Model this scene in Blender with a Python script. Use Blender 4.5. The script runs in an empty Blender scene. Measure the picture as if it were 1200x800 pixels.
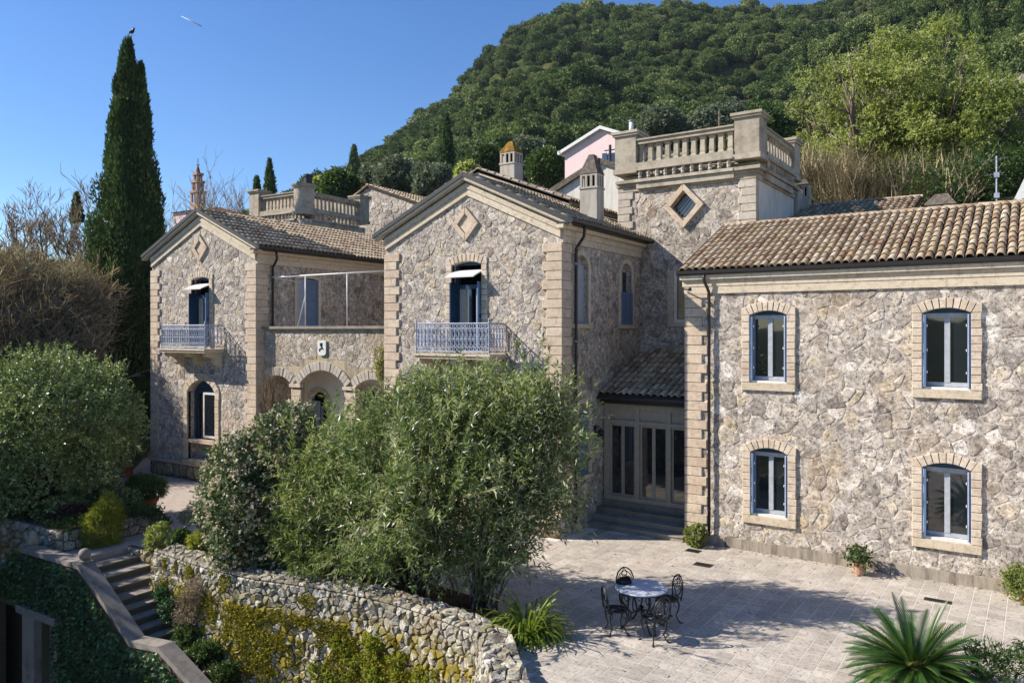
import bpy, math, random
import numpy as np
from mathutils import Vector, Matrix
from mathutils.geometry import tessellate_polygon
random.seed(7); RNG = np.random.default_rng(7)
S = bpy.context.scene; COL = S.collection
R = math.radians

# ------------------------------------------------------------------ camera, sky, sun, exposure
YAW = 32.0
CAM = Vector((9.681, -17.971, 5.5))
cam = bpy.data.cameras.new('camera'); camo = bpy.data.objects.new('camera', cam); COL.objects.link(camo)
camo.location = CAM; camo.rotation_euler = (R(90), 0, R(YAW))
cam.sensor_width = 36; cam.lens = 27; cam.clip_start = .1; cam.clip_end = 12000
cam.shift_y = -12/1200
S.camera = camo
SUN_DIR = Vector((1, .573, -.835)).normalized()          # the way the light travels
W = bpy.data.worlds.new('World'); S.world = W; W.use_nodes = True
wn = W.node_tree.nodes; wl = W.node_tree.links
sky = wn.new('ShaderNodeTexSky'); sky.sky_type = 'NISHITA'; sky.sun_disc = False
sky.sun_elevation = math.asin(-SUN_DIR.z); sky.sun_rotation = math.atan2(-SUN_DIR.x, -SUN_DIR.y)
sky.altitude = 200; sky.air_density = 1.0; sky.dust_density = .1; sky.ozone_density = 4.0
hs = wn.new('ShaderNodeHueSaturation'); hs.inputs['Saturation'].default_value = 1.22; hs.inputs['Hue'].default_value = .508; hs.inputs['Value'].default_value = .74
wl.new(sky.outputs[0], hs.inputs['Color']); wl.new(hs.outputs[0], wn['Background'].inputs[0]); wn['Background'].inputs[1].default_value = .13
sun = bpy.data.lights.new('sun', 'SUN'); sun.energy = 4.8; sun.angle = R(.5); sun.color = (1, .935, .845)
suno = bpy.data.objects.new('sun', sun); COL.objects.link(suno); suno.location = (-60, -40, 60)
suno.rotation_euler = SUN_DIR.to_track_quat('-Z', 'Y').to_euler()
S.view_settings.view_transform = 'Standard'; S.view_settings.look = 'None'
S.view_settings.exposure = .8; S.view_settings.gamma = 1
S.render.resolution_x = 1024; S.render.resolution_y = 682
S.cycles.max_bounces = 6; S.cycles.diffuse_bounces = 3; S.cycles.glossy_bounces = 3
S.cycles.transmission_bounces = 3; S.cycles.transparent_max_bounces = 4
S.cycles.use_denoising = True

CR = (math.cos(R(YAW)), math.sin(R(YAW))); CF = (-math.sin(R(YAW)), math.cos(R(YAW)))
def WP(r, d, z=0.0):                                     # metres right of / ahead of the viewpoint -> world
    return Vector((CAM.x + r*CR[0] + d*CF[0], CAM.y + r*CR[1] + d*CF[1], z))
def AT(px, d, z=0.0): return WP((px-600)/900*d, d, z)
def ZY(py, d): return 5.5 + (388-py)/900*d
def AP(px, py, d): return AT(px, d, ZY(py, d))

# ------------------------------------------------------------------ colours and materials
def srgb(h):
    c = [int(h[i:i+2], 16)/255 for i in (0, 2, 4)]
    return tuple(((x/12.92) if x <= .04045 else ((x+.055)/1.055)**2.4) for x in c) + (1,)
class NT:
    def __init__(s, name):
        s.m = bpy.data.materials.new(name); s.m.use_nodes = True
        s.t = s.m.node_tree; s.n = s.t.nodes; s.b = s.n['Principled BSDF']; s.out = s.n['Material Output']
        s.tc = None
    def L(s, a, b): s.t.links.new(a, b)
    def obj(s):
        if not s.tc: s.tc = s.n.new('ShaderNodeTexCoord')
        return s.tc.outputs['Object']
    def pos(s):
        g = s.n.new('ShaderNodeNewGeometry'); return g.outputs['Position']
    def noise(s, vec, scale, detail=4, rough=.6, dist=0):
        n = s.n.new('ShaderNodeTexNoise'); n.inputs['Scale'].default_value = scale
        n.inputs['Detail'].default_value = detail; n.inputs['Roughness'].default_value = rough
        n.inputs['Distortion'].default_value = dist; s.L(vec, n.inputs['Vector']); return n.outputs[0]
    def vor(s, vec, scale, feature='F1'):
        n = s.n.new('ShaderNodeTexVoronoi'); n.feature = feature; n.inputs['Scale'].default_value = scale
        s.L(vec, n.inputs['Vector']); return n
    def ramp(s, fac, stops, interp='LINEAR'):
        n = s.n.new('ShaderNodeValToRGB'); n.color_ramp.interpolation = interp; e = n.color_ramp.elements
        while len(e) < len(stops): e.new(.5)
        for k, (p, c) in enumerate(stops):
            e[k].position = p; e[k].color = c if not isinstance(c, str) else srgb(c)
        s.L(fac, n.inputs[0]); return n.outputs[0]
    def mix(s, fac, a, b, mode='MIX'):
        n = s.n.new('ShaderNodeMix'); n.data_type = 'RGBA'; n.blend_type = mode
        for i, v in ((0, fac), (6, a), (7, b)):
            if hasattr(v, 'links'): s.L(v, n.inputs[i])
            elif i == 0: n.inputs[0].default_value = v
            else: n.inputs[i].default_value = srgb(v) if isinstance(v, str) else v
        return n.outputs[2]
    def math(s, op, a, b=0.0):
        n = s.n.new('ShaderNodeMath'); n.operation = op
        for i, v in ((0, a), (1, b)):
            if hasattr(v, 'links'): s.L(v, n.inputs[i])
            else: n.inputs[i].default_value = v
        return n.outputs[0]
    def tone(s):                                          # per-piece random number: stored on the mesh plus per object
        a = s.n.new('ShaderNodeAttribute'); a.attribute_name = 'tone'
        o = s.n.new('ShaderNodeObjectInfo')
        return s.math('FRACT', s.math('ADD', a.outputs['Fac'], o.outputs['Random']))
    def bump(s, h, strength=.3, dist=.02, prev=None):
        n = s.n.new('ShaderNodeBump'); n.inputs['Strength'].default_value = strength
        n.inputs['Distance'].default_value = dist; s.L(h, n.inputs['Height'])
        s.L(n.outputs[0], s.b.inputs['Normal'])
    def fin(s, col, rough=.85, spec=.3, metal=0):
        if hasattr(col, 'links'): s.L(col, s.b.inputs['Base Color'])
        else: s.b.inputs['Base Color'].default_value = srgb(col) if isinstance(col, str) else col
        if hasattr(rough, 'links'): s.L(rough, s.b.inputs['Roughness'])
        else: s.b.inputs['Roughness'].default_value = rough
        s.b.inputs['Specular IOR Level'].default_value = spec; s.b.inputs['Metallic'].default_value = metal
        return s.m

def stone_mat(name, stops, pit='6a5f55', pitamt=.55, ochre='a8895c', ochamt=.35, bump=.5, moss=None, dark=.5):
    t = NT(name); p = t.pos(); tn = t.tone()
    base = t.ramp(tn, stops)
    fine = t.noise(p, 11, 7, .78); med = t.noise(p, 3.6, 6, .72); big = t.noise(p, .55, 3, .6)
    c = t.mix(.85, base, t.ramp(fine, [(.34, (.34, .32, .31, 1)), (.45, (.8, .79, .78, 1)), (.53, (1.05, 1.05, 1.05, 1)), (.66, (1.45, 1.43, 1.4, 1))]), 'MULTIPLY')
    c = t.mix(t.ramp(med, [(.50, (0, 0, 0, 1)), (.72, (pitamt,)*3+(1,))]), c, pit)
    chip = t.vor(p, 8.5); cw = t.n.new('ShaderNodeSeparateColor'); t.L(chip.outputs['Color'], cw.inputs[0])
    c = t.mix(.8, c, t.ramp(cw.outputs[0], [(0, (.6, .58, .56, 1)), (.35, (.9, .9, .9, 1)), (.8, (1.08, 1.07, 1.05, 1)), (1, (1.4, 1.37, 1.33, 1))]), 'MULTIPLY')
    pits = t.ramp(t.noise(p, 15, 6, .78, .4), [(.40, (.9,)*3+(1,)), (.465, (0, 0, 0, 1))])
    c = t.mix(pits, c, '4c443e')
    c = t.mix(t.ramp(big, [(.56, (0, 0, 0, 1)), (.72, (ochamt,)*3+(1,))]), c, ochre)
    wht = t.ramp(t.noise(p, 9, 5, .75, 1.0), [(.53, (0, 0, 0, 1)), (.66, (.6,)*3+(1,))])
    c = t.mix(wht, c, 'd9cfc4')
    if moss:
        sx = t.n.new('ShaderNodeSeparateXYZ'); t.L(p, sx.inputs[0]); zf = t.ramp(t.math('ADD', t.math('MULTIPLY', sx.outputs[2], .35), 1.0), [(0, (1, 1, 1, 1)), (.88, (1, 1, 1, 1)), (1, (.25, .25, .25, 1))])
        mo = t.ramp(t.noise(p, .62, 5, .7, .5), [(.36, (0, 0, 0, 1)), (.45, (.95,)*3+(1,))])
        mm = t.math('MULTIPLY', t.math('MULTIPLY', mo, zf), t.ramp(t.noise(p, 5, 4, .7), [(.42, (.1,)*3+(1,)), (.52, (1, 1, 1, 1))]))
        c = t.mix(mm, c, moss)
    h = t.math('ADD', t.math('MULTIPLY', t.noise(p, 22, 7, .72), .7), t.noise(p, 5, 3, .6))
    t.bump(h, bump, .035)
    return t.fin(c, .92, .15)

M = {}
M['stoneC'] = stone_mat('rubble_stone_warm', [(0, '887e75'), (.1, 'a2988d'), (.35, 'b4a99b'), (.6, 'c0b5a6'), (.78, 'cbc0b1'), (.86, 'bfae93'), (.9, 'ccc2b6'), (1, 'ded7cc')])
M['stoneB'] = stone_mat('rubble_stone_grey', [(0, '897f76'), (.12, 'a69c91'), (.4, 'b6ab9d'), (.7, 'c2b7a8'), (.85, 'bcac93'), (1, 'd6cdc1')], pit='5f564e', pitamt=.6, ochamt=.3)
M['stoneT'] = stone_mat('rubble_stone_tower', [(0, '8e8478'), (.35, 'aaa092'), (.7, 'b9afa1'), (1, 'cbc2b5')], pit='625a50', ochamt=.4)
M['stoneW'] = stone_mat('terrace_wall_stone', [(0, '8f897f'), (.4, 'a9a297'), (.7, 'bdb7ac'), (1, 'cfcbc2')], pit='5a554d', pitamt=.6, moss='86761a', ochamt=.3, bump=.9)
M['boulder'] = stone_mat('plinth_boulder', [(0, '86765f'), (.5, 'a08c70'), (1, 'b39f82')], pit='5c4f3f', ochamt=.5, bump=.9)
def mortar(name, a, b, c3='6b6157'):
    t = NT(name); p = t.pos()
    c = t.mix(t.noise(p, 9, 5, .7), a, b)
    c = t.mix(t.ramp(t.noise(p, 1.6, 4, .6), [(.5, (0, 0, 0, 1)), (.75, (.5,)*3+(1,))]), c, c3)
    t.bump(t.noise(p, 30, 6, .7), .6, .02); return t.fin(c, .95, .1)
M['mortarC'] = stone_mat('mortar_light', [(0, 'bcb2a7'), (1, 'cdc3b8')], ochamt=.3); M['mortarB'] = stone_mat('mortar_grey', [(0, 'b6aca1'), (1, 'c5bbb0')], pit='5f564e', ochamt=.2)
M['mortarW'] = mortar('dark_joint_earth', '4a443b', '6b6454', '5a5420')
def ashlar(name, a, b, stain='8a7b68', amt=.55):
    t = NT(name); p = t.pos(); c = t.mix(t.tone(), a, b)
    c = t.mix(t.ramp(t.noise(p, 2.2, 6, .7), [(.46, (0, 0, 0, 1)), (.75, (amt,)*3+(1,))]), c, stain)
    c = t.mix(t.ramp(t.noise(p, 9, 6, .75), [(.34, (.8,)*3+(1,)), (.5, (.0,)*3+(1,))]), c, '9c8d7c')
    c = t.mix(t.ramp(t.noise(p, 40, 4, .7), [(.35, (.3,)*3+(1,)), (.5, (0, 0, 0, 1))]), c, '7f7162')
    t.bump(t.noise(p, 35, 6, .7), .35, .015); return t.fin(c, .88, .2)
M['quoin'] = ashlar('limestone_quoin', 'c6b098', 'd3c0a8'); M['brick'] = ashlar('pale_brick', 'c6b39c', 'd6c7b2')
M['cornice'] = ashlar('cream_cornice', 'cbbba2', 'd6c8b0', 'a08f76', .3)
M['oldstone'] = ashlar('weathered_balustrade', 'a59b88', 'bdb3a0', '5f574a', .95)
M['archstone'] = ashlar('loggia_arch_stone', 'b0a697', 'c4baab', '857b6c', .5)
M['conc'] = ashlar('grey_coping_stone', '7c756e', '948c83', '4f4a45', .8)
M['step'] = ashlar('stair_stone', '877e74', '9d9488', '4f4943', .8)
M['bell'] = ashlar('old_rose_stone', 'a58676', 'b5998a', '7c6558', .6)
M['sill'] = ashlar('pale_sill_stone', 'c5b498', 'd0c2ab', '9a8871', .5)
def plaster(name, a, b, st, amt=.5, scale=1.5):
    t = NT(name); p = t.pos(); c = t.mix(t.noise(p, 5, 5, .7), a, b)
    mp = t.n.new('ShaderNodeMapping'); mp.inputs['Scale'].default_value = (3, 3, .5); t.L(p, mp.inputs[0])
    c = t.mix(t.ramp(t.noise(mp.outputs[0], scale, 6, .7), [(.45, (0, 0, 0, 1)), (.7, (amt,)*3+(1,))]), c, st)
    t.bump(t.noise(p, 20, 5, .7), .25, .02); return t.fin(c, .93, .15)
M['plaster'] = plaster('white_limewash', 'd8d2c6', 'cbc4b6', '8f887c'); M['pink'] = plaster('pink_render', 'ead0cb', 'e2c5c0', 'c9a6a4', .3)
M['loggia_plaster'] = plaster('loggia_white_render', 'ece8e0', 'e4ded4', 'cfc6b6', .3)
M['render_stained'] = plaster('stained_loggia_render', 'b9a98e', 'a8997f', '5c5348', .85, 1.1)
M['plinth'] = plaster('stained_plinth', 'a99d8d', '8f8577', '3f3932', .95, 1.6)
M['concgrey'] = plaster('grey_chimney_render', 'c0b8ab', 'aba294', '70675b', .6)
def tile_mat():
    t = NT('clay_tile'); p = t.pos(); tn = t.tone()
    c = t.ramp(tn, [(0, '8f7059'), (.2, 'a08b70'), (.4, 'b09c7e'), (.6, 'bdaa8c'), (.8, 'a8937a'), (.95, 'c8b9a2'), (1, 'ad8a68')])
    c = t.mix(t.ramp(t.noise(p, 4, 5, .7), [(.45, (0, 0, 0, 1)), (.75, (.65,)*3+(1,))]), c, '9a8f80')
    c = t.mix(t.ramp(t.noise(p, 18, 5, .75), [(.36, (.7,)*3+(1,)), (.5, (0, 0, 0, 1))]), c, '50473e')
    c = t.mix(t.ramp(t.noise(p, .9, 4, .7), [(.6, (0, 0, 0, 1)), (.75, (.5,)*3+(1,))]), c, '8a7a3c')
    t.bump(t.noise(p, 30, 5, .7), .4, .01); return t.fin(c, .9, .15)
M['tile'] = tile_mat()
def simple(name, c, rough=.5, spec=.4, metal=0, var=.12, scale=8, bump=0):
    t = NT(name); p = t.obj(); base = srgb(c) if isinstance(c, str) else c
    dk = tuple(x*(1-var*2.2) for x in base[:3])+(1,)
    col = t.mix(t.ramp(t.noise(p, scale, 5, .65), [(.35, (0, 0, 0, 1)), (.7, (1, 1, 1, 1))]), dk, base)
    if bump: t.bump(t.noise(p, scale*4, 4, .6), bump, .01)
    return t.fin(col, rough, spec, metal)
M['roofbase'] = simple('roof_channel_clay', '57473a', .95, .1)
M['blue'] = simple('shutter_blue_paint', '6882a2', .45); M['paleblue'] = simple('pale_blue_paint', 'aab6cb', .45, .5)
M['bluegrey'] = simple('grey_white_frame_paint', 'aeb2b6', .45, .5)
M['railblue'] = simple('railing_pale_paint', 'b2b9c9', .5, .4, 0, .2, 20)
M['darkblue'] = simple('dark_blue_frame', '274765', .4)
M['white'] = simple('white_paint', 'dedcd6', .4, .5, 0, .08)
M['gutter'] = simple('dark_gutter_metal', '2b2725', .45, .5); M['fascia'] = simple('lead_edge_grey', '353538', .6, .4)
M['pipe'] = simple('brown_downpipe', '2b2422', .4, .5); M['iron'] = simple('black_cast_iron', '14161c', .4, .6)
M['door'] = simple('taupe_porch_frame', 'a89f8e', .5, .4); M['black'] = simple('interior_dark', '0b0b0b', .9, .1)
M['curtain'] = simple('net_curtain', 'b5b1a8', .9, .1); M['pot'] = simple('terracotta_pot', 'b5643c', .85, .2, 0, .2, 10)
M['potpale'] = simple('pale_terracotta_pot', 'cfa183', .85, .2, 0, .2, 10)
M['marble'] = simple('white_marble', 'c3c8d4', .3, .5, 0, .1, 6); M['metal'] = simple('galvanised_metal', '8e8f90', .4, .5, .6)
M['drain'] = simple('drain_iron', '463f38', .7, .3, .2); M['bark'] = simple('bark', '6b5b4b', .95, .1, 0, .3, 12, .8)
M['barkgrey'] = simple('pale_bark', '8e8070', .95, .1, 0, .3, 12, .8); M['twig'] = simple('bare_twig', 'b8a284', .95, .1, 0, .35, 3)
M['drygrass'] = simple('dry_reed', 'c2b08a', .9, .1, 0, .3, .6); M['soil'] = simple('garden_soil', '5a4a3a', .98, .05, 0, .3, 5, .8)
M['lichen'] = simple('orange_lichen_cap', 'a8813a', .95, .1, 0, .35, 6); M['slate'] = simple('grey_weathered_slab', '7d7468', .95, .1, 0, .3, 8)
M['leather'] = simple('black_bag_cloth', '0f0d12', .6, .3); M['frost'] = simple('lamp_glass_frosted', 'c7cbd0', .25, .6)
def glass():
    t = NT('window_glass')
    t.b.inputs['Base Color'].default_value = (.012, .016, .02, 1); t.b.inputs['Roughness'].default_value = .03
    t.b.inputs['Specular IOR Level'].default_value = 1.0; t.b.inputs['IOR'].default_value = 1.6
    n = t.noise(t.pos(), 1.1, 2, .5); t.bump(n, .06, .05); return t.m
M['glass'] = glass()
def paving_mat():
    t = NT('paving_stone'); p = t.pos(); tn = t.tone()
    c = t.ramp(tn, [(0, 'a89f92'), (.3, 'b5ab9d'), (.6, 'beb4a6'), (.85, 'b8ada0'), (1, 'c9c0b2')])
    c = t.mix(t.ramp(t.noise(p, 1.9, 8, .78), [(.44, (0, 0, 0, 1)), (.64, (.75,)*3+(1,))]), c, '958d82')
    mp = t.n.new('ShaderNodeMapping'); mp.inputs['Scale'].default_value = (.6, 2.6, 1); mp.inputs['Rotation'].default_value = (0, 0, .35); t.L(p, mp.inputs[0])
    c = t.mix(t.ramp(t.noise(mp.outputs[0], 1.1, 7, .75), [(.5, (0, 0, 0, 1)), (.68, (.6,)*3+(1,))]), c, '89817a')
    c = t.mix(t.ramp(t.noise(p, .5, 5, .7), [(.55, (0, 0, 0, 1)), (.75, (.5,)*3+(1,))]), c, 'cdb9a8')
    c = t.mix(t.ramp(t.noise(p, 14, 6, .78), [(.38, (.8,)*3+(1,)), (.47, (0, 0, 0, 1))]), c, '766b60')
    t.bump(t.noise(p, 18, 6, .7), .3, .012); return t.fin(c, .85, .2)
M['paver'] = paving_mat()
M['pavejoint'] = mortar('paving_joint', 'd2cbc0', 'ddd6cc', 'b5ada2')
M['patio'] = plaster('patio_screed', 'b3a79c', 'a3978c', '84796f', .5)
def ground_mat():
    t = NT('ground_scrub'); p = t.pos()
    c = t.ramp(t.noise(p, .12, 8, .7), [(.35, '2e3a1e'), (.5, '3d4526'), (.65, '5a5233'), (.8, '6d6244')])
    t.bump(t.noise(p, 2, 6, .7), .8, .2); return t.fin(c, .98, .05)
M['ground'] = ground_mat()
def leaf_mat(name, stops, trans=.35, rough=.5, spec=.35, scale=.7, per=False):
    t = NT(name); tn = t.tone()
    if per:                                               # each crown its own green, leaves vary round it
        a = t.n.new('ShaderNodeAttribute'); a.attribute_name = 'tone'; o = t.n.new('ShaderNodeObjectInfo')
        tn = t.math('ADD', t.math('MULTIPLY', o.outputs['Random'], .72), t.math('MULTIPLY', a.outputs['Fac'], .28))
    c = t.ramp(tn, stops)
    v = t.noise(t.pos(), scale, 3, .6)
    c = t.mix(t.ramp(v, [(.35, (.55,)*3+(1,)), (.6, (0, 0, 0, 1))]), c, stops[0][1])
    t.L(c, t.b.inputs['Base Color']); t.b.inputs['Roughness'].default_value = rough
    t.b.inputs['Specular IOR Level'].default_value = spec
    tr = t.n.new('ShaderNodeBsdfTranslucent'); t.L(t.mix(.5, c, (1.6, 1.7, .7, 1), 'MULTIPLY'), tr.inputs[0])
    mx = t.n.new('ShaderNodeMixShader'); mx.inputs[0].default_value = trans
    t.L(t.b.outputs[0], mx.inputs[1]); t.L(tr.outputs[0], mx.inputs[2]); t.L(mx.outputs[0], t.out.inputs[0])
    return t.m
M['l_ole'] = leaf_mat('oleander_leaf', [(0, '4e5f36'), (.3, '6c7d46'), (.6, '8a9860'), (.85, 'adad84'), (1, 'cec6ac')], .35, .38, .5)
M['l_olelight'] = leaf_mat('light_oleander_leaf', [(0, '5a6a34'), (.4, '76844a'), (.75, '8f9a5f'), (1, 'b0ae80')], .3)
M['l_vib'] = leaf_mat('viburnum_leaf', [(0, '3e5030'), (.5, '5e7046'), (.85, '7e8a62'), (1, 'a8ac8c')], .2, .4)
M['flower'] = leaf_mat('pale_flower', [(0, 'b9ab98'), (.5, 'cdc0ae'), (1, 'd8cfc2')], .3)
M['l_round'] = leaf_mat('round_tree_leaf', [(0, '465630'), (.4, '6a7a46'), (.75, '96a668'), (1, 'c6cca0')], .25, .4)
M['l_cyp'] = leaf_mat('cypress_foliage', [(0, '30442a'), (.5, '4a6036'), (.85, '6a7c46'), (1, '8c9254')], .25, .7, .15)
M['l_hill'] = leaf_mat('hill_forest_foliage', [(0, '3c4d2c'), (.3, '516338'), (.55, '6a7a48'), (.8, '868f5a'), (.93, '9a9a70'), (1, '8a7a62')], .2, .75, .1, .03, True)
M['l_olive'] = leaf_mat('olive_tree_leaf', [(0, '57614c'), (.5, '6f7862'), (1, '8d937c')], .25, .6)
M['l_green'] = leaf_mat('fresh_green_leaf', [(0, '66733e'), (.4, '8a9450'), (.75, 'aab062'), (1, 'c6c498')], .5)
M['l_mid'] = leaf_mat('mid_green_leaf', [(0, '31461f'), (.5, '48602c'), (1, '677a3e')], .3)
M['l_yel'] = leaf_mat('yellow_green_leaf', [(0, '6c7420'), (.5, '8f9530'), (1, 'aaad48')], .4)
M['l_ivy'] = leaf_mat('small_ivy_leaf', [(0, '284424'), (.6, '3e6236'), (1, '64884e')], .15, .5)
M['l_cyc'] = leaf_mat('cycad_frond', [(0, '25451e'), (.6, '3a5c28'), (.9, '587834'), (1, '8a8440')], .15, .35, .5)
M['l_strap'] = leaf_mat('strap_leaf', [(0, '4c5f1c'), (.5, '6b7d2a'), (1, '8e9a44')], .3, .4)
M['l_red'] = leaf_mat('dark_red_leaf', [(0, '3a1f24'), (.6, '55303a'), (1, '8a5a68')], .2)
M['thicket'] = leaf_mat('bare_thicket_stems', [(0, '75675a'), (.35, 'a0907c'), (.75, 'c8b9a4'), (.92, 'd9cdbd'), (1, '8f8a54')], .5, .8, .1)
M['l_moss'] = leaf_mat('moss_green', [(0, '6a6414'), (.5, '8c821e'), (1, 'aaa03c')], .15, .9)

# ------------------------------------------------------------------ building helpers
def mesh_obj(name, V, F, mat, parent=None, kind=None, tone=None, smooth=False, label=None):
    me = bpy.data.meshes.new(name)
    me.from_pydata(V, [], F)
    me.materials.append(mat)
    if tone is not None:
        a = me.attributes.new('tone', 'FLOAT', 'POINT')
        a.data.foreach_set('value', np.asarray(tone if hasattr(tone, '__len__') else [tone]*len(V), dtype=np.float32))
    if smooth: me.polygons.foreach_set('use_smooth', [True]*len(me.polygons))
    o = bpy.data.objects.new(name, me); COL.objects.link(o)
    if parent: o.parent = parent
    if kind: o['kind'] = kind
    if label: o['label'] = label
    return o
def link_mesh(name, me, parent, mw=None, loc=None):
    o = bpy.data.objects.new(name, me); COL.objects.link(o); o.parent = parent
    if mw is not None: o.matrix_local = mw
    elif loc is not None: o.location = loc
    return o
def thing(name, label, cat, loc=(0, 0, 0), rz=0, group=None):
    o = bpy.data.objects.new(name, None); COL.objects.link(o); o.location = loc; o.rotation_euler.z = rz
    o['label'] = label; o['category'] = cat; o.empty_display_size = .2
    if group: o['group'] = group
    return o
def tag(o, label, cat, group=None):
    o['label'] = label; o['category'] = cat
    if group: o['group'] = group
    return o
def copy_tree(o, parent=None):
    c = o.copy(); COL.objects.link(c)
    if parent: c.parent = parent
    for ch in list(o.children): copy_tree(ch, c)
    return c
class MB:
    def __init__(s): s.V = []; s.F = []; s.T = []
    def add(s, V, F, tone=None):
        k = len(s.V); s.V.extend(V); s.F.extend([tuple(i+k for i in f) for f in F])
        s.T.extend([random.random() if tone is None else tone]*len(V))
    def box(s, a, b, tone=None):
        (x0, y0, z0), (x1, y1, z1) = a, b
        s.add([(x0, y0, z0), (x1, y0, z0), (x1, y1, z0), (x0, y1, z0), (x0, y0, z1), (x1, y0, z1), (x1, y1, z1), (x0, y1, z1)],
              [(0, 3, 2, 1), (4, 5, 6, 7), (0, 1, 5, 4), (1, 2, 6, 5), (2, 3, 7, 6), (3, 0, 4, 7)], tone)
    def tube(s, pts, r, n=6, cap=True, tone=None):
        pts = [Vector(p) for p in pts]; rs = r if hasattr(r, '__len__') else [r]*len(pts)
        V = []; F = []; up = Vector((0, 0, 1)); prev = None
        for i, p in enumerate(pts):
            t = (pts[min(i+1, len(pts)-1)]-pts[max(i-1, 0)])
            t = t.normalized() if t.length > 1e-9 else Vector((0, 0, 1))
            if prev is None: a = t.cross(up if abs(t.z) < .95 else Vector((1, 0, 0))).normalized()
            else: a = (prev-t*prev.dot(t)); a = a.normalized() if a.length > 1e-6 else t.orthogonal().normalized()
            prev = a; b = t.cross(a)
            for k in range(n):
                an = 2*math.pi*k/n; V.append(tuple(p+(a*math.cos(an)+b*math.sin(an))*rs[i]))
        for i in range(len(pts)-1):
            for k in range(n): F.append((i*n+k, i*n+(k+1) % n, (i+1)*n+(k+1) % n, (i+1)*n+k))
        if cap: F.append(tuple(reversed(range(n)))); F.append(tuple(range((len(pts)-1)*n, len(pts)*n)))
        s.add(V, F, tone)
    def lathe(s, c, prof, n=12, tone=None, axis='z'):
        V = []; F = []
        for (r, z) in prof:
            for k in range(n):
                a = 2*math.pi*k/n+math.pi/n; V.append((c[0]+r*math.cos(a), c[1]+r*math.sin(a), c[2]+z))
        for i in range(len(prof)-1):
            for k in range(n): F.append((i*n+k, i*n+(k+1) % n, (i+1)*n+(k+1) % n, (i+1)*n+k))
        F.append(tuple(reversed(range(n)))); F.append(tuple(range((len(prof)-1)*n, len(prof)*n)))
        s.add(V, F, tone)
    def build(s, name, mat, parent=None, kind=None, smooth=False, label=None):
        return mesh_obj(name, s.V, s.F, mat, parent, kind, s.T, smooth, label)
class PL:                                                 # a wall plane: u along it, z up, d outward
    def __init__(s, o, u, n): s.o = Vector(o); s.u = Vector(u).normalized(); s.n = Vector(n).normalized()
    def p(s, u, z, d=0): v = s.o+s.u*u+s.n*d; return (v.x, v.y, v.z+z)
    def box(s, mb, u0, u1, z0, z1, d0, d1, tone=None): s.prism(mb, [(u0, z0), (u1, z0), (u1, z1), (u0, z1)], d0, d1, 0, tone)
    def prism(s, mb, pts, d0, d1, bev=0, tone=None, back=True):
        n = len(pts); cx = sum(p[0] for p in pts)/n; cz = sum(p[1] for p in pts)/n
        V = [s.p(u, z, d0) for u, z in pts]
        if bev:
            V += [s.p(u, z, d1-bev) for u, z in pts]
            for u, z in pts:
                L = math.hypot(u-cx, z-cz) or 1; k = max(0, 1-bev*1.4/L); V.append(s.p(cx+(u-cx)*k, cz+(z-cz)*k, d1))
            r = 3
        else: V += [s.p(u, z, d1) for u, z in pts]; r = 2
        F = []
        for a in range(r-1):
            for i in range(n): j = (i+1) % n; F.append((a*n+i, a*n+j, (a+1)*n+j, (a+1)*n+i))
        F.append(tuple(range((r-1)*n, r*n)))
        if back: F.append(tuple(reversed(range(n))))
        flip = (s.u.cross(Vector((0, 0, 1)))).dot(s.n) < 0
        if flip: F = [tuple(reversed(f)) for f in F]
        s_area = sum(pts[i][0]*pts[(i+1) % n][1]-pts[(i+1) % n][0]*pts[i][1] for i in range(n))
        if s_area < 0: F = [tuple(reversed(f)) for f in F]
        mb.add(V, F, tone)
def one(pl, name, mat, parent, pts, d0, d1, bev=.01, label=None):
    mb = MB(); pl.prism(mb, pts, d0, d1, bev); return mb.build(name, mat, parent, label=label)
def rect(u0, u1, z0, z1): return [(u0, z0), (u1, z0), (u1, z1), (u0, z1)]
def archpts(a, zs, r, k=10):                              # arc from (+a,zs) over the crown to (-a,zs)
    if r <= 0: return [(a, zs), (-a, zs)]
    Rr = (a*a+r*r)/(2*r); zc = zs+r-Rr; th = math.asin(min(1, a/Rr))
    if r > a: th = math.pi-th
    return [(Rr*math.sin(th-2*th*i/k), zc+Rr*math.cos(th-2*th*i/k)) for i in range(k+1)]
def opening(uc, a, z0, zs, r, k=8): return [(uc-a, z0), (uc+a, z0)]+[(uc+x, z) for x, z in archpts(a, zs, r, k)]
def wall_mesh(pl, outer, holes, mat, parent, name='wall', reveal=.28, revmat=None, label=None):
    polys = [[Vector((u, z, 0)) for u, z in outer]]+[[Vector((u, z, 0)) for u, z in h] for h in holes]
    flat = [p for q in polys for p in q]
    V = [pl.p(p.x, p.y, 0) for p in flat]; F = []
    for t in tessellate_polygon(polys):
        a, b, c = [flat[i] for i in t]
        if (b-a).cross(c-a).z < 0: t = (t[0], t[2], t[1])
        F.append(tuple(t))
    if (pl.u.cross(Vector((0, 0, 1)))).dot(pl.n) < 0: F = [tuple(reversed(f)) for f in F]
    for h in holes:
        k = len(V); n = len(h)
        V += [pl.p(u, z, 0) for u, z in h]+[pl.p(u, z, -reveal) for u, z in h]
        F += [(k+i, k+n+i, k+n+(i+1) % n, k+(i+1) % n) for i in range(n)]
    return mesh_obj(name, V, F, mat, parent, label=label)

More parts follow.
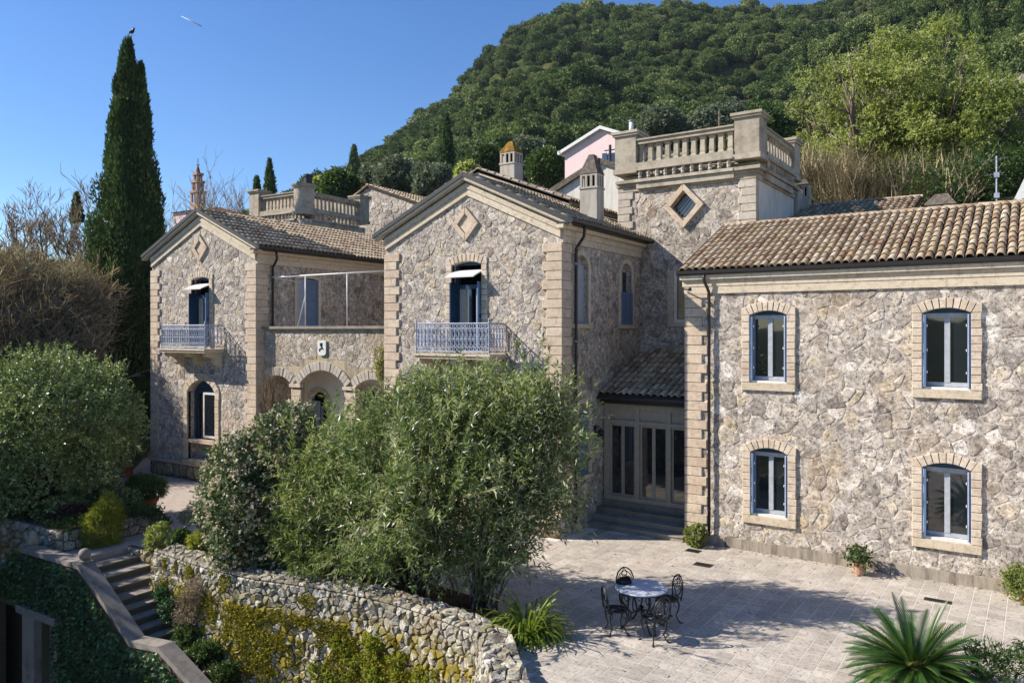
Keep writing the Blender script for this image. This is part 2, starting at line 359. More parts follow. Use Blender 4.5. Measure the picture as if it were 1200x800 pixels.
def clip_poly(poly, nx, nz, c):                           # keep nx*x+nz*z <= c
    out = []; n = len(poly)
    for i in range(n):
        a = poly[i]; b = poly[(i+1) % n]; da = nx*a[0]+nz*a[1]-c; db = nx*b[0]+nz*b[1]-c
        if da <= 0: out.append(a)
        if (da < 0 < db) or (db < 0 < da):
            t = da/(da-db); out.append((a[0]+(b[0]-a[0])*t, a[1]+(b[1]-a[1])*t))
    return out
def rubble_cells(outer, rects, size, joint, seed, aspect=1.25, wj=.5, t=.17):
    rnd = random.Random(seed)
    us = [p[0] for p in outer]; zs = [p[1] for p in outer]
    u0, u1, z0, z1 = min(us), max(us), min(zs), max(zs); su = size*aspect; sz = size/aspect**.3
    n = len(outer); A = sum(outer[i][0]*outer[(i+1) % n][1]-outer[(i+1) % n][0]*outer[i][1] for i in range(n))
    ring = outer if A > 0 else outer[::-1]
    hp = []
    for i in range(n):
        a = ring[i]; b = ring[(i+1) % n]; L = math.hypot(b[0]-a[0], b[1]-a[1])
        nx, nz = (b[1]-a[1])/L, -(b[0]-a[0])/L; hp.append((nx, nz, nx*a[0]+nz*a[1]))
    grid = {}; pts = []
    nu = int((u1-u0)/su)+2; nz_ = int((z1-z0)/sz)+2
    for j in range(-1, nz_+1):
        for i in range(-1, nu+1):
            u = u0+(i+.5+(j % 2)*.5+rnd.uniform(-wj, wj))*su; z = z0+(j+.5+rnd.uniform(-wj, wj))*sz
            if any(nx*u+nz*z > c+.02 for nx, nz, c in hp): continue
            if any(r[0] < u < r[1] and r[2] < z < r[3] for r in rects): continue
            w = rnd.uniform(-.25, .25)*size*size
            grid.setdefault((int(u//su), int(z//sz)), []).append(len(pts)); pts.append((u, z, w))
    cells = []
    for k, (u, z, w) in enumerate(pts):
        s = size*2.2; poly = [(u-s, z-s), (u+s, z-s), (u+s, z+s), (u-s, z+s)]
        gi, gj = int(u//su), int(z//sz); nb = []
        for a in range(-3, 4):
            for b in range(-3, 4):
                for m in grid.get((gi+a, gj+b), ()):
                    if m != k: nb.append(((pts[m][0]-u)**2+(pts[m][1]-z)**2, m))
        nb.sort()
        for d2, m in nb[:16]:
            L = math.sqrt(d2) or 1e-6; nx, nz = (pts[m][0]-u)/L, (pts[m][1]-z)/L
            off = (L*L+w-pts[m][2])/(2*L)
            poly = clip_poly(poly, nx, nz, nx*u+nz*z+off-joint/2)
            if len(poly) < 3: break
        if len(poly) < 3: continue
        for nx, nz, c in hp:
            poly = clip_poly(poly, nx, nz, c)
            if len(poly) < 3: break
        if len(poly) < 3: continue
        for r in rects:                                   # cut back to the edge of the opening surround it faces
            if max(p[0] for p in poly) > r[0] and min(p[0] for p in poly) < r[1] and max(p[1] for p in poly) > r[2] and min(p[1] for p in poly) < r[3]:
                opts = [(r[0]-u, 1, 0, r[0]), (u-r[1], -1, 0, -r[1]), (r[2]-z, 0, 1, r[2]), (z-r[3], 0, -1, -r[3])]
                o = max(opts); poly = clip_poly(poly, o[1], o[2], o[3])
                if len(poly) < 3: break
        if len(poly) < 3: continue
        q = []                                            # merge near points, round the corners a little
        for p in poly:
            if not q or math.hypot(p[0]-q[-1][0], p[1]-q[-1][1]) > size*.09: q.append(p)
        if len(q) < 3: continue
        A = abs(sum(q[i][0]*q[(i+1) % len(q)][1]-q[(i+1) % len(q)][0]*q[i][1] for i in range(len(q))))/2
        if A < size*size*.06: continue
        r2 = []
        for i in range(len(q)):
            a = q[i]; b = q[(i+1) % len(q)]
            r2 += [(a[0]+(b[0]-a[0])*t, a[1]+(b[1]-a[1])*t), (b[0]+(a[0]-b[0])*t, b[1]+(a[1]-b[1])*t)]
        if len(r2) > 12: r2 = q
        cells.append((A, r2))
    return cells
def lay_stones(place, cells, mat, parent, h=(.02, .045), name='stone', limit=300, minA=0, inset=.16, rnd=None, tilt=.05):
    """place(u,z,d)->point. The largest 'limit' stones are objects, the rest one joined part."""
    rnd = rnd or random.Random(3); cells.sort(key=lambda c: -c[0]); rest = MB()
    for k, (A, q) in enumerate(cells):
        n = len(q); cx = sum(p[0] for p in q)/n; cz = sum(p[1] for p in q)/n
        H = rnd.uniform(*h); tx, tz = rnd.uniform(-tilt, tilt), rnd.uniform(-tilt, tilt)
        V = [place(u, z, -.004) for u, z in q]
        V += [place(cx+(u-cx)*.97, cz+(z-cz)*.97, H*.6+((u-cx)*tx+(z-cz)*tz)*.5) for u, z in q]
        V += [place(cx+(u-cx)*(1-inset*rnd.uniform(.8, 1.6)), cz+(z-cz)*(1-inset*rnd.uniform(.8, 1.6)), H+(u-cx)*tx+(z-cz)*tz) for u, z in q]
        F = []
        for a in range(2):
            for i in range(n): j = (i+1) % n; F.append((a*n+i, a*n+j, (a+1)*n+j, (a+1)*n+i))
        F.append(tuple(range(2*n, 3*n)))
        tn = rnd.random()
        if k < limit and A > minA: mesh_obj(name, V, F, mat, parent, tone=tn)
        else: rest.add(V, F, tn)
    if rest.V: rest.build('small_stones', mat, parent, 'stuff')
def rubble(pl, outer, rects, size, mat, parent, seed, joint=.022, h=(.008, .022), limit=300, minA=0):
    if sum(outer[i][0]*outer[(i+1) % len(outer)][1]-outer[(i+1) % len(outer)][0]*outer[i][1] for i in range(len(outer))) < 0: outer = outer[::-1]
    cells = rubble_cells(outer, rects, size, joint, seed)
    cells = [(A, q if (pl.u.cross(Vector((0, 0, 1)))).dot(pl.n) > 0 else q[::-1]) for A, q in cells]
    lay_stones(lambda u, z, d: pl.p(u, z, d), cells, mat, parent, h, limit=limit, minA=minA, rnd=random.Random(seed+1))
def quoins(pl, parent, u_edge, sgn, z0, z1, hgt, wl=.56, ws=.42, pr=.055, mat=None, wrap=.0):
    """alternating long and short corner blocks; sgn=+1 blocks run towards +u from the edge"""
    mat = mat or M['quoin']; n = max(1, round((z1-z0)/hgt)); hh = (z1-z0)/n
    col = MB(); w = min(wl, ws)-.02
    a, b = (u_edge, u_edge+sgn*w) if sgn > 0 else (u_edge+sgn*w, u_edge)
    pl.box(col, a, b, z0, z1, .0, .018); core = col.build('quoin_corner', M['mortarB'], parent)
    for k in range(n):
        w = (wl if k % 2 == 0 else ws)+random.uniform(-.015, .015); e = u_edge-sgn*(pr-.004)
        u0, u1 = (e, u_edge+w) if sgn > 0 else (u_edge-w, -(-e))
        one(pl, 'block', mat, core, rect(u0, u1, z0+k*hh+.007, z0+(k+1)*hh-.007), .0, pr+random.uniform(-.004, .004), .014)
    return core
def surround(pl, parent, uc, a, z0, zs, r, w=.2, hgt=.17, pr=.05, mat=None, nv=8, keystone=False, outer_r=None):
    mat = mat or M['brick']; n = max(1, round((zs-z0)/hgt)); hh = (zs-z0)/n
    for s in (-1, 1):
        for k in range(n):
            ww = w+random.uniform(-.012, .012)
            u0, u1 = (uc-a-ww, uc-a) if s < 0 else (uc+a, uc+a+ww)
            one(pl, 'brick', mat, parent, rect(u0, u1, z0+k*hh+.006, z0+(k+1)*hh-.006), -.1, pr+random.uniform(-.006, .006), .01)
    Rr = (a*a+r*r)/(2*r); zc = zs+r-Rr; th = math.asin(min(1, a/Rr)); th = math.pi-th if r > a else th
    Ro = Rr+w*1.12
    for k in range(nv):
        t0 = -th+2*th*k/nv+.008; t1 = -th+2*th*(k+1)/nv-.008
        q = [(uc+Rr*math.sin(t0), zc+Rr*math.cos(t0)), (uc+Rr*math.sin(t1), zc+Rr*math.cos(t1)),
             (uc+Ro*math.sin(t1), zc+Ro*math.cos(t1)), (uc+Ro*math.sin(t0), zc+Ro*math.cos(t0))]
        one(pl, 'arch_brick', mat, parent, q, -.1, pr+(.02 if keystone and k == nv//2 else 0)+random.uniform(-.006, .006), .01)
    for s in (-1, 1):                                     # corner piece over the jamb
        xo, zo = Ro*math.sin(th), zc+Ro*math.cos(th)
        q = [(uc+s*(a+.004), zs+.002), (uc+s*(a+w), zs+.002), (uc+s*(a+w), max(zs+.06, zo-.01)), (uc+s*(xo-.0), zo-.004)] if xo < a+w else [(uc+s*(a+.004), zs+.002), (uc+s*(a+w), zs+.002), (uc+s*(a+w), zo)]
        one(pl, 'brick', mat, parent, q, -.1, pr-.004, .008)
def pbox(pl, name, mat, parent, u0, u1, z0, z1, d0, d1, bev=0, label=None):
    return one(pl, name, mat, parent, rect(u0, u1, z0, z1), d0, d1, bev, label)

# ------------------------------------------------------------------ building parts
def tile_template(L=.42, r0=.088, r1=.07, n=6, th=.016):
    V = []; F = []
    for (y, r, lift) in ((0, r0, .022), (L, r1, .0)):
        for k in range(n+1):
            a = math.pi*k/n; V.append((r*math.cos(a), y, lift+r*math.sin(a)*.9))
    for k in range(n+1):
        a = math.pi*k/n; V.append(((r0-th)*math.cos(a), 0, .022+(r0-th)*math.sin(a)*.9))
    for k in range(n):
        F.append((k, n+1+k, n+2+k, k+1)[::-1]); F.append((2*(n+1)+k, k, k+1, 2*(n+1)+k+1)[::-1])
    return V, F
TV, TF = tile_template(); TNP = np.array(TV)
tile_me = bpy.data.meshes.new('tile'); tile_me.from_pydata(TV, [], TF); tile_me.materials.append(M['tile'])
tile_me.polygons.foreach_set('use_smooth', [k % 2 == 0 for k in range(len(TF))])
def tile_roof(parent, o, u, s, Wd, L, dx=.19, dy=.35, limit=0, near=None, keep=None, seed=1, flip=False, ridge=True, name='roof'):
    """sheet under the tiles (the roof part) with one clay cover tile per place on it"""
    o = Vector(o); u = Vector(u).normalized(); s = Vector(s).normalized(); n = u.cross(s).normalized()
    if n.z < 0: n = -n
    rnd = random.Random(seed)
    b = MB()
    q = [o, o+u*Wd, o+u*Wd+s*L, o+s*L]
    V = [tuple(p) for p in q]+[tuple(p-n*.09) for p in q]
    F = [(0, 1, 2, 3), (7, 6, 5, 4), (0, 4, 5, 1), (1, 5, 6, 2), (2, 6, 7, 3), (3, 7, 4, 0)]
    if u.cross(s).z < 0: F = [f[::-1] for f in F]
    b.add(V, F); base = b.build(name, M['roofbase'], parent)
    nc = int(Wd/dx); nr = int(L/dy); places = []
    for i in range(nc):
        wob = rnd.uniform(-.012, .012)
        for j in range(nr):
            a, c = (i+.5)*Wd/nc+wob+rnd.uniform(-.006, .006), j*L/nr+rnd.uniform(-.012, .012)
            if keep and not keep(a, c+.15): continue
            places.append((a, c))
    X = u if u.cross(s).z > 0 else -u
    def mat(a, c):
        t = rnd.uniform(-.03, .03); xx = (X*math.cos(t)+s*math.sin(t)); ss = n.cross(xx)
        p = o+u*a+s*c+n*(.004+rnd.uniform(0, .008))
        return Matrix(((xx.x, ss.x, n.x, p.x), (xx.y, ss.y, n.y, p.y), (xx.z, ss.z, n.z, p.z), (0, 0, 0, 1)))
    if near is not None:
        nr_ = Vector(near); places.sort(key=lambda q: (o+u*q[0]+s*q[1]-nr_).length)
    rest = MB()
    for k, (a, c) in enumerate(places):
        m = mat(a, c)
        if k < limit: link_mesh('tile', tile_me, base, m)
        else: rest.add([tuple(m @ Vector(v)) for v in TV], TF, rnd.random())
    if rest.V: rest.build('tile_covering', M['tile'], base, 'stuff')
    if ridge:
        rb = MB(); k = max(1, int(Wd/.36))
        for i in range(k):
            p = o+s*L+u*(i*Wd/k)+Vector((0, 0, -.02)); vs = []
            for (yy, r) in ((0, .12), (Wd/k+.04, .10)):
                for t in range(7):
                    an = math.pi*t/6; vs.append(tuple(p+u*yy+s.cross(u).cross(u).normalized()*0+Vector((0, 0, 1))*(r*math.sin(an)*.85)+u.cross(Vector((0, 0, 1)))*(r*math.cos(an))))
            rb.add(vs, [(t, t+7, t+8, t+1) for t in range(6)]+[tuple(range(7))], rnd.random())
        rb.build('ridge_tiles', M['tile'], base, 'stuff')
    return base

def leafbox(pl, mb, u0, u1, z0, z1, d0, d1): pl.box(mb, u0, u1, z0, z1, d0, d1)
def casement(pl, parent, uc, a, z0, zs, r, label=None, shut=True, sill=True):
    """arched window: frame > panes, folded shutters, brick surround, sill"""
    f = MB(); d0, d1 = -.21, -.15
    pl.box(f, uc-a+.001, uc-a+.07, z0+.06, zs-.001, d0, d1); pl.box(f, uc+a-.07, uc+a-.001, z0+.06, zs-.001, d0, d1)
    pl.box(f, uc-a+.07, uc+a-.07, z0+.06, z0+.15, d0, d1); pl.box(f, uc-a+.07, uc+a-.07, zs-.1, zs-.001, d0, d1)
    pl.box(f, uc-.055, uc+.055, z0+.15, zs-.1, d0, d1+.012)
    w = f.build('window', M['bluegrey'], parent, label=label)
    pl.prism(*(lambda m: (m, opening(uc, a-.002, zs, zs+.001, r-.002), -.22, -.17))(hd := MB())); hd.build('arch_head_board', M['darkblue'], w)
    for s in (-1, 1):
        u0, u1 = (uc-a+.07, uc-.055) if s < 0 else (uc+.055, uc+a-.07)
        pbox(pl, 'pane', M['glass'], w, u0, u1, z0+.15, zs-.1, -.195, -.18)
    if shut:
        for s in (-1, 1):
            for k in (0, 1):                              # two hinged leaves folded back against the reveal
                e = uc+s*(a-.003-.038*k); u0, u1 = sorted((e, e-s*.03))
                sh = pbox(pl, 'shutter', M['blue'] if (k == 0) == (s > 0) else M['paleblue'], w, u0, u1, z0+.05, zs-.03, -.12, .045+.02*k, .004)  # sunward leaf of each pair takes the paler blue, sunlight put into its colour
            hb = MB()
            for zz in (z0+.35, (z0+zs)/2, zs-.3): pl.box(hb, *sorted((uc+s*(a-.1), uc+s*(a-.085))), zz, zz+.05, .0, .05)
            hb.build('hinge', M['white'], w)
    pbox(pl, 'inner_sill', M['white'], w, uc-a+.001, uc+a-.001, z0, z0+.05, -.21, .0)
    if sill: pbox(pl, 'sill', M['sill'], w, uc-a-.205, uc+a+.205, z0-.19, z0-.003, -.12, .075, .012)
    surround(pl, w, uc, a, z0, zs, r, pr=.07)
    return w
def louver_leaf(pl, parent, u0, u1, z0, z1, d, mat, slats=True, name='shutter'):
    m = MB(); t = .045
    pl.box(m, u0, u0+t, z0, z1, d, d+.035); pl.box(m, u1-t, u1, z0, z1, d, d+.035)
    for zz in (z0, (z0+z1)/2-.03, z1-.07): pl.box(m, u0+t, u1-t, zz, zz+.07, d, d+.034)
    z = z0+.08
    while z < z1-.1:
        pl.prism(m, [(u0+t, z), (u1-t, z), (u1-t, z+.032), (u0+t, z+.032)], d+.006, d+.026); z += .05
    pl.box(m, u0+t, u1-t, z0+.07, z1-.07, d, d+.006)
    return m.build(name, mat, parent)
def rake(pl, parent, xl, xr, xm, ze, za, ov):
    """raking cornice of a gable: metal edge, cream corona, band"""
    g = (za-ze)/(xm-(xl-ov))
    for s in (-1, 1):
        tip = xl-ov if s < 0 else xr+ov; wl_ = xl if s < 0 else xr
        def strip(t0, t1, x0, z0, name, mat, d0, d1):
            q = [(x0, z0-t1), (xm, za-t1), (xm, za-t0), (x0, z0-t0)]
            if s > 0: q = [q[1], q[0], q[3], q[2]]
            return one(pl, name, mat, parent, q, d0, d1, .006)
        strip(-.04, .085, tip, ze, 'roof_edge', M['fascia'], .04, .25)
        strip(.087, .165, tip+(-s)*.02, ze+g*.02, 'cornice', M['cornice'], .03, .215)
        strip(.167, .19, tip+(-s)*.04, ze+g*.04, 'soffit', M['concgrey'], .02, .19)  # shade under the roof edge put into this board's grey
        zw = za-g*abs(xm-wl_)
        strip(.26, .40, wl_, zw, 'gable_band', M['cornice'], .0, .10)
        strip(.404, .60, wl_, zw, 'gable_band', M['cornice'], .0, .065)
    return g
def diamond(pl, parent, uc, zc, hw, hh, mat, pane=None):
    o = [(uc-hw, zc), (uc, zc-hh), (uc+hw, zc), (uc, zc+hh)]; k = .58
    i = [(uc+(u-uc)*k, zc+(z-zc)*k) for u, z in o]; root = None
    for a in range(4):
        b = (a+1) % 4; ob = one(pl, 'diamond_frame' if root is None else 'frame_stone', mat, root or parent, [o[a], o[b], i[b], i[a]], -.02, .075, .012)
        root = root or ob
    one(pl, 'diamond_panel' if not pane else 'pane', pane or mat, root, i, -.12 if pane else -.02, .02 if not pane else -.1, .01)
    return root
def ring_pts(c, ru, rz, pl, d, n=8, a0=0, a1=2*math.pi): return [pl.p(c[0]+ru*math.cos(a0+(a1-a0)*k/n), c[1]+rz*math.sin(a0+(a1-a0)*k/n), d) for k in range(n+1)]
def rail_panel(pl, mb, u0, u1, z0, z1, d):
    for z, r in ((z1, .022), (z1-.14, .011), ((z0+z1)/2-.02, .012), (z0+.17, .011), (z0+.03, .016)): mb.tube([pl.p(u0, z, d), pl.p(u1, z, d)], r, 4)
    n = max(2, round((u1-u0)/.135)); w = (u1-u0)/n
    for k in range(n):
        u = u0+(k+.5)*w
        mb.tube(ring_pts((u, z1-.07), .045, .055, pl, d, 8), .012, 3, False)
        mb.tube(ring_pts((u, z0+.10), .045, .055, pl, d, 8), .012, 3, False)
        zc = (z0+z1)/2-.02
        for (a, b) in ((z0+.17, zc), (zc, z1-.14)):
            m = (a+b)/2
            mb.tube([pl.p(u, a, d), pl.p(u, a+.05, d), pl.p(u, m, d), pl.p(u, b-.05, d), pl.p(u, b, d)], [.012, .03, .014, .03, .012], 4, False)
            mb.tube([pl.p(u-w*.42, a, d), pl.p(u-w*.2, m, d), pl.p(u-w*.42, b, d)], .008, 3, False)
            mb.tube([pl.p(u+w*.42, a, d), pl.p(u+w*.2, m, d), pl.p(u+w*.42, b, d)], .008, 3, False)
def balcony(pl, parent, uc, a, dep, zb, label=None):
    sl = MB(); pl.box(sl, uc-a-.04, uc+a+.04, zb-.06, zb, 0, dep+.04); pl.box(sl, uc-a, uc+a, zb-.14, zb-.062, 0, dep)
    b = sl.build('balcony', M['sill'], parent, label=label)
    for k, uu in enumerate((uc-a+.18, uc+.55*0, uc+a-.18)):
        m = MB(); prof = [(0, zb-.145), (dep-.1, zb-.145), (dep-.1, zb-.25), (dep-.2, zb-.31), (dep-.36, zb-.30), (dep-.46, zb-.36), (dep-.5, zb-.52), (dep-.56, zb-.6), (.07, zb-.62), (0, zb-.72)]
        n = len(prof)
        V = [pl.p(uu-.09, z, d) for d, z in prof]+[pl.p(uu+.09, z, d) for d, z in prof]
        F = [(i, (i+1) % n, n+(i+1) % n, n+i) for i in range(n)]+[tuple(range(n))[::-1], tuple(range(n, 2*n))]
        m.add(V, F); m.build('corbel', M['sill'], b)
    r = MB(); rail_panel(pl, r, uc-a+.03, uc+a-.03, zb+.03, zb+.84, dep-.03)
    r.build('railing', M['railblue'], b, label='front panel of the pale painted cast-iron railing')
    for s in (-1, 1):
        side = PL(pl.p(uc+s*(a-.03), 0, 0), pl.n, pl.u*s); r = MB()
        rail_panel(side, r, 0.02, dep-.05, zb+.03, zb+.84, 0); r.build('railing', M['railblue'], b)
        p = MB(); c = pl.p(uc+s*(a-.03), zb, dep-.03)
        p.lathe(c, [(.026, 0), (.02, .1), (.02, .84), (.034, .87), (.014, .9), (.03, .94), (.004, .99)], 8); p.build('post', M['railblue'], b)
    return b
def balusters(pl, parent, u0, u1, z0, z1, dist, mat, d=-.14, dent=True, each=True):
    """stone balustrade: bottom rail > baluster, top rail, ball dentils below"""
    bt = MB(); pl.box(bt, u0, u1, z0, z0+.2, -.27, .1); pl.box(bt, u0, u1, z0-.0601, z0-.001, -.25, .16)
    root = bt.build('balustrade', mat, parent)
    tp = MB(); pl.box(tp, u0, u1, z1-.17, z1-.05, -.26, .02); pl.box(tp, u0, u1, z1-.049, z1, -.3, .07); tp.build('top_rail', mat, root)
    n = max(2, round((u1-u0)/dist)); w = (u1-u0)/n; h = z1-.17-z0-.2
    prof = [(.125, 0), (.125, .07), (.098, .09), (.112, .3*h), (.098, .62*h), (.095, h-.11), (.122, h-.08), (.122, h)]
    joined = MB()
    for k in range(n):
        m = MB() if each else joined
        m.lathe(pl.p(u0+(k+.5)*w, z0+.2, d), prof, 4)
        if each: m.build('baluster', mat, root, smooth=False)
    if not each: joined.build('baluster_row', mat, root, 'stuff')
    if dent:
        n2 = n; w2 = (u1-u0)/n2; dm = MB()
        for k in range(n2): dm.lathe(pl.p(u0+(k+.5)*w2, z0-.32, .06), [(.035, 0), (.07, .05), (.045, .1), (.07, .15), (.06, .26)], 6)
        dm.build('dentil_row', mat, root, 'stuff')
        sf = MB(); pl.box(sf, u0, u1, z0-.42, z0-.325, -.1, .12); pl.box(sf, u0-.0, u1, z0-.62, z0-.43, -.1, .05); sf.build('string_course', mat, root)
    return root
def pedestal(parent, c, w, z0, z1, mat, ax=None):
    x, y = c; h = w/2; m = MB()
    m.box((x-h, y-h, z0), (x+h, y+h, z1-.12)); m.box((x-h-.05, y-h-.05, z0-.001), (x+h+.05, y+h+.05, z0+.16))
    m.box((x-h-.06, y-h-.06, z1-.15), (x+h+.06, y+h+.06, z1-.08)); m.box((x-h-.1, y-h-.1, z1-.081), (x+h+.1, y+h+.1, z1))
    return m.build('pedestal', mat, parent)
def tubes_obj(name, paths, mat, parent, n=6, smooth=True, kind=None):
    m = MB()
    for p, r in paths: m.tube(p, r, n)
    return m.build(name, mat, parent, smooth=smooth, kind=kind)

# ------------------------------------------------------------------ the villa: left gabled wing, loggia, middle gabled wing
villa = thing('stone_villa', 'long rubble-stone villa with two matching gabled fronts, blue balconies and an arched loggia between them', 'villa')
FRONT = PL((0, 0, 0), (1, 0, 0), (0, -1, 0))
GA = 24
def gabled_front(xl, xr, seed, stonesize, tall):
    xm = (xl+xr)/2; ov = .36; za = 9.98; ze = 8.42; g = (za-ze)/(xm-xl+ov); zw = za-g*(xm-xl)
    holes = [opening(xm-.02, .52, 4.95, 7.40, .10), opening(xm+.03, .80, .75, 3.25, .45, 12)]
    outer = [(xl, 0), (xr, 0), (xr, zw-.05), (xm, za-.05), (xl, zw-.05)]
    w = wall_mesh(FRONT, outer, holes, M['mortarB'], villa, 'front_wall', .34)
    rects = [(xm-.02-.7, xm-.02+.7, 4.93, 7.68), (xm+.03-1.02, xm+.03+1.02, .7, 3.92), (xm-.05-.42, xm-.05+.42, 8.2, 8.95)]
    rubble(FRONT, [(xl+.4, .6), (xr-.4, .6), (xr-.4, zw+g*.4-.64), (xm, za-.64), (xl+.4, zw+g*.4-.64)], rects, stonesize, M['stoneB'], w, seed, joint=.012, h=(.002, .014))
    g = rake(FRONT, villa, xl, xr, xm, ze, za, ov)
    for e, s in ((xl, 1), (xr, -1)): quoins(FRONT, villa, e, s, .6, 7.86, .248, .56, .44)
    pl = MB(); FRONT.box(pl, xl-.02, xr+.02, .52, .6, 0, .14); pl.build('plinth_band', M['quoin'], villa)
    # rough boulder plinth
    cells = rubble_cells([(xl, .0), (xr, .0), (xr, .51), (xl, .51)], [], .42, .03, seed+5, 1.1, .3)
    pb = MB(); FRONT.box(pb, xl, xr, 0, .515, -.0, .03); pw = pb.build('plinth', M['mortarB'], villa)
    lay_stones(lambda u, z, d: FRONT.p(u, z, d+.03), cells, M['boulder'], pw, (.07, .14), 'boulder', inset=.3, rnd=random.Random(seed))
    # balcony door
    dw = door = MB(); uc, a, z0, zs = xm-.02, .52, 4.95, 7.40; d = -.24
    FRONT.box(door, uc-a+.001, uc-a+.09, z0, zs-.001, d, d+.07); FRONT.box(door, uc+a-.09, uc+a-.001, z0, zs-.001, d, d+.07)
    FRONT.box(door, uc-a+.09, uc+a-.09, 6.72, 6.84, d, d+.07); FRONT.box(door, uc-a+.09, uc+a-.09, z0, z0+.1, d, d+.07)
    FRONT.box(door, uc-.05, uc+.03, z0+.1, 6.72, d, d+.06)
    dr = door.build('balcony_door', M['darkblue'], villa)
    hd = MB(); FRONT.prism(hd, opening(uc, a-.002, zs, zs+.001, .098), -.26, -.2); hd.build('arch_head_board', M['darkblue'], dr)
    pbox(FRONT, 'pane', M['glass'], dr, uc-a+.09, uc-.05, z0+.1, 6.72, d+.02, d+.035)
    pbox(FRONT, 'pane', M['black'], dr, uc+.03, uc+a-.09, z0+.1, 6.72, d-.06, d-.045)
    pbox(FRONT, 'curtain', M['curtain'], dr, uc-a+.13, uc-.14, z0+.1, 6.72, d+.036, d+.05)
    pbox(FRONT, 'pane', M['black'], dr, uc-a+.09, uc+a-.09, 6.84, zs-.01, d-.06, d-.045)
    # top-hung ventilation light tilted out
    T = MB(); p = FRONT.p
    q = [p(uc-a+.03, 7.22, -.1), p(uc+a-.03, 7.22, -.1), p(uc+a-.03, 7.02, .38), p(uc-a+.03, 7.02, .38)]
    T.add(q+[(v[0], v[1], v[2]+.035) for v in q], [(0, 1, 2, 3), (7, 6, 5, 4), (0, 4, 5, 1), (1, 5, 6, 2), (2, 6, 7, 3), (3, 7, 4, 0)])
    T.build('hopper_light', M['white'], dr, label='white top light tilted open')
    for s, dd in ((-1, .02), (1, .02)):                    # louvred leaves standing open in the reveal
        e = uc+s*(a-.02); pl2 = PL(FRONT.p(e, 0, 0), (0, -1, 0), (-s, 0, 0)); louver_leaf(pl2, dr, -.16, .17, z0+.02, 6.9, 0, M['blue' if s > 0 else 'darkblue'])
    # inner casement swung outwards on the right
    T = MB(); u1 = uc+a-.13
    FRONT.box(T, u1-.04, u1, z0+.12, 6.7, -.16, .04); T.build('open_casement', M['bluegrey'], dr)
    surround(FRONT, dr, uc, a, 4.93, zs, .10, .19, .175)
    balcony(FRONT, villa, xm, 1.28, .8, 4.87)
    # deep arched niche with the ground-floor window
    uc = xm+.03; nb = MB(); FRONT.box(nb, uc-.8, uc+.8, .75, 4.0, -.36, -.34); nb.build('niche_back', M['mortarB'], villa)
    f = MB(); a, z0, zs = .76, 1.5, 3.28
    FRONT.box(f, uc-a, uc-a+.07, z0, zs, -.32, -.24); FRONT.box(f, uc+a-.07, uc+a, z0, zs, -.32, -.24); FRONT.box(f, uc-a+.07, uc+a-.07, z0, z0+.07, -.32, -.24)
    FRONT.box(f, uc-a+.07, uc+a-.07, zs-.08, zs, -.32, -.24)
    win = f.build('window', M['darkblue'], villa)
    hd = MB(); FRONT.prism(hd, opening(uc, .79, zs+.001, 3.26+.03, .42), -.335, -.29); hd.build('arch_head_board', M['darkblue'], win)
    pbox(FRONT, 'pane', M['glass'], win, uc-a+.07, uc+a-.07, z0+.07, zs-.08, -.3, -.285)
    f = MB(); u0, u1 = uc-.16, uc+a-.09
    FRONT.box(f, u0, u0+.07, z0+.05, zs-.05, -.22, -.17); FRONT.box(f, u1-.07, u1, z0+.05, zs-.05, -.22, -.17); FRONT.box(f, u0+.07, u1-.07, z0+.05, z0+.13, -.22, -.17); FRONT.box(f, u0+.07, u1-.07, zs-.13, zs-.05, -.22, -.17)
    f.build('casement_frame', M['white'], win, label='white inner casement')
    pbox(FRONT, 'pane', M['glass'], win, u0+.07, u1-.07, z0+.13, zs-.13, -.205, -.19)
    pbox(FRONT, 'sill', M['quoin'], win, uc-.78, uc+.78, 1.36, 1.48, -.33, .05, .01)
    surround(FRONT, win, uc, .80, .74, 3.25, .45, .23, .24, .06, M['sill'], 9, True)
    pbox(FRONT, 'niche_sill', M['quoin'], win, uc-.97, uc+.97, .62, .735, -.2, .16, .01)
    diamond(FRONT, villa, xm-.05, 8.57, .46, .5, M['quoin'])
    return g, xm, za, ze
gB, xmB, za, ze = gabled_front(-6.1, 0, 11, .215, True)
gA, xmA, _, _ = gabled_front(-18.1, -12.05, 23, .235, True)

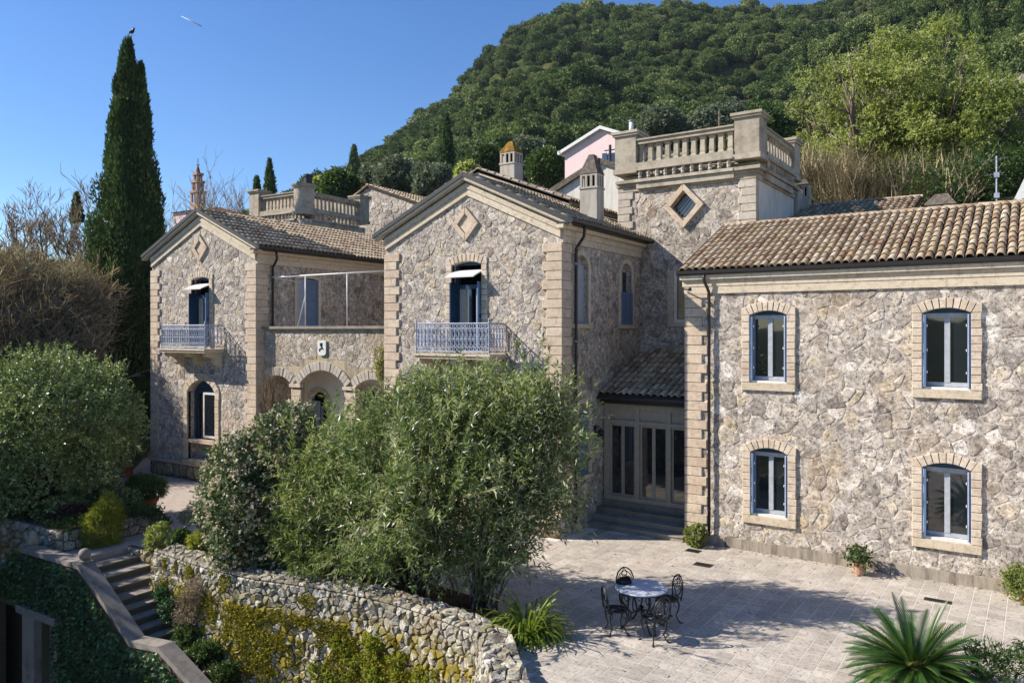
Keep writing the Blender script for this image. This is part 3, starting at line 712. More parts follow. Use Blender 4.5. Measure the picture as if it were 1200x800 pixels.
# side walls
def side_wall(x, ylen, seed, wins, size=.27):
    P = PL((x, 0, 0), (0, 1, 0), (1, 0, 0)); ztop = 8.25
    w = wall_mesh(P, rect(0, ylen, 0, ztop), [opening(*q[:5]) for q in wins], M['mortarB'], villa, 'side_wall', .2)
    rubble(P, rect(.5, ylen, 0, 7.86), [(q[0]-q[1]-.1, q[0]+q[1]+.1, q[2]-.1, q[3]+q[4]+.1) for q in wins], size*.85, M['stoneB'], w, seed, joint=.012, h=(.002, .013), limit=220)
    # return of the corner quoins: thin-jointed ashlar
    n = 29
    for k in range(n): one(P, 'corner_block', M['quoin'], w, rect(.003, .46 if k % 2 else .54, .6+k*.25+.005, .6+(k+1)*.25-.005), 0, .045, .008)
    for (z0, z1, d) in ((7.86, 8.04, .055), (8.043, 8.2, .085), (8.203, 8.3, .22)): pbox(P, 'eave_cornice', M['cornice'], villa, 0.003 if d < .2 else -.3, ylen, z0, z1, 0, d, .008)
    gm = MB(); gx = x+.36
    prof = [(gx-.02, 8.44), (gx-.02, 8.35), (gx+.03, 8.31), (gx+.09, 8.31), (gx+.13, 8.35), (gx+.13, 8.44)]
    V = [(px, -.3, z) for px, z in prof]+[(px, ylen, z) for px, z in prof]
    gm.add(V, [(i, i+1, 7+i, 6+i) for i in range(5)]+[tuple(range(6))[::-1], tuple(range(6, 12)), (0, 6, 11, 5)][:3])
    gm.box((x-.0, -.28, 8.302), (gx-.021, ylen, 8.36)); gm.build('gutter', M['gutter'], villa)
    return P, w
def side_window(P, uc, a, z0, zs, r, kind):
    f = MB(); P.box(f, uc-a+.001, uc-a+.05, z0, zs, -.17, -.12); P.box(f, uc+a-.05, uc+a-.001, z0, zs, -.17, -.12); P.box(f, uc-.03, uc+.03, z0, zs, -.17, -.12); P.box(f, uc-a+.05, uc+a-.05, z0, z0+.07, -.17, -.115)
    w = f.build('window', M['bluegrey'], villa, label={'blind': 'arched side window filled with a grey blind', 'half': 'arched side window with louvred blue leaves in its lower half', 'full': 'arched side window with louvred blue leaves, one paler'}[kind])
    hd = MB(); P.prism(hd, opening(uc, a-.002, zs+.001, zs+.002, r-.003), -.19, -.15); hd.build('arch_head_board', M['bluegrey'], w)
    if kind == 'blind': pbox(P, 'blind', M['bluegrey'], w, uc-a+.05, uc+a-.05, z0+.07, zs, -.15, -.11)
    else: pbox(P, 'pane', M['glass'], w, uc-a+.05, uc+a-.05, z0+.07, zs, -.15, -.14)
    if kind == 'half':
        louver_leaf(P, w, uc-a-.02, uc-.005, z0-.02, z0+1.0, .03, M['blue']); louver_leaf(P, w, uc+.005, uc+a+.02, z0-.02, z0+1.0, .03, M['blue'])
    if kind == 'full':
        louver_leaf(P, w, uc-a+.01, uc-.12, z0, zs, -.06, M['paleblue']); louver_leaf(P, w, uc-.11, uc+a-.01, z0, zs, -.03, M['blue'])
    # moulded surround
    ring = [(uc+a, z0), (uc+a, zs)]+[(uc+x, z) for x, z in archpts(a, zs, r, 8)][1:-1]+[(uc-a, zs), (uc-a, z0)]
    m = MB()
    for i in range(len(ring)-1):
        (u0, q0), (u1, q1) = ring[i], ring[i+1]
        def out(u, z):
            if z <= zs: return (u+(.13 if u > uc else -.13), z)
            Rr = (a*a+r*r)/(2*r); zc = zs+r-Rr; L = math.hypot(u-uc, z-zc); return (uc+(u-uc)*(L+.13)/L, zc+(z-zc)*(L+.13)/L)
        P.prism(m, [(u0, q0), (u1, q1), out(u1, q1), out(u0, q0)], -.02, .05)
    m.build('moulded_surround', M['cornice'], w)
    pbox(P, 'sill', M['sill'], w, uc-a-.16, uc+a+.16, z0-.12, z0-.002, -.05, .09, .01)
PB, _ = side_wall(0, 5.36, 31, [(1.12, .42, 5.7, 7.35, .26), (4.2, .42, 5.7, 7.35, .26), (1.15, .45, 1.5, 3.2, .3)])
side_window(PB, 1.12, .42, 5.7, 7.35, .26, 'blind'); side_window(PB, 4.2, .42, 5.7, 7.35, .26, 'half'); side_window(PB, 1.15, .45, 1.5, 3.2, .3, 'full')
PA, _ = side_wall(-12.05, 8.2, 37, [(2.35, .52, 4.95, 7.42, .06)], .3)
side_window(PA, 2.35, .52, 4.95, 7.42, .06, 'full')
# downpipes
for x, y0 in ((0, .62), (-12.05, .62)):
    P = [(x+.42, y0-.1, 8.33), (x+.42, y0-.1, 8.2), (x+.36, y0-.02, 8.05), (x+.2, y0, 7.85), (x+.12, y0, 7.75), (x+.11, y0, 5), (x+.11, y0, .3)]
    pm = MB(); pm.tube(P, .045, 8); dp = pm.build('downpipe', M['pipe'], villa, smooth=True)
    cl = MB()
    for z in (7.3, 5.2, 3.1, 1.0): cl.tube([(x+.11, y0, z), (x+.11, y0, z+.05)], .056, 8)
    cl.build('pipe_clip', M['metal' if x == 0 else 'pipe'], dp)
# back and hidden sides, simple
hb = MB()
for (x0, x1, y1) in ((-6.1, -.02, 9.5), (-18.1, -12.07, 9.5)):
    hb.box((x0, .36+.02, 0), (x0+.3, y1, 8.25)); hb.box((x0+.3, y1-.3, 0), (x1, y1, 8.25)); hb.box((x1-.5, .38, 0), (x1-.22, y1, 8.25)); hb.box((x0+.3, .38, 4.5), (x1-.5, y1-.3, 4.7))
hb.build('rear_walls', M['mortarB'], villa)
# roofs of the two gabled wings
def gable_roof(xl, xr, y1, seed, keepR=None):
    xm = (xl+xr)/2; ov = .36; g = (za-ze)/(xm-xl+ov); L = math.hypot(xm-xl+ov, za-ze); s = Vector((-(xm-xl+ov), 0, za-ze))
    r = tile_roof(villa, (xr+ov, -.2, ze+.0), (0, 1, 0), s, y1+.2, L, seed=seed, limit=160, near=(CAM.x, CAM.y, CAM.z), name='roof_slope')
    tile_roof(villa, (xl-ov, -.2, ze+.0), (0, 1, 0), Vector((-s.x, 0, s.z)), y1+.2, L, seed=seed+1, ridge=False, name='roof_slope')
gable_roof(-6.1, 0, 5.9, 41); gable_roof(-18.1, -12.05, 10.3, 43)
# rear block rising behind the middle wing
RB = PL((0, 4.6, 0), (1, 0, 0), (0, -1, 0))
xm2, za2, xr2 = -5.7, 11.2, -2.05; g2 = .39; xl2 = 2*xm2-xr2
rb = wall_mesh(RB, [(xl2, 7.5), (xr2, 7.5), (xr2, za2-g2*(xr2-xm2)-.05), (xm2, za2-.05), (xl2, za2-g2*(xr2-xm2)-.05)], [], M['mortarB'], villa, 'rear_gable_wall')
rake(RB, villa, xl2+.3, xr2-.3, xm2, za2-g2*(xr2-xm2), za2, .3)
L2 = math.hypot(xr2-xm2, g2*(xr2-xm2))
tile_roof(villa, (xr2, 4.35, za2-g2*(xr2-xm2)), (0, 1, 0), (-1, 0, g2), 5.5, L2, seed=45, name='roof_slope')
tile_roof(villa, (xl2, 4.35, za2-g2*(xr2-xm2)), (0, 1, 0), (1, 0, g2), 5.5, L2, seed=46, ridge=False, name='roof_slope')
e = MB(); e.box((xr2-.3, 4.62, 7.5), (xr2-.28, 9.8, za2-g2*(xr2-xm2)-.1)); e.box((xr2-.02, 4.35, za2-g2*(xr2-xm2)-.18), (xr2+.09, 9.8, za2-g2*(xr2-xm2)-.06)); e.build('gutter', M['gutter'], villa)
# chimneys
def chimney(parent, c, w, d, z0, z1, cap, mat=M['concgrey'], n=3, rot=0):
    x, y = c; m = MB(); m.box((x-w/2, y-d/2, z0), (x+w/2, y+d/2, z1-.62)); m.box((x-w/2-.025, y-d/2-.025, z1-.66), (x+w/2+.025, y+d/2+.025, z1-.6))
    m.box((x-w/2, y-d/2, z1-.27), (x+w/2, y+d/2, z1-.2))
    for i in range(n+1):
        for j in range(n+1):
            if 0 < i < n and 0 < j < n: continue
            cx = x-w/2+.035+(w-.07)*i/n; cy = y-d/2+.035+(d-.07)*j/n; m.box((cx-.034, cy-.034, z1-.6), (cx+.034, cy+.034, z1-.27))
    k = m.build('chimney', mat, parent)
    i = MB(); i.box((x-w/2+.12, y-d/2+.12, z1-.6), (x+w/2-.12, y+d/2-.12, z1-.27)); i.build('flue_opening', M['black'], k)
    r = MB(); b = [(x-w/2-.02, y-d/2-.02, z1-.2), (x+w/2+.02, y-d/2-.02, z1-.2), (x+w/2+.02, y+d/2+.02, z1-.2), (x-w/2-.02, y+d/2+.02, z1-.2)]
    t = [(x-w*.14, y-d*.14, z1+cap), (x+w*.14, y-d*.14, z1+cap), (x+w*.14, y+d*.14, z1+cap), (x-w*.14, y+d*.14, z1+cap)]
    r.add(b+t, [(0, 1, 5, 4), (1, 2, 6, 5), (2, 3, 7, 6), (3, 0, 4, 7), (4, 5, 6, 7), (3, 2, 1, 0)]); return k, r
k, r = chimney(villa, (-.62, 3.1), .56, .5, 8.3, 10.45, .4); r.build('chimney_cap', M['slate'], k); k['label'] = 'tall grey chimney with open lantern top near the eave'
k, r = chimney(villa, (-5.45, 6.2), .62, .6, 10.6, 12.3, .22); r.build('chimney_cap', M['lichen'], k); k['label'] = 'squat chimney capped with orange lichen'

# loggia
LY = .3; LG = PL((0, LY, 0), (1, 0, 0), (0, -1, 0))
ZP = 5.58
arches = [(-11.30, .70, 3.70, .27), (-9.12, 1.02, 3.74, .46), (-6.9, .72, 3.70, .27)]
lw = wall_mesh(LG, rect(-12.05, -6.1, 0, ZP), [opening(u, a, 0.001, zs, r, 14) for u, a, zs, r in arches], M['render_stained'], villa, 'loggia_wall', .3, label='stained loggia wall pierced by three arches')
# rough stones showing through the old render
cells = rubble_cells(rect(-12.0, -6.15, 4.32, 5.5), [(-9.4, -8.85, 4.6, 5.3), (-10.25, -8.0, 4.0, 4.56)], .2, .02, 77)
lay_stones(lambda u, z, d: LG.p(u, z, d), cells, M['stoneT'], lw, (.003, .012), 'stone', 150, tilt=.02)
for u, a, zs, r in arches:
    Rr = (a*a+r*r)/(2*r); zc = zs+r-Rr; th = math.asin(a/Rr)+.05; n = round(2*th*(Rr+.15)/.155)
    for k in range(n):
        t0 = -th+2*th*k/n+.006/Rr; t1 = -th+2*th*(k+1)/n-.006/Rr; ro = Rr+.30
        q = [(u+Rr*math.sin(t0), zc+Rr*math.cos(t0)), (u+Rr*math.sin(t1), zc+Rr*math.cos(t1)), (u+ro*math.sin(t1), zc+ro*math.cos(t1)), (u+ro*math.sin(t0), zc+ro*math.cos(t0))]
        q = [(min(-6.11, max(-12.04, x)), z) for x, z in q]
        one(LG, 'arch_brick', M['archstone'], lw, q, -.05, .05+.01*math.sin(k*2.1)+(.02 if a > .9 else 0), .01)
for u0, u1 in ((-10.58, -10.14), (-8.1, -7.64)):
    for k in range(14): one(LG, 'pier_block', M['quoin'], lw, rect(u0-.02, u1+.02, .05+k*.25, .05+(k+1)*.25-.012), -.02, .05, .012)
    pbox(LG, 'pier_cap', M['sill'], lw, u0-.06, u1+.06, 3.60, 3.71, -.02, .11, .01)
cp = MB(); LG.box(cp, -12.02, -6.13, ZP, ZP+.09, -.5, .12); cp.build('parapet_coping', M['step'], villa)
# back wall, side returns, ceiling and terrace of the loggia
BK = PL((0, 1.65, 0), (1, 0, 0), (0, -1, 0)); udoor = -11.62+.35
bw = wall_mesh(BK, rect(-12.04, -6.11, 0, 4.6), [opening(-10.72, .52, .15, 2.95, .4, 10), opening(-8.35, .5, 1.2, 3.1, .42, 10)], M['loggia_plaster'], villa, 'loggia_back_wall', .3)
fl = MB(); fl.box((-12.04, LY+.46, 4.42), (-6.11, 1.649, 4.6)); fl.box((-12.04, LY+.46, 4.6), (-6.11, 8, 4.72)); fl.build('terrace_floor', M['loggia_plaster'], villa)
fl = MB(); fl.box((-12.04, LY-.05, 0.0), (-6.11, 1.649, .14)); fl.build('loggia_floor', M['patio'], villa)
bx = MB(); bx.box((-12.04, 7.7, 4.72), (-6.11, 8, 8.3)); bx.build('terrace_back_wall', M['mortarB'], villa)
tile_roof(villa, (-12.04, 7.4, 8.3), (1, 0, 0), (0, 1, .4), 5.9, 2.2, seed=51, name='roof_slope')
pb = MB(); pb.box((-6.14, LY+.46, 4.6), (-6.104, 7.7, 8.25)); pb.build('terrace_side_wall', M['stoneB'], villa)
# loggia door and lattice window
d = MB(); uc = -10.72
BK.box(d, uc-.5, uc-.42, .15, 3.2, -.2, -.14); BK.box(d, uc+.42, uc+.5, .15, 3.2, -.2, -.14); BK.box(d, uc-.42, uc+.42, 2.75, 2.83, -.2, -.14); BK.box(d, uc-.03, uc+.03, .15, 2.75, -.2, -.14)
dd = d.build('loggia_door', M['bluegrey'], villa); pbox(BK, 'pane', M['black'], dd, uc-.42, uc+.42, .15, 3.3, -.22, -.2)
louver_leaf(BK, dd, uc-.5, uc-.02, .2, 3.0, -.1, M['bluegrey']); louver_leaf(BK, dd, uc+.42, uc+.62, .2, 3.0, -.02, M['bluegrey'])
for uc, a, z0, zs, r in ((-10.72, .52, .15, 2.95, .4), (-8.35, .5, 1.2, 3.1, .42)):
    m = MB(); Rr = (a*a+r*r)/(2*r); zc = zs+r-Rr
    BK.box(m, uc-a-.14, uc-a, z0, zs, 0, .05); BK.box(m, uc+a, uc+a+.14, z0, zs, 0, .05); ap = archpts(a, zs, r, 12)
    for i in range(12):
        (x0, q0), (x1, q1) = ap[i], ap[i+1]; f0 = (math.hypot(x0, q0-zc)+.14)/math.hypot(x0, q0-zc)
        BK.prism(m, [(uc+x0, q0), (uc+x1, q1), (uc+x1*f0, zc+(q1-zc)*f0), (uc+x0*f0, zc+(q0-zc)*f0)], 0, .05)
    m.build('arch_moulding', M['cornice'], bw)
m = MB(); uc = -8.35
for k in range(-12, 13):
    for s in (-1, 1):
        seg = []
        for t in (-.9, .9):
            seg.append((k*.12+s*t, 2.3+t*1.2))
        p = clip_poly([(uc+seg[0][0]-.008, seg[0][1]), (uc+seg[0][0]+.008, seg[0][1]), (uc+seg[1][0]+.008, seg[1][1]), (uc+seg[1][0]-.008, seg[1][1])], 1, 0, uc+.5)
        if len(p) > 2: p = clip_poly(p, -1, 0, -(uc-.5))
        if len(p) > 2: p = clip_poly(p, 0, 1, 3.4)
        if len(p) > 2: p = clip_poly(p, 0, -1, -1.2)
        if len(p) > 2: BK.prism(m, p, -.1-(.02 if s > 0 else 0), -.085-(.02 if s > 0 else 0))
lat = m.build('lattice_window', M['bluegrey'], villa); pbox(BK, 'pane', M['glass'], lat, uc-.499, uc+.499, 1.2, 3.55, -.2, -.18)
# emblem
pq = MB(); LG.prism(pq, [(-9.31, 4.78), (-9.24, 4.70), (-9.0, 4.70), (-8.93, 4.78), (-8.93, 5.2), (-9.31, 5.2)], 0.03, .07)
em = pq.build('emblem_plaque', M['white'], villa, label='small white plaque with a dark swirling emblem')
pq = MB()
pq.tube(ring_pts((-9.12, 4.86), .10, .075, LG, .078, 12, .5, 3.6), [.012]*5+[.02]*4+[.012]*4, 5); pq.tube([LG.p(-9.03, 4.9, .078), LG.p(-9.12, 4.99, .078), LG.p(-9.15, 5.05, .078), LG.p(-9.09, 5.12, .078)], [.012, .028, .03, .012], 5)
pq.tube(ring_pts((-9.14, 5.06), .05, .05, LG, .078, 10), .01, 4); pq.build('emblem', M['iron'], em)
pq = MB(); pq.tube([LG.p(-9.12, 5.2, .05), LG.p(-9.12, 5.34, .05)], .012, 5); pq.build('hook', M['iron'], em)
# awning frame on the terrace
fr = thing('awning_frame', 'thin white tubular awning frame standing on the terrace above the arches', 'awning frame', (-9.1, .42, ZP+.09))
fr2 = [([(-2.6, 0, 1.72), (2.9, 0, 1.72)], .028), ([(-.98, 0, 0), (-.98, 0, 1.72)], .022), ([(.95, 0, 0), (.95, 0, 1.72)], .022), ([(-1.35, 0, 0), (-.98, 0, 1.05), (-.98, 0, 1.72)], .018), ([(-2.6, 0, 1.72), (-2.6, 1.3, 1.6)], .02), ([(2.9, 0, 1.72), (2.9, 1.3, 1.6)], .02)]
for k, (p, r_) in enumerate(fr2): tubes_obj('rail' if k in (0, 4, 5) else 'post', [(p, r_)], M['white'], fr)

# ------------------------------------------------------------------ right wing
CO = Vector((2.8637, 1.6421, 0)); CRZ = R(-2.5); CM = Matrix.Translation(CO) @ Matrix.Rotation(CRZ, 4, 'Z')
def CW(x, y, z=0): return CM @ Vector((x, y, z))
wing = thing('right_wing', 'long two-storey rubble-stone wing with blue-shuttered windows and a clay tile roof facing the courtyard', 'house wing', CO, CRZ)
CWD = 11.5
CF_ = PL((0, 0, 0), (1, 0, 0), (0, -1, 0))
cw = [(2.125, .455, 4.22, 5.90, .11), (5.98, .47, 4.22, 5.90, .11), (9.9, .47, 4.22, 5.90, .11), (2.145, .455, .9, 2.48, .13), (5.98, .47, .9, 2.48, .13), (9.9, .47, .9, 2.48, .13)]
lab = ['upper window nearest the downpipe', 'upper window at the right', None, 'ground-floor window nearest the downpipe', 'ground-floor window at the right', None]
w = wall_mesh(CF_, rect(0, CWD, 0, 6.7), [opening(*q) for q in cw], M['mortarC'], wing, 'front_wall', .28)
rubble(CF_, rect(.42, CWD, .25, 6.46), [(q[0]-q[1]-.17, q[0]+q[1]+.17, q[2]-.16, q[3]+q[4]+.2) for q in cw], .27, M['stoneC'], w, 61, joint=.014, h=(.002, .014), limit=300)
for q, l in zip(cw, lab): casement(CF_, wing, *q, label=l)
quoins(CF_, wing, 0, 1, .02, 6.6, .245, .57, .43)
pbox(CF_, 'plinth', M['plinth'], wing, -.0, CWD, 0, .25, 0, .07, .02)
pbox(CF_, 'eave_band', M['cornice'], wing, -.06, CWD, 6.47, 6.66, 0, .06, .008)
pbox(CF_, 'eave_cornice', M['cornice'], wing, -.14, CWD, 6.84, 6.95, -.1, .16, .01)
pbox(CF_, 'eave_frieze', M['cornice'], wing, -.1, CWD, 6.663, 6.838, -.1, .075, .004)
gm = MB(); prof = [(-.12, 7.07), (-.13, 6.99), (-.165, 6.955), (-.22, 6.955), (-.255, 6.99), (-.265, 7.07)]
V = [(-.2, y, z) for y, z in prof]+[(CWD, y, z) for y, z in prof]
gm.add(V, [(i, 6+i, 7+i, i+1) for i in range(5)]+[tuple(range(6)), (0, 5, 11, 6)][:1]); gm.box((-.18, -.12, 6.956), (CWD, -.0, 7.03)); gm.build('gutter', M['gutter'], wing)
cy = 3.45; L = math.hypot(cy+.2, 1.62)
tile_roof(wing, (-.14, -.2, 7.06), (1, 0, 0), (0, cy+.2, 1.62), CWD+.1, L, dx=.19, dy=.345, limit=300, near=tuple(CM.inverted() @ CAM), seed=71, name='roof_slope')
tile_roof(wing, (.75, 2*cy+.2, 7.06), (1, 0, 0), (0, -(cy+.2), 1.62), CWD-.8, L, seed=72, ridge=False, name='roof_slope')
vb = MB(); vb.box((-.19, -.4, 6.99), (-.145, -.38, 7.0))
e = MB()
V = [(-.2, -.22, 6.98), (-.2, cy, 8.6), (-.2, cy, 8.72), (-.2, -.22, 7.1)]; V += [(x+.055, y, z) for x, y, z in V]
e.add(V, [(0, 3, 2, 1), (4, 5, 6, 7), (0, 1, 5, 4), (1, 2, 6, 5), (2, 3, 7, 6), (3, 0, 4, 7)]); e.build('roof_edge', M['gutter'], wing)
# solid body behind
bd = MB(); bd.box((0.002, .3, 0), (.3, 3.55, 6.98)); bd.box((.3, 6.8, 0), (CWD, 6.9, 6.98)); bd.box((CWD-.3, .3, 0), (CWD, 6.8, 6.98)); bd.box((.3, .9, 3.2), (CWD-.3, 6.8, 3.4)); bd.box((.3, .9, 6.7), (CWD-.3, 6.8, 6.8)); bd.build('body_walls', M['stoneC'], wing)
e = MB(); V = [(.0, .3, 6.98), (.0, cy, 8.55), (.0, 3.55, 6.98), (.29, .3, 6.98), (.29, cy, 8.55), (.29, 3.55, 6.98)]; e.add(V, [(0, 2, 1), (3, 4, 5), (0, 1, 4, 3), (1, 2, 5, 4)]); e.build('gable_end', M['stoneC'], wing)
pm = MB(); x = .64
pm.tube([(x-.1, -.2, 6.97), (x-.1, -.22, 6.86), (x-.09, -.21, 6.78), (x-.03, -.16, 6.62), (x, -.12, 6.5), (x, -.11, 6.3), (x, -.11, .25)], .04, 8); dp = pm.build('downpipe', M['pipe'], wing, smooth=True)
cl = MB()
for z in (6.2, 4.4, 2.6, .9): cl.tube([(x, -.11, z), (x, -.11, z+.05)], .052, 8)
cl.build('pipe_clip', M['pipe'], dp)
lp = MB(); lp.tube([(-.05, -.12, 6.6), (.18, -.28, 6.58)], .02, 5); lp.lathe((.2, -.3, 6.54), [(.04, 0), (.05, .05), (.02, .09)], 8); lp.build('spotlight', M['iron'], wing)

# ------------------------------------------------------------------ square tower with balustrade
TX0, TX1, TY0, TY1 = -3.75, .7, 3.59, 7.9
TW = CW(TX0, TY0)
tower = thing('stone_tower', 'square stone tower with diamond window and heavy balustrade, rising behind the porch', 'tower', TW, CRZ)
tw, td = TX1-TX0, TY1-TY0
TF_ = PL((0, 0, 0), (1, 0, 0), (0, -1, 0)); TS = PL((tw, 0, 0), (0, 1, 0), (1, 0, 0))
uw = 3.9-1.95+.15; wx0 = 1.83
dia = [(2.24-.43, 9.42), (2.24, 8.95), (2.24+.43, 9.42), (2.24, 9.9)]
w = wall_mesh(TF_, rect(0, tw, 3.2, 10.4), [dia, opening(2.36, .48, 5.78, 7.4, .02)], M['mortarC'], tower, 'front_wall', .25)
rubble(TF_, rect(.4, tw-.4, 4.8, 10.02), [(1.88, 2.6, 9.05, 9.8), (1.7, 3.0, 5.6, 7.6)], .26, M['stoneT'], w, 81, joint=.014, h=(.002, .014), limit=260)
rubble(TF_, rect(.0, .4, 4.8, 7.0), [], .3, M['stoneT'], w, 82, joint=.035, h=(.005, .03), limit=40)
o = [(2.24-.66, 9.42), (2.24, 8.72), (2.24+.66, 9.42), (2.24, 10.12)]; root = None
for a in range(4):
    b = (a+1) % 4; ob = one(TF_, 'diamond_window' if root is None else 'frame_stone', M['quoin'], root or tower, [o[a], o[b], dia[b], dia[a]], -.03, .12 if a in (0, 3) else .13, .012); root = root or ob
one(TF_, 'pane', M['glass'], root, dia, -.2, -.17, 0)
g = MB()
for k in range(1, 5):
    t = k/5; g.tube([TF_.p(dia[0][0]+(dia[1][0]-dia[0][0])*t, dia[0][1]+(dia[1][1]-dia[0][1])*t, -.05), TF_.p(dia[3][0]+(dia[2][0]-dia[3][0])*t, dia[3][1]+(dia[2][1]-dia[3][1])*t, -.05)], .01, 4)
g.build('grille', M['metal'], root)
f = MB(); uc, a, z0, zs = 2.36, .48, 5.78, 7.4
TF_.box(f, uc-a, uc-a+.09, z0, zs, -.12, -.04); TF_.box(f, uc+a-.09, uc+a, z0, zs, -.12, -.04); TF_.box(f, uc-a+.09, uc+a-.09, z0, z0+.1, -.12, -.04); TF_.box(f, uc-a+.09, uc+a-.09, zs-.09, zs, -.12, -.04); TF_.box(f, uc-.04, uc+.04, z0+.1, zs-.09, -.12, -.05)
wt = f.build('window', M['white'], tower); pbox(TF_, 'pane', M['glass'], wt, uc-a+.09, uc+a-.09, z0+.1, zs-.09, -.1, -.09); pbox(TF_, 'curtain', M['drygrass'], wt, uc-a+.12, uc+a-.12, z0+.12, zs-.12, -.088, -.08)
for s in (-1, 1):
    for k in range(9): one(TF_, 'brick', M['quoin'], wt, rect(*sorted((uc+s*(a+.003), uc+s*(a+.19))), z0+k*.18+.004, z0+(k+1)*.18-.004), 0, .035, .006)
pbox(TF_, 'sill', M['quoin'], wt, uc-a-.2, uc+a+.2, z0-.13, z0-.003, -.04, .06, .01)
quoins(TF_, tower, 0, 1, 7.9, 10.03, .235, .5, .4, mat=M['archstone']); quoins(TF_, tower, tw, -1, 6.9, 10.03, .235, .5, .4, mat=M['archstone'])
s_ = wall_mesh(TS, rect(0, td, 3.2, 10.4), [], M['plaster'], tower, 'side_wall', label='white limewashed side wall')
one(TS, 'corner_block', M['concgrey'], tower, rect(.002, .3, 6.9, 10.03), 0, .02, 0)
for pl_, W_ in ((TF_, tw), (TS, td)):
    for (z0, z1, d) in ((10.04, 10.2, .05), (10.203, 10.3, .09)): pbox(pl_, 'string_course', M['oldstone'], tower, -d if pl_ is TF_ else 0, W_+(d if pl_ is TF_ else 0)-(.003 if pl_ is TF_ else 0), z0, z1, 0, d, .008)
bk = MB(); bk.box((0, .3, 3.2), (.25, td-.002, 10.4)); bk.box((.25, td-.25, 3.2), (tw-.002, td-.002, 10.4)); bk.box((0.01, .27, 10.402), (tw-.01, td-.01, 10.6)); bk.build('rear_walls', M['concgrey'], tower)
TFo = PL((0, -.1, 0), (1, 0, 0), (0, -1, 0)); TSo = PL((tw+.1, 0, 0), (0, 1, 0), (1, 0, 0))
balusters(TFo, tower, .66, tw-.6, 10.72, 11.7, .3, M['oldstone']); balusters(TSo, tower, .6, td-.6, 10.72, 11.7, .3, M['oldstone'])
TLo = PL((-.1, 0, 0), (0, 1, 0), (-1, 0, 0)); TBo = PL((0, td+.1, 0), (1, 0, 0), (0, 1, 0))
balusters(TLo, tower, .6, td-.6, 10.72, 11.7, .3, M['oldstone'], each=False, dent=False); balusters(TBo, tower, .6, tw-.6, 10.72, 11.7, .3, M['oldstone'], each=False, dent=False)
for c in ((.28, .2), (tw-.2, .2), (tw-.2, td-.2), (.28, td-.2)): pedestal(tower, c, .74, 10.62, 12.0, M['oldstone'])
co = MB(); co.box((-.06, -.2, 10.302), (tw+.2, .5, 10.4)); co.box((tw-.5, .5, 10.302), (tw+.2, td+.1, 10.4)); co.build('corbel_course', M['oldstone'], tower)
flu = thing('metal_flue', 'short white metal flue pipe on the left corner of the tower balustrade', 'flue pipe', CW(TX0+.25, TY0+.35, 12.0), 0)
m = MB(); m.lathe((0, 0, 0), [(.075, 0), (.075, .42)], 10); m.build('pipe', M['white'], flu, smooth=True); m = MB(); m.lathe((0, 0, .45), [(.1, 0), (.1, .03), (.03, .07)], 10); m.build('cowl', M['metal'], flu)

# ------------------------------------------------------------------ glazed porch between villa and wing
porch = thing('glazed_porch', 'low glazed porch with taupe frames and tiled lean-to roof between villa and wing', 'porch', CW(-2.85, .76), CRZ)
PW = 2.84; PF = PL((0, 0, 0), (1, 0, 0), (0, -1, 0)); zf = .60
fr = MB()
for u0, u1 in ((0, .17), (.98, 1.12), (1.95, 2.07), (2.68, PW)): PF.box(fr, u0, u1, zf, 3.42, -.14, 0)
for u0, u1 in ((.17, .98), (1.12, 1.95), (2.07, 2.68)): PF.box(fr, u0, u1, 2.82, 2.93, -.12, -.01); PF.box(fr, u0, u1, zf, zf+.14, -.12, -.01)
PF.box(fr, 0, PW, 3.24, 3.42, -.15, .004)
pf = fr.build('porch_frame', M['door'], porch)
for u0, u1 in ((.17, .98), (1.12, 1.95), (2.07, 2.68)):
    pbox(PF, 'upper_panel', M['door'], pf, u0, u1, 2.93, 3.24, -.09, -.06)
    n = 2 if u1-u0 > .7 else 1
    for k in range(n):
        a = u0+(u1-u0)*k/n; b = u0+(u1-u0)*(k+1)/n; dm = MB(); t = .055; dd = -.085+.02*k
        PF.box(dm, a, a+t, zf+.14, 2.82, dd-.03, dd); PF.box(dm, b-t, b, zf+.14, 2.82, dd-.03, dd); PF.box(dm, a+t, b-t, zf+.14, zf+.2, dd-.03, dd); PF.box(dm, a+t, b-t, 2.76, 2.82, dd-.03, dd)
        dl = dm.build('sliding_door', M['door'], porch); pbox(PF, 'pane', M['glass'], dl, a+t, b-t, zf+.2, 2.76, dd-.02, dd-.01)
bk = MB(); bk.box((0, .1, 0), (PW, 2.82, .6)); bk.build('porch_floor', M['step'], porch)
for k, (y, z) in enumerate(((-1.05, .14), (-.72, .3), (-.39, .45), (-.06, .598))):
    m = MB(); m.box((-.02, y, (0 if k == 0 else z-.15)+.001), (PW+.02, .1 if k < 3 else .11, z-.03)); sp = m.build('porch_step', M['step'], porch)
    m = MB(); m.box((-.02, y-.03, z-.029), (PW+.02, .1, z)); m.build('tread', M['step'], sp)
o = CW(-2.85, .76); Lp = math.hypot(2.83+.32, 1.22)
tile_roof(porch, (-.02, -.32, 3.68), (1, 0, 0), (0, 3.15, 1.22), PW+.04, Lp, dx=.2, dy=.34, limit=140, near=(0, -20, 5), seed=91, name='roof_slope', ridge=False)
m = MB(); PF.box(m, -.0, PW, 3.422, 3.58, -.1, .2); m.build('fascia', M['gutter'], porch); m = MB(); m.tube([(-.02, -.36, 3.6), (PW+.04, -.36, 3.6)], .055, 8); m.build('gutter', M['gutter'], porch)
lan = thing('wall_lantern', 'small black wall lantern on the stone wall beside the glazed porch', 'lantern', (0.05, 1.95, 2.45))
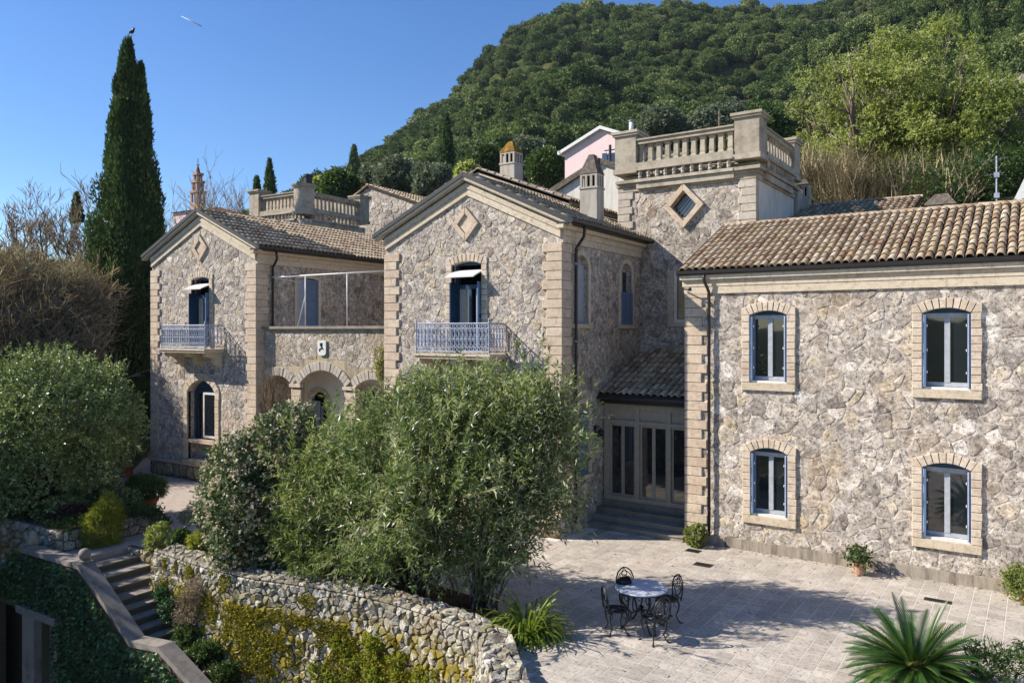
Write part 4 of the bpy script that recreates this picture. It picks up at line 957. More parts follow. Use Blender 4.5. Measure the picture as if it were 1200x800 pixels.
m = MB(); m.tube([(0, 0, .28), (.1, 0, .34), (.17, 0, .28), (.17, 0, .2)], .012, 5); m.box((-.02, -.05, .12), (.01, .05, .36)); m.build('bracket', M['iron'], lan)
m = MB(); m.lathe((.17, 0, 0), [(.02, -.07), (.05, -.02), (.085, .0), (.1, .17), (.12, .175), (.05, .25), (.015, .28)], 6); m.build('lamp_body', M['iron'], lan)
m = MB(); m.lathe((.17, 0, .02), [(.088, 0), (.1, .13)], 6); m.build('lamp_glass', M['glass'], lan)

# ------------------------------------------------------------------ balustraded rear tower on the left
LT = Vector((-22.4, 8.35, 0))
tower2 = thing('rear_tower', 'square tower with weathered balustrade rising behind the tiled roof of the left gabled wing', 'tower', LT)
tw2, td2 = 3.7, 4.3
P1 = PL((0, 0, 0), (1, 0, 0), (0, -1, 0)); P2 = PL((tw2, 0, 0), (0, 1, 0), (1, 0, 0))
m = MB(); m.box((0, 0, 4), (tw2, td2, 11.0)); m.build('body_walls', M['stoneT'], tower2)
balusters(P1, tower2, .6, tw2-.55, 11.35, 12.35, .26, M['oldstone']); balusters(P2, tower2, .55, td2-.55, 11.35, 12.35, .26, M['oldstone'])
balusters(PL((0, 0, 0), (0, 1, 0), (-1, 0, 0)), tower2, .55, td2-.55, 11.35, 12.35, .3, M['oldstone'], each=False, dent=False)
for c in ((.22, .22), (tw2-.2, .2), (tw2-.2, td2-.2), (.22, td2-.2)): pedestal(tower2, c, .7, 11.2, 12.68, M['oldstone'])

# ------------------------------------------------------------------ ground, terrace, hill
def vnoise(x, y, s, seed=0):                              # cheap value noise, numpy
    x = np.asarray(x)/s; y = np.asarray(y)/s; xi = np.floor(x); yi = np.floor(y); fx = x-xi; fy = y-yi
    def h(a, b): v = np.sin(a*127.1+b*311.7+seed*74.7)*43758.5453; return v-np.floor(v)
    fx = fx*fx*(3-2*fx); fy = fy*fy*(3-2*fy)
    return (h(xi, yi)*(1-fx)+h(xi+1, yi)*fx)*(1-fy)+(h(xi, yi+1)*(1-fx)+h(xi+1, yi+1)*fx)*fy-.5
g = MB(); g.box((-720, -720, -4.6), (720, 720, -4.2)); g.build('ground', M['ground'], None, 'structure')
WALLP = [(-7.35, -6.9), (-6.67, -6.96), (-5.2, -7.08), (-3.8, -7.05), (-2.43, -6.8), (-.77, -6.62), (.92, -6.74), (2.15, -7.08), (2.74, -7.72), (3.38, -8.45), (4.1, -9.4), (4.9, -10.8), (5.4, -12.4), (5.6, -14.5)]
def wall_samples(P, step=.25):
    P = [Vector((x, y, 0)) for x, y in P]; out = []
    for i in range(len(P)-1):
        a, b, c, d = P[max(i-1, 0)], P[i], P[i+1], P[min(i+2, len(P)-1)]; n = max(1, int((c-b).length/step))
        for k in range(n):
            t = k/n; out.append(.5*((2*b)+(c-a)*t+(2*a-5*b+4*c-d)*t*t+(3*b-a-3*c+d)*t**3))
    out.append(P[-1]); return out
WS = wall_samples(WALLP); WL = [0]
for i in range(1, len(WS)): WL.append(WL[-1]+(WS[i]-WS[i-1]).length)
def wall_at(u):
    u = min(max(u, 0), WL[-1]-1e-4); i = 0
    i = max(0, int(np.searchsorted(WL, u))-1); t = (u-WL[i])/(WL[i+1]-WL[i]); p = WS[i].lerp(WS[i+1], t)
    a = WS[max(i-1, 0)]; b = WS[min(i+2, len(WS)-1)]; tg = (b-a).normalized(); return p, Vector((tg.y, -tg.x, 0))
WTOP, WTH = .25, .55
def wall_face(u, z, d):
    p, n = wall_at(u); q = p+n*(d+(WTOP-z)*.09); return (q.x, q.y, z)
def wall_top(u, w, d):
    p, n = wall_at(u); q = p-n*w; return (q.x, q.y, WTOP+d)
def wall_rear(u, z, d):
    p, n = wall_at(u); q = p-n*(WTH+d); return (q.x, q.y, z)
rear = [wall_top(u, WTH-.02, 0) for u in np.linspace(0, WL[-1], 40)]
poly = [(-60, -7.6), (-9.9, -7.6), (-9.9, -8.02), (-9.15, -8.02), (-9.15, -6.45), (-7.25, -6.38)]+[(p[0], p[1]) for p in rear]+[(6.2, -40), (60, -40), (60, 12), (-60, 12)]
V = [(x, y, -.03) for x, y in poly]+[(x, y, -4.4) for x, y in poly]; n = len(poly)
tri = tessellate_polygon([[Vector((x, y, 0)) for x, y in poly]]); F = []
for t in tri:
    a, b, c = [Vector(V[i]) for i in t]; F.append(tuple(t) if (b-a).cross(c-a).z > 0 else (t[0], t[2], t[1]))
F += [(i, n+i, n+(i+1) % n, (i+1) % n) for i in range(n)]
mesh_obj('terrace_ground', V, F, M['patio'], None, 'structure')
# courtyard paving, strips of slabs square to the wing
cb = MB(); q = [CW(-4.2, -16), CW(14, -16), CW(14, .02), CW(0, .02), CW(0, .35), CW(-2.86, .35), CW(-2.86, -1.0), CW(-4.2, -1.0)]
def in_court(x, y):                                       # world point lies on the court side of the terrace wall
    best = min(range(len(WS)), key=lambda i: (WS[i].x-x)**2+(WS[i].y-y)**2); p, nn = wall_at(WL[best])
    return (Vector((x, y, 0))-p).dot(nn) < -WTH-.02
court = []
pv = MB()
def flat(poly, z, name, mat, parent=None, kind=None):
    t3 = tessellate_polygon([[Vector((x, y, 0)) for x, y in poly]]); FF = []
    for t in t3:
        a, b, c = [Vector((*poly[i], 0)) for i in t]; FF.append(tuple(t) if (b-a).cross(c-a).z > 0 else (t[0], t[2], t[1]))
    return mesh_obj(name, [(x, y, z) for x, y in poly], FF, mat, parent, kind)
cpoly = [(p.x, p.y) for p in [CW(0, .0), CW(0, .7), CW(-2.85, .7), CW(-2.85, -1.4)]]+[(-1.0, -1.0), (-1.0, -5.0)]+[(p[0], p[1]) for p in rear if p[0] > -.9]+[(6.1, -16), (15, -16)]+[(CW(12, 0).x, CW(12, 0).y)]
cbase = flat(cpoly, -.0008, 'courtyard', M['pavejoint'], None, 'structure')
rnd = random.Random(5); slabs = []
x = -4.0
while x < 9.5:
    wd = rnd.choice((.30, .31, .32)); y = -14.5+rnd.uniform(0, .5)
    while y < .65:
        ln = rnd.choice((.31, .42, .5, .62)); y1 = y+ln
        if x+wd > -.02 and y < -.1 and y1 > -.34: y1 = -.076
        c = CW(x+wd/2, (y+y1)/2)
        ok = in_court(c.x, c.y) and c.x > -.9 and (y1 < -.075 or (x+wd < -.02 and x > -2.8 and y1 < -.3) or (x+wd < -2.0 and y1 < -1.3))
        if x < -2.86+.1 and y1 > -1.5: ok = False
        if ok: slabs.append((x, y, wd, y1-y))
        y = y1
    x += wd
cinv = CM.inverted() @ CAM; camf = CF
def slab_key(s):
    c = CW(s[0]+s[2]/2, s[1]+s[3]/2); v = c-CAM; d = v.x*CF[0]+v.y*CF[1]; r = v.x*CR[0]+v.y*CR[1]
    px = 600+900*r/max(d, .1); py = 388+900*5.5/max(d, .1)
    return (0 if (590 < px < 1215 and py < 815 and d > 1) else 1, d)
slabs.sort(key=slab_key); rest = MB()
for k, (x, y, wd, ln) in enumerate(slabs):
    g = .004; z = rnd.uniform(.0022, .0035); e = .004; t1, t2 = rnd.uniform(-.0006, .0006), rnd.uniform(-.0006, .0006)
    V = [tuple(CW(a, b, -.02)) for a, b in ((x+g, y+g), (x+wd-g, y+g), (x+wd-g, y+ln-g), (x+g, y+ln-g))]
    V += [tuple(CW(a, b, z+c)) for a, b, c in ((x+g+e, y+g+e, t1), (x+wd-g-e, y+g+e, t2), (x+wd-g-e, y+ln-g-e, -t1), (x+g+e, y+ln-g-e, -t2))]
    F = [(4, 5, 6, 7), (0, 1, 5, 4), (1, 2, 6, 5), (2, 3, 7, 6), (3, 0, 4, 7)]; tn = rnd.random()
    if k < 300: mesh_obj('paving_stone', V, F, M['paver'], cbase, tone=tn)
    else: rest.add(V, F, tn)
rest.build('small_paving_stones', M['paver'], cbase, 'stuff')
for k, (x, y, l, dd, lb) in enumerate(((.33, -1.0, .36, .26, 'small dark drain cover nearest the green bush by the wing corner'), (.92, -1.98, .42, .28, 'dark drain cover in the paving between table and wing'), (5.7, -1.55, .5, .2, 'dark drain cover behind the cycad'))):
    m = MB(); m.box((0, 0, -.01), (l, dd, .006)); o = m.build('drain_cover', M['drain']); o.location = CW(x, y, .004); o.rotation_euler.z = CRZ; tag(o, lb, 'drain cover', 'drain covers in the courtyard')
    sb = MB()
    for j in range(5): sb.box((.03, .03+j*(dd-.06)/5, .006), (l-.03, .03+(j+.5)*(dd-.06)/5, .011))
    sb.build('grate_bar', M['iron'], o)
bd = flat([(-8.4, -6.5), (-8.2, -5.2), (-5, -4.7), (-2, -4.5), (.6, -4.9), (1.9, -5.7), (2.0, -6.4), (.9, -6.2), (-.8, -6.1), (-3.8, -6.5), (-6.7, -6.42)], .012, 'planting_bed', M['soil'], None, 'structure')

# hill and slopes behind (a real terrain around the viewpoint's valley)
CREST_X = [-1400, -500, 0, 200, 300, 365, 385, 420, 460, 500, 540, 560, 590, 620, 650, 690, 750, 800, 870, 940, 1000, 1100, 1200, 1500, 2600]
CREST_Y = [330, 330, 330, 315, 285, 232, 219, 203, 176, 140, 108, 82, 50, 32, 24, 18, 16, 14, 17, 20, 12, -45, -90, -200, -300]
def terrain_z(px, d):
    px = np.asarray(px, float); d = np.asarray(d, float)
    cy = np.interp(px, CREST_X, CREST_Y); Dc = np.interp(px, [0, 365, 600, 1000, 2600], [180, 210, 300, 330, 330])
    D0 = np.interp(px, [-400, 0, 150, 300, 700, 900, 1200], [30, 31, 34, 52, 44, 34, 31])
    z0 = np.interp(px, [-400, 0, 100, 135, 260, 500, 700, 900, 1200], [7, 7, 6.8, .8, 1.5, 5, 7, 10, 11])
    Hc = 5.5+(388-cy)/900*Dc
    t = np.clip((d-D0)/(Dc-D0), 0, 1.25); s = np.where(t < 1, .25*t+.75*t**1.35, 1-.6*(t-1))
    z = z0+(Hc-z0)*s
    r = (px-600)/900*d
    amp = np.clip((d-60)/60, 0, 1)*np.clip((Dc*1.0-d)/60, 0, 1)
    z = z+amp*(vnoise(r+d*.35, d*.35, 34, 1)*20+vnoise(r, d, 15, 2)*7)+np.clip((d-50)/40, 0, 1)*vnoise(r, d, 8, 3)*1.5
    b = np.clip((d-(D0-5))/5, 0, 1); b = b*b*(3-2*b)
    return np.where(d < D0, z0*b-.6*(1-b), z)
pxs = np.concatenate([np.arange(-1500, 0, 60), np.arange(0, 1250, 12), np.arange(1250, 2600, 60)])
ds = np.concatenate([np.arange(24, 60, 1.0), np.arange(60, 150, 3.5), np.arange(150, 420, 6)])
PX, DD = np.meshgrid(pxs, ds); ZZ = terrain_z(PX, DD); RRr = (PX-600)/900*DD
X = CAM.x+RRr*CR[0]+DD*CF[0]; Y = CAM.y+RRr*CR[1]+DD*CF[1]
nx, ny = len(pxs), len(ds); V = np.stack([X, Y, ZZ], -1).reshape(-1, 3)
F = [(j*nx+i, j*nx+i+1, (j+1)*nx+i+1, (j+1)*nx+i) for j in range(ny-1) for i in range(nx-1)]
mesh_obj('hillside', V.tolist(), F, M['ground'], None, 'structure', smooth=True)
# low land on the other side of the valley (seen in the window panes)
V = []; F = []; k = 90
for i in range(k+1):
    a = math.pi*1.0+R(YAW)+math.pi*1.5*(i/k-.5)-math.pi/2+math.pi/2+R(90)
    for rr, hh in ((90, -4.3), (240, -2+3*vnoise(i*7, 3, 9, 4)), (420, 9+9*float(vnoise(i*5, 1, 13, 5))), (700, -4.5)): V.append((CAM.x+rr*math.cos(a), CAM.y+rr*math.sin(a), float(hh)))
for i in range(k):
    for j in range(3): F.append((i*4+j, i*4+j+1, (i+1)*4+j+1, (i+1)*4+j))
mesh_obj('far_hills', V, F, M['ground'], None, 'structure', smooth=True)

# ------------------------------------------------------------------ foliage tools
def np_mesh(name, V, nper, mat, parent=None, kind=None, tone=None, quads=True):
    """V: (n*nper,3) points, each leaf one polygon of nper points"""
    V = np.ascontiguousarray(V.reshape(-1, 3), dtype=np.float32); nv = len(V); nf = nv//nper
    me = bpy.data.meshes.new(name); me.vertices.add(nv); me.vertices.foreach_set('co', V.ravel())
    me.loops.add(nv); me.loops.foreach_set('vertex_index', np.arange(nv, dtype=np.int32))
    me.polygons.add(nf); me.polygons.foreach_set('loop_start', np.arange(0, nv, nper, dtype=np.int32))
    me.polygons.foreach_set('loop_total', np.full(nf, nper, dtype=np.int32))
    if tone is not None:
        a = me.attributes.new('tone', 'FLOAT', 'POINT'); a.data.foreach_set('value', np.repeat(tone, nper).astype(np.float32))
    me.update(calc_edges=True); me.materials.append(mat)
    o = bpy.data.objects.new(name, me); COL.objects.link(o)
    if parent: o.parent = parent
    if kind: o['kind'] = kind
    return o
def nrm(a): return a/np.maximum(np.linalg.norm(a, axis=-1, keepdims=True), 1e-9)
def leaf_quads(P, D, L, Wd, rng, droop=0):
    n = len(P); side = nrm(np.cross(D, nrm(rng.normal(size=(n, 3))))); up = np.cross(side, D)
    L = L[:, None] if hasattr(L, 'shape') else L; Wd = Wd[:, None] if hasattr(Wd, 'shape') else Wd
    tip = P+D*L; tip[:, 2:3] -= droop*L; m = P+D*L*.45+up*Wd*.25
    return np.stack([P, m+side*Wd*.5, tip, m-side*Wd*.5], 1)
def sample_lobes(lobes, n, rng, shell=(.72, 1.0), bumpy=.14, zmin=None):
    lb = np.array(lobes, float); area = lb[:, 3]*lb[:, 4]+lb[:, 4]*lb[:, 5]+lb[:, 3]*lb[:, 5]
    out = []; dirs = []; need = n
    while need > 0:
        k = rng.choice(len(lb), size=int(need*1.6)+10, p=area/area.sum()); d = nrm(rng.normal(size=(len(k), 3)))
        b = 1+bumpy*(np.sin(d[:, 0]*5.1+k*1.7)+np.sin(d[:, 1]*6.3+k*2.9)+np.sin(d[:, 2]*5.7+k*.7))*.6
        rr = rng.uniform(shell[0], shell[1], len(k))*b; p = lb[k, :3]+d*lb[k, 3:6]*rr[:, None]
        ins = np.zeros(len(k), bool)
        for j in range(len(lb)):
            q = (p-lb[j, :3])/lb[j, 3:6]; ins |= ((q**2).sum(1) < (shell[0]*.85)**2) & (k != j)
        if zmin is not None: ins |= p[:, 2] < zmin
        p, d = p[~ins], d[~ins]; out.append(p[:need]); dirs.append(d[:need]); need -= len(out[-1])
    return np.concatenate(out), np.concatenate(dirs)
def foliage(name, lobes, ns, per, L, Wd, mat, parent=None, seed=1, up=.25, spread=.9, sprig=.25, shell=(.72, 1.0), kind=None, droop=.1, bumpy=.14, zmin=None, tonevar=.35):
    rng = np.random.default_rng(seed); C, D = sample_lobes(lobes, ns, rng, shell, bumpy, zmin)
    ax = nrm(D*(1-up)+np.array([0, 0, 1.])*up+rng.normal(size=D.shape)*.35)
    t = rng.uniform(0, 1, (ns, per)); P = C[:, None]+ax[:, None]*(t*sprig)[..., None]
    dr = nrm(ax[:, None]*.6+rng.normal(size=(ns, per, 3))*spread*.6); P = P.reshape(-1, 3); dr = dr.reshape(-1, 3)
    ll = L*rng.uniform(.7, 1.25, len(P)); ww = Wd*rng.uniform(.7, 1.25, len(P))
    tn = np.repeat(rng.uniform(0, 1, ns), per); tn = np.clip(tn*(1-tonevar)+rng.uniform(0, tonevar, len(P)), 0, .999)
    return np_mesh(name, leaf_quads(P, dr, ll, ww, rng, droop), 4, mat, parent, kind, tn)
def local(lobes, c): return [(x-c[0], y-c[1], z-c[2], a, b, d) for x, y, z, a, b, d in lobes]
def branch_paths(base, d, ln, r, depth, rnd, spread=.5, up=.15, kids=3, out=None, seg=4, shrink=.68):
    out = [] if out is None else out; p = Vector(base); d = Vector(d).normalized(); pts = [p.copy()]
    for i in range(seg):
        d = (d+Vector((rnd.uniform(-1, 1), rnd.uniform(-1, 1), rnd.uniform(-1, 1)))*.16+Vector((0, 0, up*.3))).normalized(); p = p+d*ln/seg; pts.append(p.copy())
    out.append((pts, [r*(1-.45*i/seg) for i in range(seg+1)]))
    if depth > 0:
        for k in range(kids):
            q = pts[rnd.randint(seg//2, seg)]; v = Vector((rnd.uniform(-1, 1), rnd.uniform(-1, 1), rnd.uniform(-.5, 1)))
            nd = (d+v*spread*1.3+Vector((0, 0, up))).normalized(); branch_paths(q, nd, ln*shrink*rnd.uniform(.75, 1.2), r*.55, depth-1, rnd, spread, up, kids, out, max(2, seg-1), shrink)
    return out
def limbs_to(lobes, base, r, rnd, n=3):
    paths = []; b = Vector(base)
    for (x, y, z, a, bb, c) in lobes:
        for k in range(n):
            e = Vector((x+rnd.uniform(-.6, .6)*a, y+rnd.uniform(-.6, .6)*bb, z+rnd.uniform(-.2, .7)*c)); s = b+Vector((rnd.uniform(-1, 1), rnd.uniform(-1, 1), 0))*r*1.5
            m1 = s.lerp(e, .35)+Vector((rnd.uniform(-.1, .1), rnd.uniform(-.1, .1), .12))*(e-s).length; m2 = s.lerp(e, .7)+Vector((rnd.uniform(-.08, .08), rnd.uniform(-.08, .08), .08))*(e-s).length
            paths.append(([s, m1, m2, e], [r, r*.7, r*.42, r*.15]))
    return paths
def blades(name, P, D, L, Wd, mat, parent=None, kind=None, seed=1, bend=.6, seg=3, tone=None):
    rng = np.random.default_rng(seed); n = len(P); D = nrm(D); side = nrm(np.cross(D, np.array([0, 0, 1.])+rng.normal(size=(n, 3))*.05))
    L = (L*rng.uniform(.7, 1.2, n))[:, None]; tw = rng.uniform(0, 1, n) if tone is None else tone; qs = []
    pts = [P]; d = D.copy()
    for i in range(seg): d = nrm(d-np.array([0, 0, 1.])*bend/seg*(.4+i)); pts.append(pts[-1]+d*L/seg)
    for i in range(seg):
        w0 = Wd*(1-.1*i) if i else Wd*.8; w1 = Wd*(.95 if i < seg-2 else (.7 if i == seg-2 else .06))
        qs.append(np.stack([pts[i]-side*w0/2, pts[i]+side*w0/2, pts[i+1]+side*w1/2, pts[i+1]-side*w1/2], 1))
    V = np.stack(qs, 1).reshape(-1, 4, 3); return np_mesh(name, V, 4, mat, parent, kind, np.repeat(tw, seg))

# ------------------------------------------------------------------ terrace retaining wall
tw_ = thing('retaining_wall', 'curved rough stone terrace wall with yellow-green moss below the oleanders', 'stone wall')
N = 70; us = np.linspace(0, WL[-1], N); V = []
for u in us: V += [wall_face(u, -4.3, -.02), wall_face(u, WTOP-.02, -.02), wall_top(u, WTH, -.02), wall_rear(u, -.3, 0)]
F = [(i*4+j, (i+1)*4+j, (i+1)*4+j+1, i*4+j+1) for i in range(N-1) for j in range(3)]+[(0, 1, 2, 3)]
core = mesh_obj('wall_core', V, F, M['mortarW'], tw_)
for o_, u_, n_, W_ in (((-9.15, -6.46, 0), (1, 0, 0), (0, -1, 0), 1.85), ((-7.38, -6.9, 0), (0, 1, 0), (-1, 0, 0), .5)):
    q_ = PL(o_, u_, n_); b_ = MB(); q_.box(b_, 0, W_, -1.2, -.0, -.1, .01); wb = b_.build('wall_end', M['mortarW'], tw_); cc = rubble_cells(rect(0, W_, -1.1, .12 if W_ < 1 else -.02), [], .17, .02, 107, 1.1, .5, .1)
    fl_ = (q_.u.cross(Vector((0, 0, 1)))).dot(q_.n) < 0
    lay_stones(lambda u, z, d: q_.p(u, z, d), [(a, c[::-1] if fl_ else c) for a, c in cc], M['stoneW'], wb, (.03, .08), 'stone', 40, inset=.24, tilt=.2)
cells = rubble_cells(rect(0, 13.2, -2.9, WTOP-.03), [], .14, .016, 101, 1.1, .5, .1)
lay_stones(wall_face, cells, M['stoneW'], core, (.012, .065), 'stone', 290, inset=.24, rnd=random.Random(6), tilt=.3)
cells = rubble_cells(rect(0.02, WL[-1]-.02, -.02, WTH+.02), [], .17, .02, 103, 1.2, .5, .1)
lay_stones(wall_top, [(a, q[::-1] if False else q) for a, q in cells], M['stoneW'], core, (.02, .07), 'top_stone', 120, inset=.24, rnd=random.Random(8), tilt=.25)
cells = rubble_cells(rect(8, WL[-1]-.02, -.02, WTOP-.02), [], .2, .03, 105, 1.2, .5)
lay_stones(wall_rear, [(a, q[::-1]) for a, q in cells], M['stoneW'], core, (.02, .05), 'rear_stone', 60, inset=.3, rnd=random.Random(9))

# garden stairs going down between the wall and the parapet
st = thing('garden_stairs', 'worn stone garden stairs going down in shade beside the mossy terrace wall', 'stairs', (-9.1, -7.5, 0))
x = 0.0; z = 0.0; k = 0
while z > -3.3:
    run = .46 if k < 4 else .31; y0 = -.95 if k < 2 else -.55; y1 = 1.02 if k < 4 else .68
    m = MB(); m.box((x, y0, z-.5), (x+run+.06, y1, z-.16-.045)); s_ = m.build('step', M['mortarW'], st)  # dark riser colour stands in for shade on the step fronts
    m = MB(); m.box((x-.0, y0, z-.172-.033), (x+run+.035, y1, z-.172)); m.build('tread', M['step'], s_)
    x += run; z -= .155; k += 1
# parapet with sloping coping and ivy below
pp = thing('stair_parapet', 'low garden wall with grey sloping coping beside the stairs, its front hidden by ivy', 'parapet wall', (-8.0, -8.2, 0))
PC = [(-2.55, .2), (.05, .2), (2.05, -1.12), (3.05, -1.02), (4.4, -1.62), (6.4, -2.75)]
for i in range(len(PC)-1):
    (a, za_), (b, zb_) = PC[i], PC[i+1]
    m = MB(); V = []
    for yy in (-.19, .17):
        V += [(a, yy, za_), (b, yy, zb_), (b, yy, zb_-.12), (a, yy, za_-.12)]
    m.add(V, [(0, 3, 2, 1), (4, 5, 6, 7), (0, 1, 5, 4), (3, 7, 6, 2), (0, 4, 7, 3), (1, 2, 6, 5)]); m.build('coping', M['conc'], pp)
def parapet_top(x):
    return float(np.interp(x, [-9, -4.0, -2.55]+[p[0] for p in PC[1:]], [-1.0, -.65, .2]+[p[1] for p in PC[1:]]))
poly = [(-8, -4.3), (-8, -1.1), (-4.0, -.75), (-2.6, .0), (.05, .06)]+[(p[0], p[1]-.13) for p in PC[2:]]+[(6.4, -4.3), (-.85, -4.3), (-.85, -1.38), (-3.9, -1.3), (-3.9, -4.3)]
t3 = tessellate_polygon([[Vector((x, z, 0)) for x, z in poly]]); n = len(poly)
V = [(x, -.16, z) for x, z in poly]+[(x, .12, z) for x, z in poly]
F = [tuple(t) for t in t3]+[tuple(i+n for i in t[::-1]) for t in t3]+[(i, (i+1) % n, n+(i+1) % n, n+i) for i in range(n)]
mesh_obj('wall_body', V, F, M['mortarW'], pp)
m = MB(); m.box((-2.2, -.3, -4.3), (-1.66, -.12, -1.3)); m.build('door_jamb', M['conc'], pp)
m = MB(); m.add([(-2.4, -.36, -1.12), (-.65, -.36, -1.12), (-.65, -.36, -1.3), (-2.4, -.36, -1.3), (-2.4, .1, -1.12), (-.65, .1, -1.12), (-.65, .1, -1.3), (-2.4, .1, -1.3)], [(0, 3, 2, 1), (4, 5, 6, 7), (0, 1, 5, 4), (3, 7, 6, 2), (0, 4, 7, 3), (1, 2, 6, 5)]); m.build('door_lintel', M['conc'], pp)
m = MB(); m.box((-6, 1.0, -4.3), (-.9, 1.1, -1.3)); m.build('inner_wall', M['mortarW'], pp)
rng = np.random.default_rng(3); n = 26000; xx = rng.uniform(-8, 6.4, n); zz = rng.uniform(-4.2, .2, n)
tp = np.array([parapet_top(v) for v in xx]); ok = (zz < tp-.1) & ~((xx > -3.95) & (xx < -.9) & (zz < -1.1+.03*np.sin(xx*9))); xx, zz = xx[ok], zz[ok]
P = np.stack([xx-8.0, -8.2-.2-rng.uniform(0, .12, len(xx))-.07*vnoise(xx, zz, .5, 2), zz], 1); D = nrm(np.stack([rng.normal(size=len(xx))*.6, -np.ones(len(xx))*.5, rng.normal(size=len(xx))*.6-.4], 1))
iv = np_mesh('ivy', leaf_quads(P, D, .085*rng.uniform(.7, 1.3, len(P)), .07*np.ones(len(P)), rng), 4, M['l_ivy'], None, 'stuff', rng.uniform(0, 1, len(P))); iv['label'] = 'dense dark small-leaved ivy over the lower garden wall'
for (x, lb, kind) in ((-.02, 'round stone ball finial on the corner of the grey coping', 'ball'), (-2.32, 'pointed stone finial at the far end of the grey coping', 'bell')):
    t = thing('stone_finial', lb, 'finial', (-8.0+x, -8.2, .2)); t.scale = (.78,)*3; m = MB(); m.lathe((0, 0, 0), [(.17, 0), (.17, .05), (.1, .08)], 10); m.build('base', M['conc'], t)
    m = MB(); m.lathe((0, 0, .07), [(.05, 0), (.13, .04), (.17, .13), (.17, .2), (.12, .29), (.03, .33)] if kind == 'ball' else [(.1, 0), (.19, .05), (.17, .16), (.12, .28), (.1, .38), (.03, .46)], 12); m.build('ball' if kind == 'ball' else 'bell', M['conc'], t, smooth=True)
# raised bed wall on the left of the stairs
rw = thing('garden_bed_wall', 'dark shaded rubble wall holding the raised bed left of the stairs', 'stone wall', (0, 0, 0))
m = MB(); m.box((-34, -7.62, -4.3), (-10.05, -4.9, .48)); wc = m.build('wall_core', M['mortarW'], rw)
BP = PL((0, -7.62, 0), (1, 0, 0), (0, -1, 0)); cells = rubble_cells(rect(-17, -10.05, -1.6, .46), [], .19, .025, 111, 1.1, .5, .1); lay_stones(lambda u, z, d: BP.p(u, z, d), cells, M['stoneW'], wc, (.04, .13), 'stone', 120, inset=.3)
BP2 = PL((-10.05, 0, 0), (0, 1, 0), (1, 0, 0)); cells = rubble_cells(rect(-7.6, -4.9, 0, .46), [], .22, .03, 112, 1.1, .5); lay_stones(lambda u, z, d: BP2.p(u, z, d), cells, M['stoneW'], wc, (.03, .09), 'stone', 40, inset=.3)
m = MB(); m.box((-34, -7.5, .482), (-10.1, -4.95, .52)); so = m.build('bed_soil', M['soil'], rw)

# ------------------------------------------------------------------ table and chairs
tb = thing('garden_table', 'round pale marble garden table on black cast-iron legs in the shaded courtyard', 'table', CW(1.55, -6.15, 0), .3)
m = MB(); m.lathe((0, 0, .71), [(.45, 0), (.475, .008), (.48, .02), (.475, .032), (.46, .036)], 36); m.build('tabletop', M['marble'], tb)
m = MB(); m.lathe((0, 0, .60), [(.02, 0), (.38, .07), (.40, .07), (.40, .108), (.02, .108)], 24); m.build('apron', M['iron'], tb)
for k in range(4):
    a = k*math.pi/2+.5; c, s_ = math.cos(a), math.sin(a); m = MB()
    m.tube([(c*r_, s_*r_, z) for r_, z in ((.34, .68), (.40, .6), (.38, .5), (.27, .38), (.2, .28), (.22, .18), (.33, .07), (.40, .02), (.43, .0))], [.022, .026, .024, .018, .018, .017, .016, .02, .024], 7)
    m.tube([(c*.2, s_*.2, .28), (0, 0, .33)], .014, 6); m.tube([(c*r_, s_*r_, z) for r_, z in ((.37, .62), (.3, .5), (.2, .55), (.24, .62))], .01, 5); m.build('leg', M['iron'], tb, smooth=True)
m = MB(); m.lathe((0, 0, .26), [(.02, 0), (.07, .03), (.03, .08), (.06, .12), (.01, .16)], 10); m.build('hub', M['iron'], tb)
def make_chair(label):
    t = thing('garden_chair', label, 'chair', (0, 0, 0), 0, 'black cast-iron chairs round the marble table')
    m = MB(); m.lathe((0, 0, .425), [(.21, 0), (.225, .01), (.225, .022), (.19, .03), (.18, .018), (.0101, .018)], 20)
    for k in range(3): m.tube([(.19*math.cos(a), .19*math.sin(a), .452) for a in (k*1.047, k*1.047+math.pi)], .008, 4)
    for rr in (.07, .13): m.tube([(rr*math.cos(a*.5236), rr*math.sin(a*.5236), .452) for a in range(13)], .008, 4)
    m.build('seat', M['iron'], t)
    for sx, sy in ((1, 1), (-1, 1), (1, -1), (-1, -1)):
        m = MB(); m.tube([(sx*a, sy*a, z) for a, z in ((.14, .43), (.165, .36), (.15, .24), (.12, .14), (.15, .05), (.19, .0), (.21, .005))], [.018, .02, .014, .012, .013, .02, .022], 6)
        m.tube([(sx*.12, sy*.12, .42), (sx*.08, sy*.08, .34), (sx*.13, sy*.13, .3)], .009, 5); m.build('leg', M['iron'], t, smooth=True)
    def bp(u, z): return (u, .19+.10*(z-.43)+.02*math.cos(u*6), z)
    m = MB(); m.tube([bp(u, z) for u, z in ((-.16, .43), (-.19, .55), (-.2, .68), (-.15, .8), (-.07, .86), (0, .885), (.07, .86), (.15, .8), (.2, .68), (.19, .55), (.16, .43))], .015, 6); m.build('back_frame', M['iron'], t, smooth=True)
    m = MB()
    for s in (-1, 1):
        m.tube([bp(s*u, z) for u, z in ((0, .47), (.07, .52), (.12, .6), (.1, .69), (.04, .7), (.03, .64), (.07, .62))], .01, 5)
        m.tube([bp(s*u, z) for u, z in ((0, .86), (.05, .8), (.11, .76), (.15, .7), (.17, .6))], .009, 5)
    m.tube([bp(.06*math.cos(a*.6283), .76+.05*math.sin(a*.6283)) for a in range(11)], .009, 5); m.tube([bp(-.16, .47), bp(.16, .47)], .012, 5); m.build('back_scrolls', M['iron'], t, smooth=True)
    return t
ch0 = make_chair('black cast-iron chair behind the marble table, farthest from the viewer')
tc = CW(1.55, -6.15)
